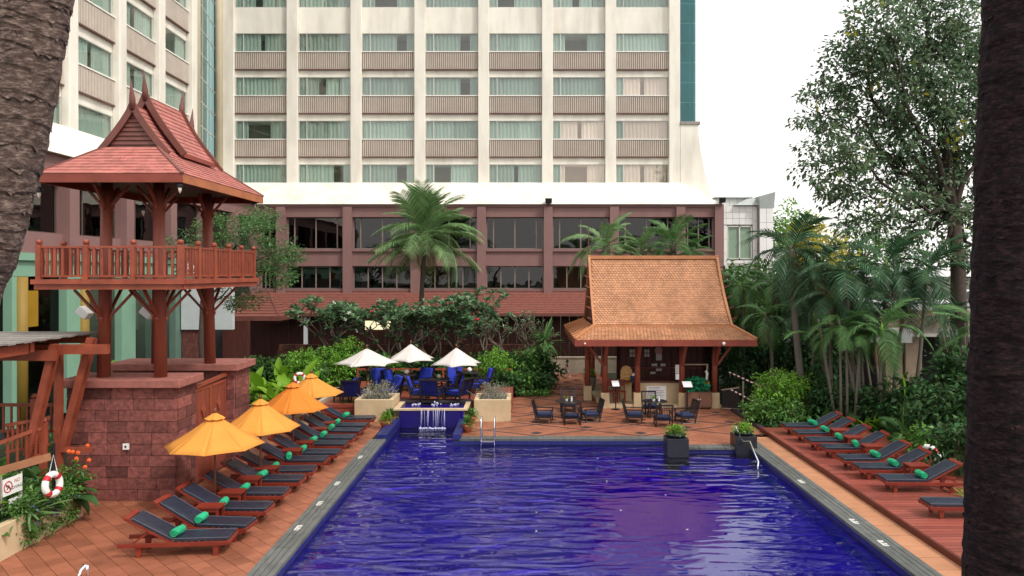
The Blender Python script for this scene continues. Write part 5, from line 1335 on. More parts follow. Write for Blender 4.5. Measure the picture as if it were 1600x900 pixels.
for px, py, lab in ((1060, 707, 'black granite block planter with clipped green bowl left of the steps'), (1167, 703, 'black granite block planter with clipped green bowl by the handrail')):
    g = ground(px, py, 0); x, y = g.x, g.y+.36
    t = thing('block_planter', lab, 'planter', (x, y, 0), group='black block planters by the pool steps')
    MB().box(x-.33, x+.33, y-.33, y+.33, -.55, .40).build('block', M['blackpot'], t, bevel=.012)
    MB().lathe([(.1, .401), (.27, .42), (.33, .50), (.3, .51)], (x, y, 0), 18).build('bowl', M['blackpot'], t, True)
    b = MB(); rr = random.Random(px)
    for k in range(620):
        a = rr.random()*6.28; e = rr.uniform(0, 1.55); d = Vector((math.cos(a)*math.cos(e), math.sin(a)*math.cos(e), .62*math.sin(e)))
        c = Vector((x, y, .50))+d*.39*rr.uniform(.35, 1.08); dd = (d+Vector((rr.gauss(0, .7), rr.gauss(0, .7), rr.gauss(0, .5)))).normalized(); s_ = dd.cross(Vector((.1, 0, 1))).normalized()*.022
        b.add([c, c+dd*.035+s_, c+dd*.07, c+dd*.035-s_], [(0, 1, 2, 3)])
    b.build('foliage', M['leaf_box'], t)
t = thing('pool_ladder', 'polished steel pool ladder at the far edge of the pool', 'ladder', (-1.2, 24.3, 0))
for px in (752.5, 773):
    x = (px-CX)*24.5/F; MB().tube([(x, 24.62, .03), (x, 24.60, .55), (x, 24.5, .72), (x, 24.32, .76), (x, 24.18, .66), (x, 24.14, .4), (x, 24.14, -.9)], .024, 8).build('side_tube', M['steel'], t, True)
xa, xb = (752.5-CX)*24.5/F, (773-CX)*24.5/F
for z in (-.02, -.3, -.6): boxrow('tread', M['steel'], t, (xa, xb, 24.08, 24.2, z, z+.03))
t = thing('pool_handrail', 'bent steel handrail beside the black planter at the pool steps', 'handrail', (6.6, 23, 0))
a = at(1147, 668, 23.4); 
MB().tube([(a.x, 23.4, 0), (a.x, 23.4, a.z), (a.x+.04, 23.35, a.z+.03), at(1161, 690, 22.9), at(1172, 690, 22.5), at(1178, 705, 22.1), at(1185, 722, 21.6), at(1183, 740, 21.4)], .026, 10).build('rail_tube', M['steel'], t, True)
MB().tube([(a.x+.15, 23.45, 0), (a.x+.15, 23.45, a.z-.2)], .026, 8).build('rear_tube', M['steel'], t, True)
t = thing('steel_rail', 'short bent steel rail at the bottom left corner', 'handrail', (-7.8, 13.4, 0))
MB().tube([at(122, 905, 13.0), at(126, 892, 13.1), at(132, 883, 13.2), at(136, 884, 13.2), at(137.5, 905, 13.2)], .028, 10).build('rail_tube', M['steel'], t, True)
# lifebuoys
def lifebuoy(lab, c, nrm, R_, r_, grp):
    t = thing('lifebuoy', lab, 'lifebuoy', tuple(c), group=grp); n = Vector(nrm).normalized(); u = n.cross(Vector((0, 0, 1))).normalized(); v = u.cross(n)
    for k in range(8):
        band = k % 2; w_ = .22
        a0 = k//2*PI/2+(PI/4-w_ if band else PI/4+w_-PI/2); a1 = k//2*PI/2+(PI/4+w_ if band else PI/4-w_)
        nn = 5 if band else 12
        pts = [c+(u*math.cos(a0+(a1-a0)*i/nn)+v*math.sin(a0+(a1-a0)*i/nn))*R_ for i in range(nn+1)]
        MB().tube(pts, r_*(1.06 if band else 1), 12).build('red_band' if band else 'ring_section', M['red'] if band else M['white'], t, True)
    return t
c = at(82, 757, 15.3); lb = lifebuoy('white lifebuoy with red bands hanging on the left flower bed', c, (.99, -.10, .10), .205, .068, 'lifebuoys')
MB().tube([c+Vector((-.03, -.06, .24)), c+Vector((0, .03, .6)), c+Vector((.05, .08, .23))], .008, 5).build('rope', M['paperwhite'], lb)
MB().tube([(c.x-.1, c.y+.2, .5), (c.x-.1, c.y+.2, c.z+.8)], .03, 8).build('hanger_post', M['iron'], lb)
lifebuoy('white lifebuoy partly hidden behind the farthest yellow umbrella', at(468, 591, 27.0), (.4, -.9, .1), .17, .055, 'lifebuoys')
lifebuoy('white lifebuoy in the dark bushes beside the right timber deck', at(1450, 714, 21.0), (-.75, -.6, .1), .27, .085, 'lifebuoys')
# sign
c = at(20, 758, 14.9); nrm = Vector((.998, -.06, 0)).normalized(); u = Vector((nrm.y*-1, nrm.x, 0)).normalized()
if u.y < 0: u = -u
t = thing('warning_sign', 'white sign reading NO DIVING with a red crossed-out diver symbol', 'sign', tuple(c))
def sp(a, z, d=0): return c+u*a+Vector((0, 0, z))+nrm*d
MB().hexa([sp(-.26, -.17, -.012), sp(.26, -.17, -.012), sp(.26, -.17, 0), sp(-.26, -.17, 0)], [sp(-.26, .17, -.012), sp(.26, .17, -.012), sp(.26, .17, 0), sp(-.26, .17, 0)]).build('board', M['white'], t)
MB().tube([sp(-.27, -.9, -.03), sp(-.27, .25, -.03)], .018, 6).tube([sp(.275, -.9, -.03), sp(.275, .2, -.03)], .018, 6).build('post', M['concretegrey'], t)
MB().hexa([sp(-.1, -.36, -.012), sp(.24, -.36, -.012), sp(.24, -.36, 0), sp(-.1, -.36, 0)], [sp(-.1, -.26, -.012), sp(.24, -.26, -.012), sp(.24, -.26, 0), sp(-.1, -.26, 0)]).build('lower_board', M['white'], t)
q = MB(); pts = [sp(-.13+.105*math.cos(k*2*PI/28), .105*math.sin(k*2*PI/28), .004) for k in range(29)]; q.tube(pts, .010, 6); q.bar(sp(-.13-.07, .07, .006), sp(-.13+.07, -.07, .006), .014, .008); q.build('prohibition_ring', M['red'], t)
q = MB(); q.tube([sp(-.19, .02, .003), sp(-.13, .03, .003), sp(-.08, -.03, .003)], .013, 5); q.tube([sp(-.12, .0, .003), sp(-.16, -.05, .003)], .010, 5); q.sphere(sp(-.07, -.055, .003), .018, 8, 5); q.build('diver_symbol', M['ink'], t)
def text(s, size, pos, m, par):
    cu = bpy.data.curves.new('lettering', 'FONT'); cu.body = s; cu.size = size; cu.align_x = 'CENTER'; cu.extrude = .001
    o = bpy.data.objects.new('lettering', cu); dg = None
    link(o); bpy.context.view_layer.update()
    me = bpy.data.meshes.new_from_object(o.evaluated_get(bpy.context.evaluated_depsgraph_get())); bpy.data.objects.remove(o)
    me.materials.clear(); me.materials.append(m)
    x = put('lettering', me, par); Rm = Matrix((u, Vector((0, 0, 1)), u.cross(Vector((0, 0, 1))))).transposed().to_4x4()
    x.matrix_local = Matrix.Translation(pos-ORG[par]) @ Rm; return x
text('NO', .10, sp(.12, .04, .003), mat('sign_red', (.35, .08, .06), .6), t)
text('DIVING', .085, sp(.12, -.08, .003), M['ink'], t)

# ================================================================== CHILD AT THE FAR END OF THE PATH
cp = ground(885, 588); t = thing('person', 'small child in dark shirt and pale grey trousers walking right along the path', 'person', (cp.x, 39.0, 0))
HT = .86; k_ = HT
def skin(name, pts, edges, rad, m, par, sub=2):
    me = bpy.data.meshes.new(name); me.from_pydata([Vector(p)*k_ for p in pts], edges, []); me.materials.append(m)
    o = put(name, me, par); s_ = o.modifiers.new('skin', 'SKIN'); s_.use_smooth_shade = True
    for v, r in zip(me.skin_vertices[0].data, rad): v.radius = (r*k_, r*k_)
    me.skin_vertices[0].data[0].use_root = True
    sb = o.modifiers.new('subsurf', 'SUBSURF'); sb.levels = sub; sb.render_levels = sub; return o
J = [(0, 0, .47), (0.01, 0, .60), (0.02, 0, .72), (0.03, 0, .79), (.035, 0, .84),           # pelvis..neck..head base
     (.045, 0, .92), (.01, -.12, .745), (-.06, -.16, .62), (.02, -.17, .52), (.03, .12, .745), (.10, .15, .62), (.16, .13, .55),
     (.02, -.055, .44), (.11, -.06, .26), (.13, -.06, .05), (.22, -.06, .025), (-.01, .055, .44), (-.04, .06, .26), (-.15, .06, .07), (-.08, .06, .025)]
Ed = [(0, 1), (1, 2), (2, 3), (3, 4), (4, 5), (2, 6), (6, 7), (7, 8), (2, 9), (9, 10), (10, 11), (0, 12), (12, 13), (13, 14), (14, 15), (0, 16), (16, 17), (17, 18), (18, 19)]
rad = [.085, .09, .085, .04, .05, .085, .045, .034, .022, .045, .034, .022, .07, .05, .036, .025, .07, .05, .036, .025]
skin('body', J, Ed, rad, M['skin'], t)
skin('shirt', [(0, 0, .46), (0.01, 0, .60), (0.02, 0, .72), (.03, 0, .775), (.01, -.12, .745), (-.04, -.15, .66), (.03, .12, .745), (.08, .14, .66)], [(0, 1), (1, 2), (2, 3), (2, 4), (4, 5), (2, 6), (6, 7)], [.105, .105, .095, .05, .058, .052, .058, .052], M['shirt'], t)
skin('trousers', [(0, 0, .46), (.02, -.055, .42), (.11, -.06, .26), (.125, -.06, .10), (-.01, .055, .42), (-.04, .06, .26), (-.13, .06, .11)], [(0, 1), (1, 2), (2, 3), (0, 4), (4, 5), (5, 6)], [.10, .08, .06, .05, .08, .06, .05], M['trouser'], t)
skin('hair', [(.02, 0, .95), (.045, 0, .965), (.0, 0, .90)], [(0, 1), (0, 2)], [.088, .085, .07], M['hair'], t)
for y, x in ((-.06, .17), (.06, -.10)): MB().sphere((cp.x+x*k_, 39.0+y*k_, .028), (.07, .035, .03), 8, 5).build('shoe', M['white'], t, True)
for y in (-.03, .03): MB().sphere((cp.x+.13*k_, 39.0+y*k_, .925*k_), .010, 6, 4).build('eye', M['hair'], t)
MB().sphere((cp.x+.135*k_, 39.0, .90*k_), .013, 6, 4).build('nose', M['skin'], t)

# ================================================================== RIGHT: WHITE ANNEX, CAR PARK, LAMPS, CARS
an = thing('white_annex', 'white panelled annex building behind the orange roof on the right', 'building', (17, 58, 0))
YA = 58; s_ = YA/F
def AX(px): return (px-CX)*s_
def AZ(py): return H-(py-CY)*s_
boxrow('wall_core', M['concretegrey'], an, (AX(1124), AX(1204), YA+.15, YA+12, 0, AZ(322)))
pan = M['panelwhite']
def panels(x0, x1, z0, z1, nx, nz, y=YA):
    for i in range(nx):
        for j in range(nz):
            MB().box(x0+(x1-x0)*i/nx+.01, x0+(x1-x0)*(i+1)/nx-.01, y, y+.14, z0+(z1-z0)*j/nz+.01, z0+(z1-z0)*(j+1)/nz-.01).build('cladding_panel', pan, an)
panels(AX(1124), AX(1176), AZ(351), AZ(322), 5, 3); panels(AX(1124), AX(1136), AZ(460), AZ(352), 1, 5); panels(AX(1136), AX(1176), AZ(412), AZ(406.5), 3, 1)
panels(AX(1184), AX(1205), AZ(460), AZ(326), 2, 6, YA-.5); panels(AX(1176), AX(1183.5), AZ(460), AZ(322), 1, 6)
boxrow('corner_wall', M['concretegrey'], an, (AX(1184), AX(1204.5), YA-.35, YA+8, 0, AZ(326)))
panels(AX(1124), AX(1184), AZ(321), AZ(307), 5, 1, YA+1.5)
MB().hexa([(AX(1124), YA+1.3, AZ(307)), (AX(1184), YA+1.3, AZ(307)), (AX(1184), YA+9, AZ(307)), (AX(1124), YA+9, AZ(307))], [(AX(1124), YA+1.3, AZ(305)), (AX(1184), YA+1.3, AZ(305)), (AX(1184), YA+9, AZ(304)), (AX(1124), YA+9, AZ(304))]).build('roof_sheet', M['metalroof'], an)
MB().hexa([(AX(1146), YA-.3, AZ(321)), (AX(1184), YA-.3, AZ(321)), (AX(1184), YA+1.2, AZ(321)), (AX(1146), YA+1.2, AZ(321))], [(AX(1172), YA, AZ(310)), (AX(1184), YA, AZ(310)), (AX(1184), YA+1.2, AZ(309)), (AX(1172), YA+1.2, AZ(309))]).build('roof_wedge', M['metalroof'], an)
MB().hexa([(AX(1184), YA-.52, AZ(326)), (AX(1206), YA-.52, AZ(326)), (AX(1206), YA+6, AZ(326)), (AX(1184), YA+6, AZ(326))], [(AX(1182), YA-.7, AZ(308)), (AX(1207), YA-.7, AZ(301)), (AX(1207), YA+6, AZ(300)), (AX(1182), YA+6, AZ(307))]).build('roof_wedge', M['metalroof'], an)
for z1, z0 in ((353, 405), (413, 460)):
    f = MB(); x0, x1 = AX(1137), AX(1174)
    for fx in (0, .5, 1): f.box(x0+(x1-x0)*fx-.05, x0+(x1-x0)*fx+.05, YA+.0, YA+.12, AZ(z0), AZ(z1))
    f.box(x0, x1, YA, YA+.12, AZ(z1)-.08, AZ(z1)+.0); f.box(x0, x1, YA, YA+.12, AZ(z0), AZ(z0)+.08)
    wo = f.build('window', M['frame_pale'], an)
    for k in range(2): MB().box(x0+(x1-x0)*k/2+.06, x0+(x1-x0)*(k+1)/2-.06, YA+.06, YA+.07, AZ(z0)+.09, AZ(z1)-.09).build('pane', M['glass_clear'], wo)
    MB().box(x0, x1, YA+.141, YA+.149, AZ(z0), AZ(z1)).build('blind', mat('pale_blind', (.52, .58, .46), .8, .1), wo)
# concrete car park deck
cpk = thing('car_park', 'tan concrete car park deck on pillars behind the right hand palms', 'building', (19, 35, 0))
boxrow('deck_beam', M['concrete'], cpk, (16.3, 40, 34, 34.4, 2.95, 3.75)); boxrow('deck_slab', M['concretegrey'], cpk, (15, 40, 34.41, 60, 2.9, 3.1))
boxrow('ledge', M['paper'], cpk, (16.0, 40, 33.8, 33.99, 2.55, 2.68)); boxrow('lower_beam', M['concretegrey'], cpk, (18.0, 40, 33.95, 34.3, 2.681, 2.949))
for x in (16.6, 17.5, 22.5, 27): boxrow('pillar', M['concrete'], cpk, (x, x+.75, 34, 34.7, 0, 2.94))
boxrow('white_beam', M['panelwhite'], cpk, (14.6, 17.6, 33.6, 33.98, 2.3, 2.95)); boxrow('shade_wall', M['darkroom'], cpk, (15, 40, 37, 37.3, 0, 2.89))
def car(lab, x, y, z, rz):
    t = thing('parked_car', lab, 'car', (x, y, z), rz, 'cars on the car park deck')
    ps = [(-2.1, .35), (-2.15, .75), (-1.95, .95), (-1.2, 1.02), (1.0, .98), (1.9, .82), (2.1, .6), (2.1, .35)]
    MB().prism([(a, -.85, b_) for a, b_ in ps], (0, 1.7, 0)).build('body', M['carpaint'], t, bevel=.06)
    MB().hexa([(-1.7, -.8, .98), (1.05, -.8, .98), (1.05, .8, .98), (-1.7, .8, .98)], [(-1.25, -.65, 1.45), (.3, -.65, 1.45), (.3, .65, 1.45), (-1.25, .65, 1.45)]).build('windows', M['glass_dark'], t)
    MB().hexa([(-1.27, -.66, 1.452), (.32, -.66, 1.452), (.32, .66, 1.452), (-1.27, .66, 1.452)], [(-1.15, -.6, 1.50), (.2, -.6, 1.50), (.2, .6, 1.50), (-1.15, .6, 1.50)]).build('roof_panel', M['carpaint'], t, bevel=.02)
    for sx in (-1.3, 1.3):
        for sy in (-.84, .84):
            q = MB(); q.lathe([(.18, -.09), (.32, -.09), (.32, .09), (.18, .09)], (0, 0, 0), 16); q.v = [(a+sx, c_+sy, b_+.32) for a, b_, c_ in q.v]; q.build('wheel', M['tyre'], t)
    for sy in (-.6, .6): MB().box(2.06, 2.12, sy-.16, sy+.16, .6, .74).build('headlight', M['white'], t)
    return t
car('silver parked car on the car park deck, left one behind the leaves', 19.3, 38, 3.1, R(200)); car('silver parked car on the car park deck, right one near the palm trunk', 22.4, 37.2, 3.1, R(168)); car('silver parked car on the car park deck at the left end by the lamps', 16.8, 40.5, 3.1, R(185))
for px, Y, top, lab in ((1218, 60, 393, 'white conical street lamp standing before the yellow trees'), (1273, 62, 397, 'white street lamp half hidden behind the tall garden palm')):
    a = at(px, top, Y); t = thing('street_lamp', lab, 'street lamp', (a.x, Y, 0), group='street lamps')
    MB().tube([(a.x, Y, 0), (a.x, Y, a.z-1.2)], [.1, .07], 10).build('lamp_post', M['white'], t)
    MB().lathe([(.12, -1.25), (.22, -.6), (.48, -.08), (.48, 0), (.1, .03)], a, 16).build('lamp_head', M['white'], t, True)
# ================================================================== VEGETATION
def leaf_arrays(P, D, L, W, up=.55, droop=.15):
    """leaf blades: base P, direction D, length L, width ratio W; four-cornered, slightly folded"""
    D = D/np.linalg.norm(D, axis=1, keepdims=True)
    ref = np.tile([0, 0, 1.0], (len(P), 1))+RNG.normal(0, up, (len(P), 3))
    S_ = np.cross(D, ref); S_ /= np.linalg.norm(S_, axis=1, keepdims=True)+1e-9
    L = L[:, None]; mid = P+D*L*.45; mid[:, 2] += (L*.05)[:, 0]
    tip = P+D*L; tip[:, 2] -= (L*droop)[:, 0]
    w_ = S_*L*W/2
    V = np.stack([P, mid+w_, tip, mid-w_], 1).reshape(-1, 3)
    Fc = np.arange(len(P)*4).reshape(-1, 4)
    return V, Fc
def foliage(name, P, D, L, W, m, par, up=.55, droop=.15):
    V, Fc = leaf_arrays(P, D, L, W, up, droop); o = ORG.get(par, Vector((0, 0, 0))) if par else Vector((0, 0, 0))
    V = V-np.array(o); return put(name, mesh_np(name, V, Fc, m), par)
def unit(n):
    v = RNG.normal(0, 1, (n, 3)); return v/np.linalg.norm(v, axis=1, keepdims=True)
def clusters(centers, radii, per, r):
    """leaf positions gathered in clumps spread through ellipsoids; returns positions and outward directions"""
    Ps, Ds = [], []
    for (c, rad, n) in zip(centers, radii, per):
        u = unit(n)*(RNG.random((n, 1))**.45); C = np.array(c)+u*np.array(rad)
        k = r[1]; off = unit(n*k)*(RNG.random((n*k, 1))**.5)*r[0]; off[:, 2] *= .6
        P = np.repeat(C, k, 0)+off; D = off/r[0]+np.repeat(u, k, 0)*.5+RNG.normal(0, .5, (n*k, 3)); D[:, 2] -= .15
        Ps.append(P); Ds.append(D)
    return np.concatenate(Ps), np.concatenate(Ds)
def limb(mb, a, c, r0, r1, seed, k=5, wob=.12):
    rr = random.Random(seed); a, c = Vector(a), Vector(c); L = (c-a).length; pts = []
    for i in range(k+1):
        t = i/k; p = a.lerp(c, t); p.z += .12*L*math.sin(PI*t)
        if 0 < i < k: p += Vector((rr.gauss(0, wob), rr.gauss(0, wob), rr.gauss(0, wob)))*L*.25
        pts.append(p)
    mb.tube(pts, [r0+(r1-r0)*i/k for i in range(k+1)], 7); return pts
def shrub(name, lab, cat, c, rad, n, size, m, grp=None, per=9, clump=.22, W=.5, stems=5, box=False):
    """c is the point on the ground; rad the crown half sizes"""
    c = Vector(c); t = thing(name, lab, cat, tuple(c), group=grp); cc = c+Vector((0, 0, rad[2]*1.0))
    cs = [tuple(cc)]; rs = [rad]; ns = [n]
    rr = random.Random(int(c.x*31+c.y*17))
    if not box:
        for k in range(4):
            a = rr.random()*6.28; cs.append((cc.x+math.cos(a)*rad[0]*.5, cc.y+math.sin(a)*rad[1]*.5, cc.z+rr.uniform(-.1, .45)*rad[2])); rs.append(tuple(x*.6 for x in rad)); ns.append(n//4)
    P, D = clusters(cs, rs, ns, (clump, per)); P[:, 2] = np.maximum(P[:, 2], c.z+.02)
    foliage('foliage', P, D, size*RNG.uniform(.6, 1.3, len(P)), W, m, t)
    b = MB()
    for k in range(stems):
        a = rr.random()*6.28; limb(b, c, cc+Vector((math.cos(a)*rad[0]*.5, math.sin(a)*rad[1]*.5, rr.uniform(0, .5)*rad[2])), .035, .012, k+int(c.x*7))
    b.build('stem', M['bark'], t); return t

# ---- palm fronds (a few shared shapes)
def frond_mesh(L, droop, n, ll, lw, m, seed, hang=.5, curl=.0):
    rr = random.Random(seed); b = MB(); pts = []; K = 12
    for i in range(K+1):
        t = i/K; x = L*(t-.18*droop*t*t); z = L*(.42*t-.62*droop*t*t-.18*droop*t**3); y = curl*L*t*t; pts.append(Vector((x, y, z)))
    b.tube(pts, [.028*(1-t/K*.85)*L/2.4 for t in range(K+1)], 5)
    for i in range(n):
        t = .14+.86*(i+.5)/n; f = t*K; k = min(int(f), K-1); p = pts[k].lerp(pts[k+1], f-k); d = (pts[k+1]-pts[k]).normalized()
        s = ll*(math.sin(PI*min(1, (t-.05)*.93))**.6)*rr.uniform(.85, 1.1)
        for sg in (1, -1):
            out_ = Vector((0, sg, 0)); dr = (out_*.80+d*(.45+.5*t)+Vector((0, 0, .20-hang*.35+rr.uniform(-.08, .08)))).normalized()
            mid = p+dr*s*.5; tip = mid+(dr+Vector((0, 0, -hang*rr.uniform(.6, 1.1)))).normalized()*s*.5
            wv_ = d*lw*s/ll
            b.add([p-wv_*.4, p+wv_*.4, mid+wv_*.5+Vector((0, 0, .012)), mid-wv_*.5, tip], [(0, 1, 2, 3), (3, 2, 4)])
    return b.mesh('frond', m)
FR = {}
for key, m in (('mid', 'frond'), ('light', 'frond_light'), ('dark', 'frond_dark')):
    FR[key] = [frond_mesh(2.4, d, 34, .76, .052, M[m], s, h, cu) for s, (d, h, cu) in enumerate(((.55, .55, .03), (.85, .8, -.04), (1.15, 1.0, .05), (.3, .4, 0)))]
    FR[key+'_short'] = [frond_mesh(1.5, d, 20, .58, .062, M[m], s+9, h, cu) for s, (d, h, cu) in enumerate(((.6, .3, .04), (.95, .6, -.05), (1.25, .8, .04)))]
FR['dead'] = [frond_mesh(1.5, d, 22, .42, .03, M['frond_dead'], 31, 1.0, .05) for d in (.7, 1.1)]
def palm(name, lab, base, crown, r0, r1, nf, L, key, grp=None, bend=.3, seed=0, mtrunk='palmbark', spread=(-.35, 1.15), nose=True):
    rr = random.Random(seed); base, crown = Vector(base), Vector(crown)
    t = thing(name, lab, 'palm tree', tuple(base), group=grp); b = MB(); pts = []; K = 18
    side_ = Vector((rr.uniform(-1, 1), rr.uniform(-1, 1), 0))*bend
    for i in range(K+1):
        f = i/K; pts.append(base.lerp(crown, f)+side_*math.sin(PI*f)*.5)
    rs = []
    for i in range(K+1): rs.append((r0+(r1-r0)*i/K)*(1.05 if i % 2 else .97))
    rs[0] *= 1.25
    b.tube(pts, rs, 9); b.build('trunk', M[mtrunk], t, True)
    if nose:
        q = MB(); q.tube([crown-Vector((0, 0, .25)), crown, crown+Vector((0, 0, .35))], [r1*1.25, r1*1.6, r1*.5], 8); q.build('crownshaft', M['leaf_box'] if nose == 2 else M['bark'], t, True)
    sh = FR[key]; sL = L/(1.5 if 'short' in key else 2.4)
    for i in range(nf):
        f = (i+.5)/nf; az = i*2.39996+rr.uniform(-.25, .25); pitch = spread[1]-(spread[1]-spread[0])*f+rr.uniform(-.12, .12)
        o = put('frond', sh[min(len(sh)-1, int(f*len(sh)*.999))] if rr.random() < .6 else rr.choice(sh), t, crown+Vector((0, 0, .12))-base, (0, 0, 0), (sL*rr.uniform(.85, 1.1),)*3)
        o.rotation_mode = 'XYZ'; o.rotation_euler = (rr.uniform(-.25, .25), -pitch+.35, az)
    for i in range(rr.choice([1, 2, 3])):    # old brown fronds hanging down
        o = put('dead_frond', FR['dead'][i % 2], t, crown-base-Vector((0, 0, .1)), (0, 0, 0), (sL*rr.uniform(.6, .85)*(1 if 'short' in key else 1.3),)*3)
        o.rotation_euler = (rr.uniform(-.3, .3), rr.uniform(.9, 1.35), rr.random()*6.28)
    return t
# ---- broad blades (heliconia, banana, bird's nest)
def blade_mesh(L, W, droop, m, seed, petiole=.25):
    rr = random.Random(seed); b = MB(); K = 9; vs = []; fs = []; pts = []
    for i in range(K+1):
        t = i/K; p = Vector((L*(t*.8-.1*droop*t*t), 0, L*(.75*t-.75*droop*t*t))); pts.append(p)
        u = max(0, (t-petiole)/(1-petiole)); w_ = W*.5*(math.sin(PI*u**.8)**.8 if u > 0 else 0)+.012
        e = .25*w_
        vs += [p+Vector((0, -w_, e)), p+Vector((0, -w_*.5, e*.3)), p, p+Vector((0, w_*.5, e*.3)), p+Vector((0, w_, e))]
    for i in range(K):
        for j in range(4): a = i*5+j; fs.append((a, a+1, a+6, a+5))
    b.add(vs, fs); return b.mesh('leaf', m, True)
M['blademid'] = leafm('mid_blade', (.060, .160, .035), .35, .4, .02, .45)
BL = {k: [blade_mesh(1.0, w_, d, M[m], i) for i, (w_, d) in enumerate(((.24, .45), (.28, .75), (.20, .25), (.26, 1.0)))] for k, m in (('bright', 'blade'), ('dark', 'bladedark'), ('mid', 'blademid'))}
ST = {k: [blade_mesh(1.0, .055, d, M[m], i+20, 0.0) for i, d in enumerate((.35, .7, 1.0))] for k, m in (('mid', 'leaf_feather'), ('dark', 'frond'), ('bright', 'leaf_bright'))}
def blades(name, lab, cat, c, n, L, shapes, grp=None, spread=.25, seed=0, lift=(.1, 1.1), z0=0.0):
    rr = random.Random(seed); c = Vector(c); t = thing(name, lab, cat, tuple(c), group=grp)
    for i in range(n):
        a = rr.random()*6.28; d = rr.random()**.5*spread
        o = put('leaf', rr.choice(shapes), t, (d*math.cos(a*1.7), d*math.sin(a*1.7), z0), (0, 0, 0), (L*rr.uniform(.65, 1.15),)*3)
        o.rotation_euler = (rr.uniform(-.3, .3), -rr.uniform(*lift)+.75, a)
    return t

# ---- the two near palm trunks
def near_trunk(name, lab, pts, r, m, seed, amp):
    t = thing(name, lab, 'palm tree', tuple(pts[0])); rr = random.Random(seed)
    P = []; rs = []; K = 220; segs = len(pts)-1; V = [Vector(p) for p in pts]
    for i in range(K+1):
        f = i/K*segs; k = min(int(f), segs-1); u = f-k
        p0, p1, p2, p3 = V[max(k-1, 0)], V[k], V[k+1], V[min(k+2, segs)]
        p = .5*((2*p1)+(p2-p0)*u+(2*p0-5*p1+4*p2-p3)*u*u+(3*p1-p0-3*p2+p3)*u**3); P.append(p)
        ph = (i % 7)/7; rs.append(r*(1+amp*(.8-ph)+rr.uniform(-.008, .008)))
    b = MB(); b.tube(P, rs, 40)
    o_ = V[0]; n = 40
    for j in range(len(b.v)):
        i = j//n; a = (j % n)*2*PI/n; x, y, z = b.v[j] if j < (K+1)*n else b.v[j]
        if j < (K+1)*n:
            c = P[i]; k_ = 1+.018*math.sin(5*a+i*.31)+.014*math.sin(11*a-i*.53)+rr.uniform(-.008, .008); b.v[j] = (c.x+(x-c.x)*k_, c.y+(y-c.y)*k_, z+.012*math.sin(3*a+i*.11))
    b.build('trunk', m, t); q = MB()
    for i in range(5, K, 7):          # ragged leaf-scar fibres round each ring
        c = P[i]
        for k in range(14):
            a = rr.random()*6.28; d = Vector((math.cos(a), math.sin(a), 0)); p = c+d*r*(1+amp*.5); s_ = Vector((-d.y, d.x, 0))*rr.uniform(.01, .04)
            q.add([p-s_, p+s_, p+s_*.3+d*rr.uniform(.003, .012)-Vector((0, 0, rr.uniform(.01, .035)))], [(0, 1, 2)])
    q.build('fibre', m, t, kind='stuff'); return t
def lp(px, py, Y): p = at(px, py, Y); return tuple(p)
near_trunk('palm_tree', 'thick leaning palm trunk cutting across the top left corner', [(-3.55, 4.05, 0), (-3.38, 4.02, 2.4), (-3.20, 4, 4.2), lp(-62, 480, 4), lp(-26, 385, 4), lp(-4, 300, 4), lp(22, 190, 4), lp(43, 80, 4), lp(56, 0, 4), lp(76, -140, 4), lp(88, -330, 4)], .168, M['palmnear'], 3, .045)
near_trunk('palm_tree', 'dark upright palm trunk along the right edge', [(2.50, 4.0, 0), (2.555, 4, 2.0), lp(1573, 900, 4), lp(1582, 600, 4), lp(1592, 300, 4), lp(1604, 0, 4), lp(1612, -330, 4)], .206, M['palmshaded'], 8, .035)

# ---- coconut palm in the middle and palms behind the bar roof
palm('coconut_palm', 'coconut palm with wide feathery crown before the podium windows', (-5.6, 40, 0), at(664, 376, 40), .17, .10, 44, 3.2, 'light', None, .2, 4, 'barkdark', (-.5, 1.75))
GPB = 'palms behind the orange bar roof'
palm('garden_palm', 'feathery palm behind the left end of the orange roof', (at(942, 500, 39).x, 39, 0), at(945, 392, 39), .12, .09, 17, 2.3, 'light', GPB, .2, 5, spread=(-.35, 1.3))
palm('garden_palm', 'bushy palm behind the middle of the orange roof', (at(1005, 500, 40).x, 40, 0), at(1003, 396, 40), .12, .09, 16, 1.9, 'light', GPB, .2, 6, spread=(-.1, 1.3))
palm('garden_palm', 'bushy palm behind the right end of the orange roof', (at(1052, 500, 39).x, 39, 0), at(1052, 388, 39), .12, .09, 18, 2.1, 'mid', GPB, .2, 17, spread=(-.3, 1.3))
palm('garden_palm', 'low palm at the far right behind the orange roof', (at(1085, 500, 40).x, 40, 0), at(1080, 398, 40), .11, .08, 14, 1.6, 'mid', GPB, .2, 28, spread=(-.3, 1.2))

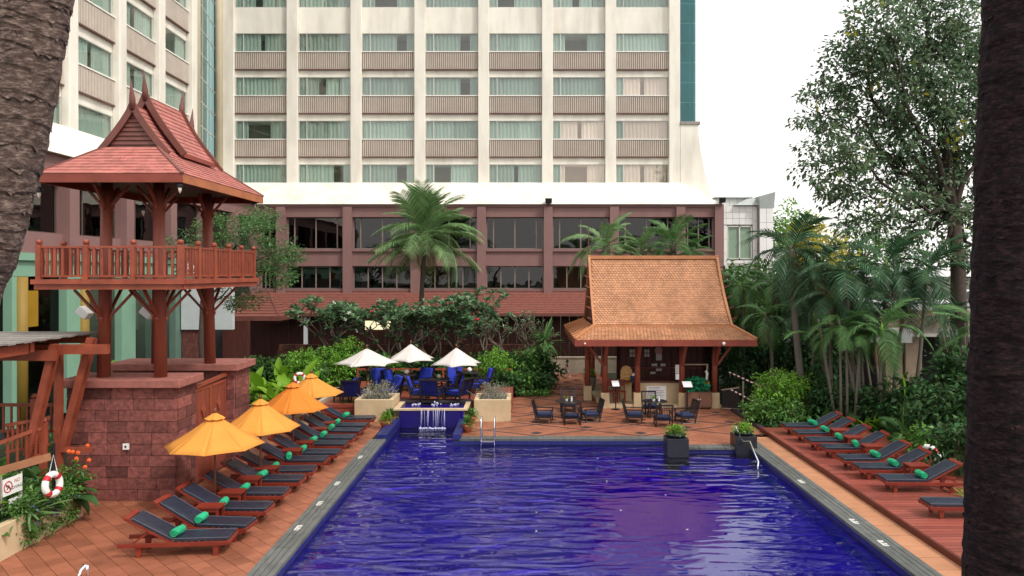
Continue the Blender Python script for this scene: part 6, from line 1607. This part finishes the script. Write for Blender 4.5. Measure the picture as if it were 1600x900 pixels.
# ---- garden palms on the right
GR_ = 'slender palms of the right garden'
pr_ = [ # px base, base Y, crown px, py, L, fronds, key, r, label
 (1258, 28.3, 1236, 398, 2.2, 14, 'dark_short', .13, 'tallest slender palm with curved ringed trunk in the right garden'),
 (1290, 30.5, 1283, 418, 2.1, 13, 'dark_short', .10, 'dark palm just right of the tallest slender palm'),
 (1160, 33.0, 1157, 452, 1.5, 12, 'mid_short', .07, 'small palm rising at the right end of the orange roof'),
 (1213, 32.0, 1208, 452, 1.2, 12, 'mid_short', .07, 'small palm under the white street lamp'),
 (1240, 34.0, 1240, 470, 1.6, 10, 'dark_short', .08, 'short dark palm in the gap left of the palm clump'),
 (1302, 27.5, 1300, 470, 1.9, 11, 'dark_short', .07, 'leaning thin palm at the left of the pale stemmed clump'),
 (1330, 27.0, 1318, 430, 2.0, 12, 'dark_short', .07, 'thin palm with high crown in the pale stemmed clump'),
 (1352, 27.2, 1345, 480, 1.9, 11, 'dark_short', .06, 'thin palm in the middle of the pale stemmed clump'),
 (1365, 27.8, 1385, 420, 2.0, 12, 'dark_short', .07, 'high crowned thin palm at the right of the clump'),
 (1395, 28.5, 1420, 455, 2.0, 12, 'dark_short', .07, 'thin palm leaning right before the car park pillar'),
 (1425, 27.5, 1448, 430, 2.1, 12, 'dark_short', .07, 'leaning palm crossing the concrete car park beam'),
 (1382, 25.5, 1378, 520, 1.6, 10, 'mid_short', .06, 'low thin palm beside the concrete pillar'),
 (1200, 31.0, 1196, 500, 1.4, 10, 'mid_short', .06, 'low palm among the dark bushes behind the rope rail'),
 (1268, 29.5, 1272, 500, 1.6, 10, 'dark_short', .06, 'low dark palm behind the tallest palm trunk'),
 (1535, 24.0, 1532, 520, 1.7, 10, 'mid', .10, 'feathery palm drooping beside the dark near trunk'),
 (1470, 31.0, 1478, 505, 1.8, 11, 'dark_short', .07, 'dark palm in front of the car park at right')]
for i, (bx, Y, cx_, cy_, L, nf, key, r, lab) in enumerate(pr_):
    nf = int(nf*1.15)
    palm('garden_palm', lab, ((bx-CX)*Y/F, Y, -.02), at(cx_, cy_, Y), r*1.1, r*.8, nf, L, key, GR_, .35, 40+i, 'palmbark', (-.55, 1.25), 2 if i % 3 else True)
rr = random.Random(77)
for i in range(9):     # bare pale stems of the clump
    px = 1306+i*9+rr.uniform(-3, 3); Y = 26.6+rr.uniform(-.5, .6); x = (px-CX)*Y/F
    lean = rr.uniform(-.9, .25); t = thing('slender_palm', '%s thin bare ringed palm from the left in the clump behind the loungers' % ORD[i], 'palm tree', (x, Y, -.02), group='thin bare palms of the clump')
    MB().tube([(x, Y, -.02), (x+lean*.35, Y, 1.2), (x+lean, Y+.1, 3.0+rr.random())], [.06, .05, .04], 8).build('trunk', M['palmbark'], t, True)
    for k in range(4):
        o = put('frond', rr.choice(FR['mid_short']), t, (lean, .1, 3.1+rr.random()*.6), (0, 0, 0), (.9,)*3); o.rotation_euler = (0, rr.uniform(-.9, .4), rr.random()*6.28)

# ---- big leafy tree on the right
def big_tree():
    Y = 31.0; base = Vector(((1492-CX)*Y/F, Y, 0)); t = thing('shade_tree', 'big leafy tree with open crown against the white sky at right', 'tree', tuple(base))
    b = MB(); fork = at(1490, 330, Y); low = at(1497, 420, Y)
    b.tube([base, base.lerp(low, .5)+Vector((.1, 0, 0)), low, fork], [.38, .33, .28, .24], 12)
    blobs = [(1300, 250, 1.5, 1.5), (1290, 170, 1.25, 1.4), (1330, 105, 1.4, 1.6), (1375, 40, 1.5, 1.7), (1400, 160, 1.9, 2.0), (1440, 80, 1.9, 2.2), (1470, 170, 1.9, 2.0), (1380, 240, 1.6, 1.4), (1450, 260, 1.7, 1.4), (1500, 60, 1.8, 2.2), (1500, 250, 1.6, 1.6), (1440, -30, 1.9, 1.5), (1330, 300, 1.3, .8), (1410, 315, 1.5, .7), (1480, 340, 1.4, .8), (1560, 150, 2, 2.5), (1550, 330, 1.5, 1.4), (1420, 370, .9, .6), (1350, 345, 1.0, .6), (1530, 410, 1.2, .9), (1470, 400, 1.0, .5)]
    cs, rs, ns = [], [], []
    for k, (px, py, rx, rz_) in enumerate(blobs):
        c = at(px, py, Y+random.uniform(-1.6, 1.6)); cs.append(tuple(c)); rs.append((rx, rx*1.15, rz_)); ns.append(int(98*rx*rz_/2))
        j = fork.lerp(c, .45)+Vector((0, 0, -.3)); pts = limb(b, fork, j, .14, .07, k, 4, .1); limb(b, j, c, .07, .025, k+50, 4, .18)
        for q in range(5):
            e = c+Vector((random.gauss(0, 1)*rx*.7, random.gauss(0, 1)*rx*.6, random.gauss(0, 1)*rz_*.6)); limb(b, j.lerp(c, .6), e, .03, .008, k*7+q, 3, .2)
    b.build('trunk', M['barkdark'], t, True)
    P, D = clusters(cs, rs, ns, (.42, 13)); foliage('crown', P, D, .235*RNG.uniform(.6, 1.25, len(P)), .5, M['leaf_tree'], t, .7)
    q, d = clusters(cs, rs, [max(1, n//30) for n in ns], (.4, 6)); foliage('yellowing_leaves', q, d, .26*RNG.uniform(.6, 1.2, len(q)), .5, M['leaf_yellow'], t, .7)
    # hanging branches low on the right with the thin twigs
big_tree()
# ---- yellowing and green trees far behind
for i, (px, py, Y, rx, rz_, m, lab) in enumerate(((1225, 395, 78, 2.6, 4.2, 'leaf_mid', 'far green tree beside the white annex corner'), (1262, 385, 76, 2.2, 3.2, 'leaf_yellow', 'far yellow tree glowing behind the tall garden palm'), (1300, 410, 72, 2.4, 3.0, 'leaf_yellow', 'low far yellow tree right of the tall garden palm'), (1345, 380, 80, 3.2, 4.2, 'leaf_mid', 'far green tree behind the garden palms'), (1400, 400, 85, 3.5, 3.6, 'leaf_tree', 'far dull green tree left of the big tree trunk'), (1240, 360, 84, 3.0, 3.5, 'leaf_box', 'far bright green tree rising over the yellow leaves'))):
    c = at(px, py, Y); t = thing('far_tree', lab, 'tree', (c.x, Y, 0), group='far trees beyond the garden')
    b = MB(); b.tube([(c.x, Y, 0), (c.x+.2, Y, c.z-rz_*.5), tuple(c)], [.3, .22, .08], 8)
    for k in range(6): limb(b, (c.x+.1, Y, c.z-rz_*.6), c+Vector((random.gauss(0, rx*.5), random.gauss(0, rx*.5), random.gauss(.3, rz_*.4))), .10, .03, k+i*9)
    b.build('trunk', M['bark'], t)
    P, D = clusters([tuple(c)], [(rx, rx, rz_)], [150], (.6, 12)); foliage('crown', P, D, .42*RNG.uniform(.6, 1.2, len(P)), .55, M[m], t, .8)

# ---- feathery tree behind the lookout tower
def feather_tree():
    Y = 30.5; base = Vector(at(322, 560, Y)); base.z = 0; t = thing('feathery_tree', 'airy small-leaved tree behind the right side of the lookout tower', 'tree', tuple(base)); b = MB()
    f1 = at(316, 470, Y); b.tube([base, base.lerp(f1, .6)+Vector((-.12, 0, 0)), f1], [.14, .11, .09], 8)
    blobs = [(300, 385, 1.1, .7), (345, 355, 1.0, .6), (400, 360, 1.1, .7), (430, 395, 1.0, .7), (390, 415, 1.2, .7), (440, 430, .7, .5), (320, 420, 1.0, .5), (380, 465, .8, .6), (405, 340, .8, .5), (455, 400, .5, .4), (350, 395, 1.0, .6)]
    cs, rs, ns = [], [], []
    for k, (px, py, rx, rz_) in enumerate(blobs):
        c = at(px, py, Y+random.uniform(-1, 1)); cs.append(tuple(c)); rs.append((rx, rx, rz_)); ns.append(int(62*rx)); limb(b, f1, c, .06, .012, k+3, 6, .3)
    b.build('trunk', M['barkdark'], t, True)
    P, D = clusters(cs, rs, ns, (.32, 24)); D[:, 2] *= .4; foliage('crown', P, D, .13*RNG.uniform(.6, 1.3, len(P)), .42, M['leaf_feather'], t, .3)
feather_tree()

# ---- frangipani trees before the veranda
def frangipani(lab, px, Y, hgt, wid, seed, bare=False, red=0, white=0):
    rr = random.Random(seed); x = (px-CX)*Y/F; base = Vector((x, Y, 0)); t = thing('frangipani_tree', lab, 'tree', tuple(base), group='frangipani trees before the veranda'); b = MB(); tips = []
    def grow(p, d, L, r, lev):
        q = p+d*L+Vector((0, 0, .06*L)); m_ = p.lerp(q, .5)+Vector((rr.gauss(0, .05), rr.gauss(0, .05), 0)); b.tube([p, m_, q], [r, r*.88, r*.74], 6)
        if lev <= 3: tips.append((q, d))
        if lev == 0: return
        for k in range(rr.choice([2, 3, 3])):
            a = rr.random()*6.28; nd = (d*.75+Vector((math.cos(a)*wid, math.sin(a)*.6*wid, rr.uniform(.1, .65)))).normalized(); grow(q, nd, L*rr.uniform(.62, .85), r*.72, lev-1)
    for k in range(3):
        a = rr.random()*6.28; grow(base+Vector((rr.uniform(-.2, .2), rr.uniform(-.2, .2), 0)), Vector((math.cos(a)*.45*wid, math.sin(a)*.3, 1)).normalized(), hgt*.30, .075, 4)
    b.build('trunk', M['bark'], t, True)
    Ps, Ds = [], []
    for q, d in tips:
        n = (2 if bare else 10)
        for k in range(n):
            a = rr.random()*6.28; e = rr.uniform(-.3, 1.0); Ps.append(q); Ds.append(Vector((math.cos(a)*math.cos(e), math.sin(a)*math.cos(e), math.sin(e)))+d*.4)
    P, D = np.array(Ps), np.array(Ds); foliage('crown', P, D, (.20 if bare else .34)*RNG.uniform(.7, 1.25, len(P)), .34, M['leaf_frangi'], t, .35, .2)
    for k in range(red+white):
        q, d = rr.choice([x for x in tips if x[0].y < Y+.3] or tips); f = MB()
        for j in range(7): f.sphere((q.x+rr.gauss(0, .06), q.y-.08+rr.gauss(0, .05), q.z+.08+rr.gauss(0, .05)), rr.uniform(.03, .06), 6, 4)
        f.build('blossom', M['flower_red'] if k < red else M['flower_white'], t)
frangipani('leafy frangipani tree at the left end of the row before the veranda', 535, 37, 4.5, .8, 11, white=5)
frangipani('frangipani tree with red blossom behind the middle umbrella', 618, 37, 4.1, .85, 12, red=4, white=2)
frangipani('frangipani tree with red blossom right of the coconut trunk', 685, 36.5, 4.2, .85, 13, red=4)
frangipani('dense frangipani tree above the right off-white umbrella', 742, 37, 4.6, .85, 14, red=2, white=1)
frangipani('nearly bare frangipani with tangled grey branches left of the orange roof', 808, 36, 3.7, 1.0, 15, True)
# ---- strap-leaved screw palms near the path
for i, (px, py, Y, L, lab, z) in enumerate(((852, 510, 36, 1.5, 'large spiky strap-leaved plant left of the orange roof', 2.0), (838, 560, 36.5, 1.1, 'lower spiky strap-leaved plant beside the path', .9), (853, 530, 37.5, .8, 'small spiky plant behind the large spiky one by the path', 1.5))):
    x = (px-CX)*Y/F; t = blades('screw_pine', lab, 'plant', (x, Y, 0), 60, L, ST['dark'] if i != 1 else ST['mid'], 'spiky plants beside the path', .12, 60+i, (-.5, 1.3), z)
    MB().tube([(x, Y, -.02), (x+.05, Y, z+.05)], [.09, .06], 7).build('stem', M['bark'], t)

# ---- shrubs
GBX = 'clipped bright bushes round the dining terrace'
for (px, py, Y, rx, rz_, lab) in ((520, 575, 34.5, .95, 1.0, 'clipped bright green bush left of the off-white umbrellas, tall one'), (543, 562, 35, .75, 1.1, 'bright green bush right beside the tall clipped one'), (469, 572, 31.2, .7, .75, 'round bright green bush behind the farthest yellow umbrella'), (777, 575, 33.8, .9, .95, 'clipped bright green bush right of the off-white umbrellas')):
    x = (px-CX)*Y/F; zc = H-(py-CY)*Y/F; shrub('round_bush', lab, 'bush', (x, Y, zc-rz_), (rx, rx, rz_), 150, .11, M['leaf_box'], GBX, 12, .15)
    if zc-rz_ > .2: pass
GD = 'dark underplanting behind the dining terrace'
rr = random.Random(5)
for i in range(11):
    px = 500+i*35; Y = 35.2+rr.uniform(-.4, .6); x = (px-CX)*Y/F
    shrub('leafy_shrub', 'dark leafy shrub in the row behind the terrace rail, %s from the left' % ORD[i], 'shrub', (x, Y, -.02), (.75, .6, rr.uniform(.65, 1.0)), 70, .24, M['leaf_dark'] if i % 3 else M['leaf_mid'], GD, 8, .25)
for i, (px, Y) in enumerate(((790, 33.0), (815, 33.4), (836, 33.6), (800, 35), (836, 35.4))):
    x = (px-CX)*Y/F; shrub('leafy_shrub', 'green shrub left of the tiled path, %s one' % ['front left', 'front middle', 'front right', 'rear left', 'rear right'][i], 'shrub', (x, Y, -.02), (.75, .6, .5 if i < 3 else .9), 80, .24, M['leaf_dark'] if i != 1 else M['leaf_mid'], 'shrubs beside the path', 8, .22)
# twiggy shrubs in the two tan planters
for px, lab in ((-5.5, 'dry twiggy shrub growing in the left tan planter'), (-1.15, 'dry twiggy shrub growing in the right tan planter')):
    t = thing('twiggy_shrub', lab, 'shrub', (px, 28.05, .7), group='twiggy shrubs in the tan planters'); b = MB()
    for k in range(95):
        a = rr.random()*6.28; e = rr.uniform(.3, 1.45); d = Vector((math.cos(a)*math.cos(e), math.sin(a)*math.cos(e)*.7, math.sin(e))); p0 = Vector((px+rr.uniform(-.45, .45), 28.05+rr.uniform(-.35, .35), .7)); p1 = p0+d*rr.uniform(.3, .75); b.tube([p0, p0.lerp(p1, .5)+Vector((rr.gauss(0, .04), rr.gauss(0, .04), 0)), p1], [.010, .007, .004], 4)
    b.build('stem', M['concretegrey'], t)
    P, D = clusters([(px, 28.05, 1.05)], [(.62, .5, .32)], [95], (.10, 9)); foliage('foliage', P, D, .075*RNG.uniform(.6, 1.3, len(P)), .4, M['leaf_grey'], t, .8)
# bright broad leaves left
GH = 'bright broad-leaved clumps in the pale bed'
for i, (x, y, n, L) in enumerate(((-10.9, 29.5, 16, 1.5), (-10.0, 28.6, 18, 1.7), (-9.2, 29.2, 18, 1.7), (-8.6, 30.2, 16, 1.5), (-9.8, 30.4, 16, 1.8), (-11.2, 27.6, 14, 1.3), (-9.2, 27.4, 14, 1.2), (-10.4, 26.8, 12, 1.1))):
    blades('broad_leaf_plant', 'bright green broad-leaved clump in the pale bed, %s from the left rear' % ORD[i], 'plant', (x, y, .5), n, L, BL['bright'], GH, .35, 80+i, (.35, 1.25))
for i, (x, y) in enumerate(((-8.3, 28.2), (-9.5, 26.4))):
    blades('croton_plant', ['reddish low plant at the right edge of the pale bed', 'reddish low plant at the front of the pale bed'][i], 'plant', (x, y, .5), 16, .7, [blade_mesh(1.0, .2, .7, mat('red_green_leaf_%s' % 'ab'[i], (.12, .05, .02), .5, .5), 5)], 'reddish plants in the pale bed', .2, 95+i)
for i in range(8):
    px = 385+i*14; Y = 33.5; x = (px-CX)*Y/F
    shrub('leafy_shrub', 'mid green shrub behind the bright broad leaves, %s from the left' % ORD[i], 'shrub', (x, Y, -.02), (.7, .6, .85), 60, .22, M['leaf_mid'] if i % 2 else M['leaf_dark'], 'shrubs behind the pale bed', 8, .24)
for i, px in enumerate((272, 300, 196, 180)):
    Y = 23.8; x = (px-CX)*Y/F; blades('broad_leaf_plant', ['bright leaves rising behind the stone block left of the rear column', 'bright leaves between the two tower columns at right', 'green leaves beside the left front tower leg', 'green leaves low behind the left tower leg'][i], 'plant', (x, Y, 1.9), 9, .95, BL['bright'], 'leaves behind the tower base', .2, 120+i, (.4, 1.3))
# left foreground flower bed
GF = 'plants of the left flower bed'
for i, (x, y, n, L, k, lab) in enumerate(((-10.45, 16.2, 26, 1.0, 'dark', 'dark green leafy clump at the rear corner of the flower bed'), (-10.9, 15.6, 24, 1.0, 'dark', 'dark leafy clump behind the lifebuoy'), (-10.55, 15.0, 20, .75, 'dark', 'low dark clump below the lifebuoy'), (-11.3, 15.0, 20, 1.1, 'dark', 'dark clump behind the warning sign'), (-11.0, 14.1, 14, 1.2, 'bright', 'large bright leaves at the left edge above the sign'), (-10.3, 16.5, 18, .7, 'dark', 'small clump at the flower bed end by the stone wall'), (-11.8, 16.4, 18, 1.2, 'dark', 'leafy clump under the pergola posts'), (-10.35, 15.6, 20, .7, 'dark', 'low leafy clump right behind the bed wall flowers'), (-10.3, 14.5, 18, .7, 'mid', 'mid green leafy clump under the warning sign'), (-10.8, 16.3, 20, 1.0, 'mid', 'mid green leafy clump between the two pergola posts'), (-11.0, 15.5, 14, 1.2, 'bright', 'tall bright leaves at the left frame edge'), (-10.35, 16.35, 22, .8, 'mid', 'mid green clump at the bed corner behind the lifebuoy'), (-10.7, 15.3, 22, .85, 'mid', 'mid green clump right behind the warning sign'), (-11.5, 16.0, 18, 1.2, 'mid', 'tall mid green clump below the stair railing'), (-10.15, 15.3, 20, .5, 'dark', 'low dark leaves at the front of the bed wall'))):
    blades('garden_plant', lab, 'plant', (x, y, .5), int(n*1.7), L, BL[k], GF, .38, 140+i, (.0, 1.3))
for i, (x, y) in enumerate(((-10.08, 14.75), (-10.35, 14.9), (-10.02, 15.05))):
    blades('strap_plant', ['grey-green grassy strap plant at the left frame edge', 'grassy strap plant behind the one at the frame edge', 'grassy strap plant drooping over the bed wall'][i], 'plant', (x, y, .6), 40, .8, ST['mid'], GF, .15, 160+i, (-.1, 1.2))
for i, (x, y) in enumerate(((-10.12, 14.9), (-10.1, 15.5), (-10.05, 16.1), (-10.5, 15.9), (-10.6, 14.4), (-11.0, 16.0))):
    t = shrub('trailing_shrub', 'green shrub with pale blue flowers spilling over the bed wall, %s from the front' % ORD[i] if i < 3 else 'small-leaved filler shrub %s' % ['behind the lifebuoy bed wall', 'behind the warning sign post', 'under the red stair railing'][i-3], 'shrub', (x, y, .42), (.38, .42, .3), 60, .085, M['leaf_mid'] if i != 4 else M['leaf_dark'], GF, 10, .14)
    if i < 3:
        P, D = clusters([(x+.12, y, .62)], [(.32, .4, .25)], [10], (.07, 6)); tag(foliage('blossom_cluster', P, D, .055*RNG.uniform(.7, 1.2, len(P)), .8, M['flower_blue'], t, .9), kind='stuff')
        P2, D2 = clusters([(x+.22, y, .3)], [(.12, .35, .25)], [40], (.08, 8)); foliage('foliage', P2, D2, .07*RNG.uniform(.7, 1.2, len(P2)), .5, M['leaf_mid'], t, .8)
t = thing('flowering_plant', 'plant with orange-red blossoms beside the stone wall', 'plant', (-10.1, 16.6, .6))
for k in range(8): MB().sphere((-10.35+random.random()*.7, 16.4+random.random()*.2, .95+random.random()*.75), .05, 6, 4).build('blossom', M['flower_orange'], t)
P, D = clusters([(-10.1, 16.55, .95)], [(.4, .2, .4)], [30], (.12, 8)); foliage('foliage', P, D, .14*RNG.uniform(.7, 1.2, len(P)), .3, M['leaf_mid'], t)

# right garden bushes
GRB = 'bushes of the right garden'
rb = [(1213, 632, 27.3, .9, 1.0, 'leaf_box', .13, 'bright green bush beside the rope rail'), (1235, 612, 28.2, .9, .9, 'leaf_bright', .13, 'lighter green bush behind the bright one by the rope rail'), (1190, 655, 26.8, .7, .5, 'leaf_mid', .14, 'low leafy bush at the corner of the tiled courtyard'), (1230, 655, 26.4, .8, .5, 'leaf_mid', .14, 'low leafy bush at the head of the timber deck'), (1205, 640, 28.0, .6, .6, 'leaf_mid', .13, 'leafy bush behind the courtyard corner'),
      (1270, 625, 28.5, .9, 1.0, 'leaf_dark', .20, 'dark bush at the foot of the tallest palm'), (1300, 640, 27.0, .9, .8, 'leaf_dark', .20, 'dark bush behind the farthest deck lounger'), (1340, 640, 27.2, .9, .7, 'leaf_dark', .20, 'dark bush under the palm clump'), (1385, 645, 25.6, .8, .8, 'leaf_dark', .22, 'dark bush right of the palm clump'), (1425, 640, 25.0, 1.0, 1.0, 'leaf_dark', .22, 'dark leafy bush before the car park pillar'),
      (1470, 650, 23.0, 1.0, 1.1, 'leaf_dark', .22, 'dark bush behind the right lifebuoy'), (1500, 700, 19.6, .8, .7, 'leaf_dark', .2, 'dark bush at the right frame palm trunk'), (1450, 690, 21.8, .7, .5, 'leaf_mid', .2, 'green bush at the back edge of the timber deck'), (1170, 560, 33.5, 1.3, 1.7, 'leaf_dark', .2, 'tall dark bush behind the right end of the bar'), (1225, 560, 33.5, 1.4, 1.7, 'leaf_dark', .2, 'tall dark bush between the garden palms'), (1290, 560, 33.0, 1.5, 1.7, 'leaf_dark', .22, 'tall dark bush behind the slender palms'),
      (1142, 575, 32.3, .8, 1.4, 'leaf_dark', .2, 'dark bush in the shade right behind the end bar column'), (1150, 480, 36, 1.2, 2.2, 'leaf_mid', .25, 'tall mid green bush rising beside the orange roof edge'), (1200, 470, 38, 1.6, 2.2, 'leaf_mid', .25, 'tall mid green bush below the street lamp'), (1262, 480, 37, 1.6, 2.0, 'leaf_dark', .25, 'tall dark bush right of the street lamp'), (1330, 500, 37, 1.8, 2.0, 'leaf_dark', .25, 'tall dark bush left of the car park beam'), (1510, 600, 27, 1.3, 1.4, 'leaf_dark', .25, 'dark bush in front of the car park shade'), (1545, 650, 22, 1.2, 1.2, 'leaf_dark', .22, 'dark bush behind the near dark trunk')]
for px, py, Y, rx, rz_, m, s, lab in rb:
    p = at(px, py, Y); shrub('garden_bush', lab, 'bush', (p.x, Y, max(-.02, p.z-rz_)), (rx, rx*.8, rz_), int(85*rx*max(rz_, .7)*(.2/s)**1.2), s, M[m], GRB, 9, .22 if s < .2 else .3)
GBB = 'broad-leaved plants of the right garden'
for i, (px, Y, n, L, k, lab) in enumerate(((1352, 25.4, 12, .9, 'bright', 'light green plant just behind the deck loungers'), (1375, 25.2, 12, .9, 'bright', 'light green fernlike plant right of the lighter one behind the loungers'), (1420, 24.0, 14, 1.5, 'dark', 'tall dark broad-leaved plant before the car park'), (1445, 25.5, 14, 1.6, 'dark', 'upright paddle-leaved plant beside the concrete pillar'), (1480, 22.5, 16, 1.4, 'dark', 'arching broad-leaved plant near the right lifebuoy'), (1500, 24.5, 16, 1.5, 'dark', 'arching dark plant beside the near dark trunk'), (1320, 25.9, 12, .8, 'dark', 'low dark broad-leaved plant between deck loungers and stems'), (1465, 20.6, 14, .9, 'dark', 'low dark plant at the lounger heads by the lifebuoy'), (1400, 24.6, 16, .9, 'mid', 'mid green leafy plant under the single banana leaf'), (1435, 22.8, 18, 1.1, 'mid', 'arching mid green plant behind the fifth deck lounger'), (1500, 21.2, 18, 1.1, 'mid', 'mid green arching plant between lifebuoy and near trunk'), (1345, 25.6, 16, .8, 'mid', 'mid green leaves at the foot of the pale palm stems'), (1290, 26.3, 14, .8, 'mid', 'mid green plant behind the farthest deck lounger head'))):
    x = (px-CX)*Y/F; blades('broad_leaf_plant', lab, 'plant', (x, Y, 0), n, L, BL[k], GBB, .3, 200+i, (.2, 1.35))
t = thing('banana_leaf', 'single upright lime green banana leaf before the dark car park', 'plant', ((1408-CX)*23.6/F, 23.6, 0))
o = put('leaf', BL['bright'][2], t, (.1, 0, 1.3), (0.4, -.9, 2.6), (1.0,)*3); MB().tube([((1408-CX)*23.6/F, 23.6, 0), ((1408-CX)*23.6/F+.1, 23.6, 1.32)], .02, 6).build('stem', M['leaf_box'], t)
for i, (px, Y) in enumerate(((1490, 17.6), (1500, 16.6), (1502, 19.0))):
    x = (px-CX)*Y/F; blades('fern_plant', ['yellow-green fern at the edge of the deck beside the near trunk', 'lower fern clump at the deck edge by the hidden lounger', 'fern clump behind the seventh deck lounger'][i], 'plant', (x+.6, Y, 0), 26, .8, ST['bright'] if i == 0 else ST['mid'], 'ferns along the right deck edge', .25, 220+i, (0, 1.2))
t = thing('hanging_vine', 'thin pale aerial roots hanging before the car park opening', 'vine', (at(1490, 520, 30).x, 30, 3)); rr = random.Random(2)
for (a, c) in (((1470, 505), (1500, 585)), ((1478, 505), (1512, 580)), ((1495, 515), (1505, 585)), ((1508, 505), (1518, 575)), ((1485, 510), (1520, 582)), ((1512, 500), (1526, 560))):
    p, q = at(*a, 29), at(*c, 29); MB().tube([p, p.lerp(q, .5)+Vector((-.12, 0, -.1)), q], .012, 5).build('root', M['concretegrey'], t)
# low planting that nobody could count: ground cover in the right garden and behind
def cover(name, rects, n, m, s):
    Ps = []
    for x0, x1, y0, y1, k in rects:
        kk = int(n*k); p = np.column_stack([RNG.uniform(x0, x1, kk), RNG.uniform(y0, y1, kk), RNG.uniform(0, .22, kk)]); Ps.append(p)
    P = np.concatenate(Ps); D = unit(len(P)); D[:, 2] = np.abs(D[:, 2])+.3
    tag(foliage(name, P, D, s*RNG.uniform(.5, 1.2, len(P)), .4, m, None, .6), kind='stuff')
cover('ground_cover', [(8.5, 14, 25.7, 30, .4), (11.75, 16, 14, 25.6, .4), (14, 22, 24, 33, .3)], 14000, M['leaf_dark'], .2)
cover('low_planting', [(-12, .8, 34.3, 37, .5), (-.3, 1.15, 32.5, 36, .2), (-16, -12, 22.2, 33, .2)], 7000, M['leaf_mid'], .2)
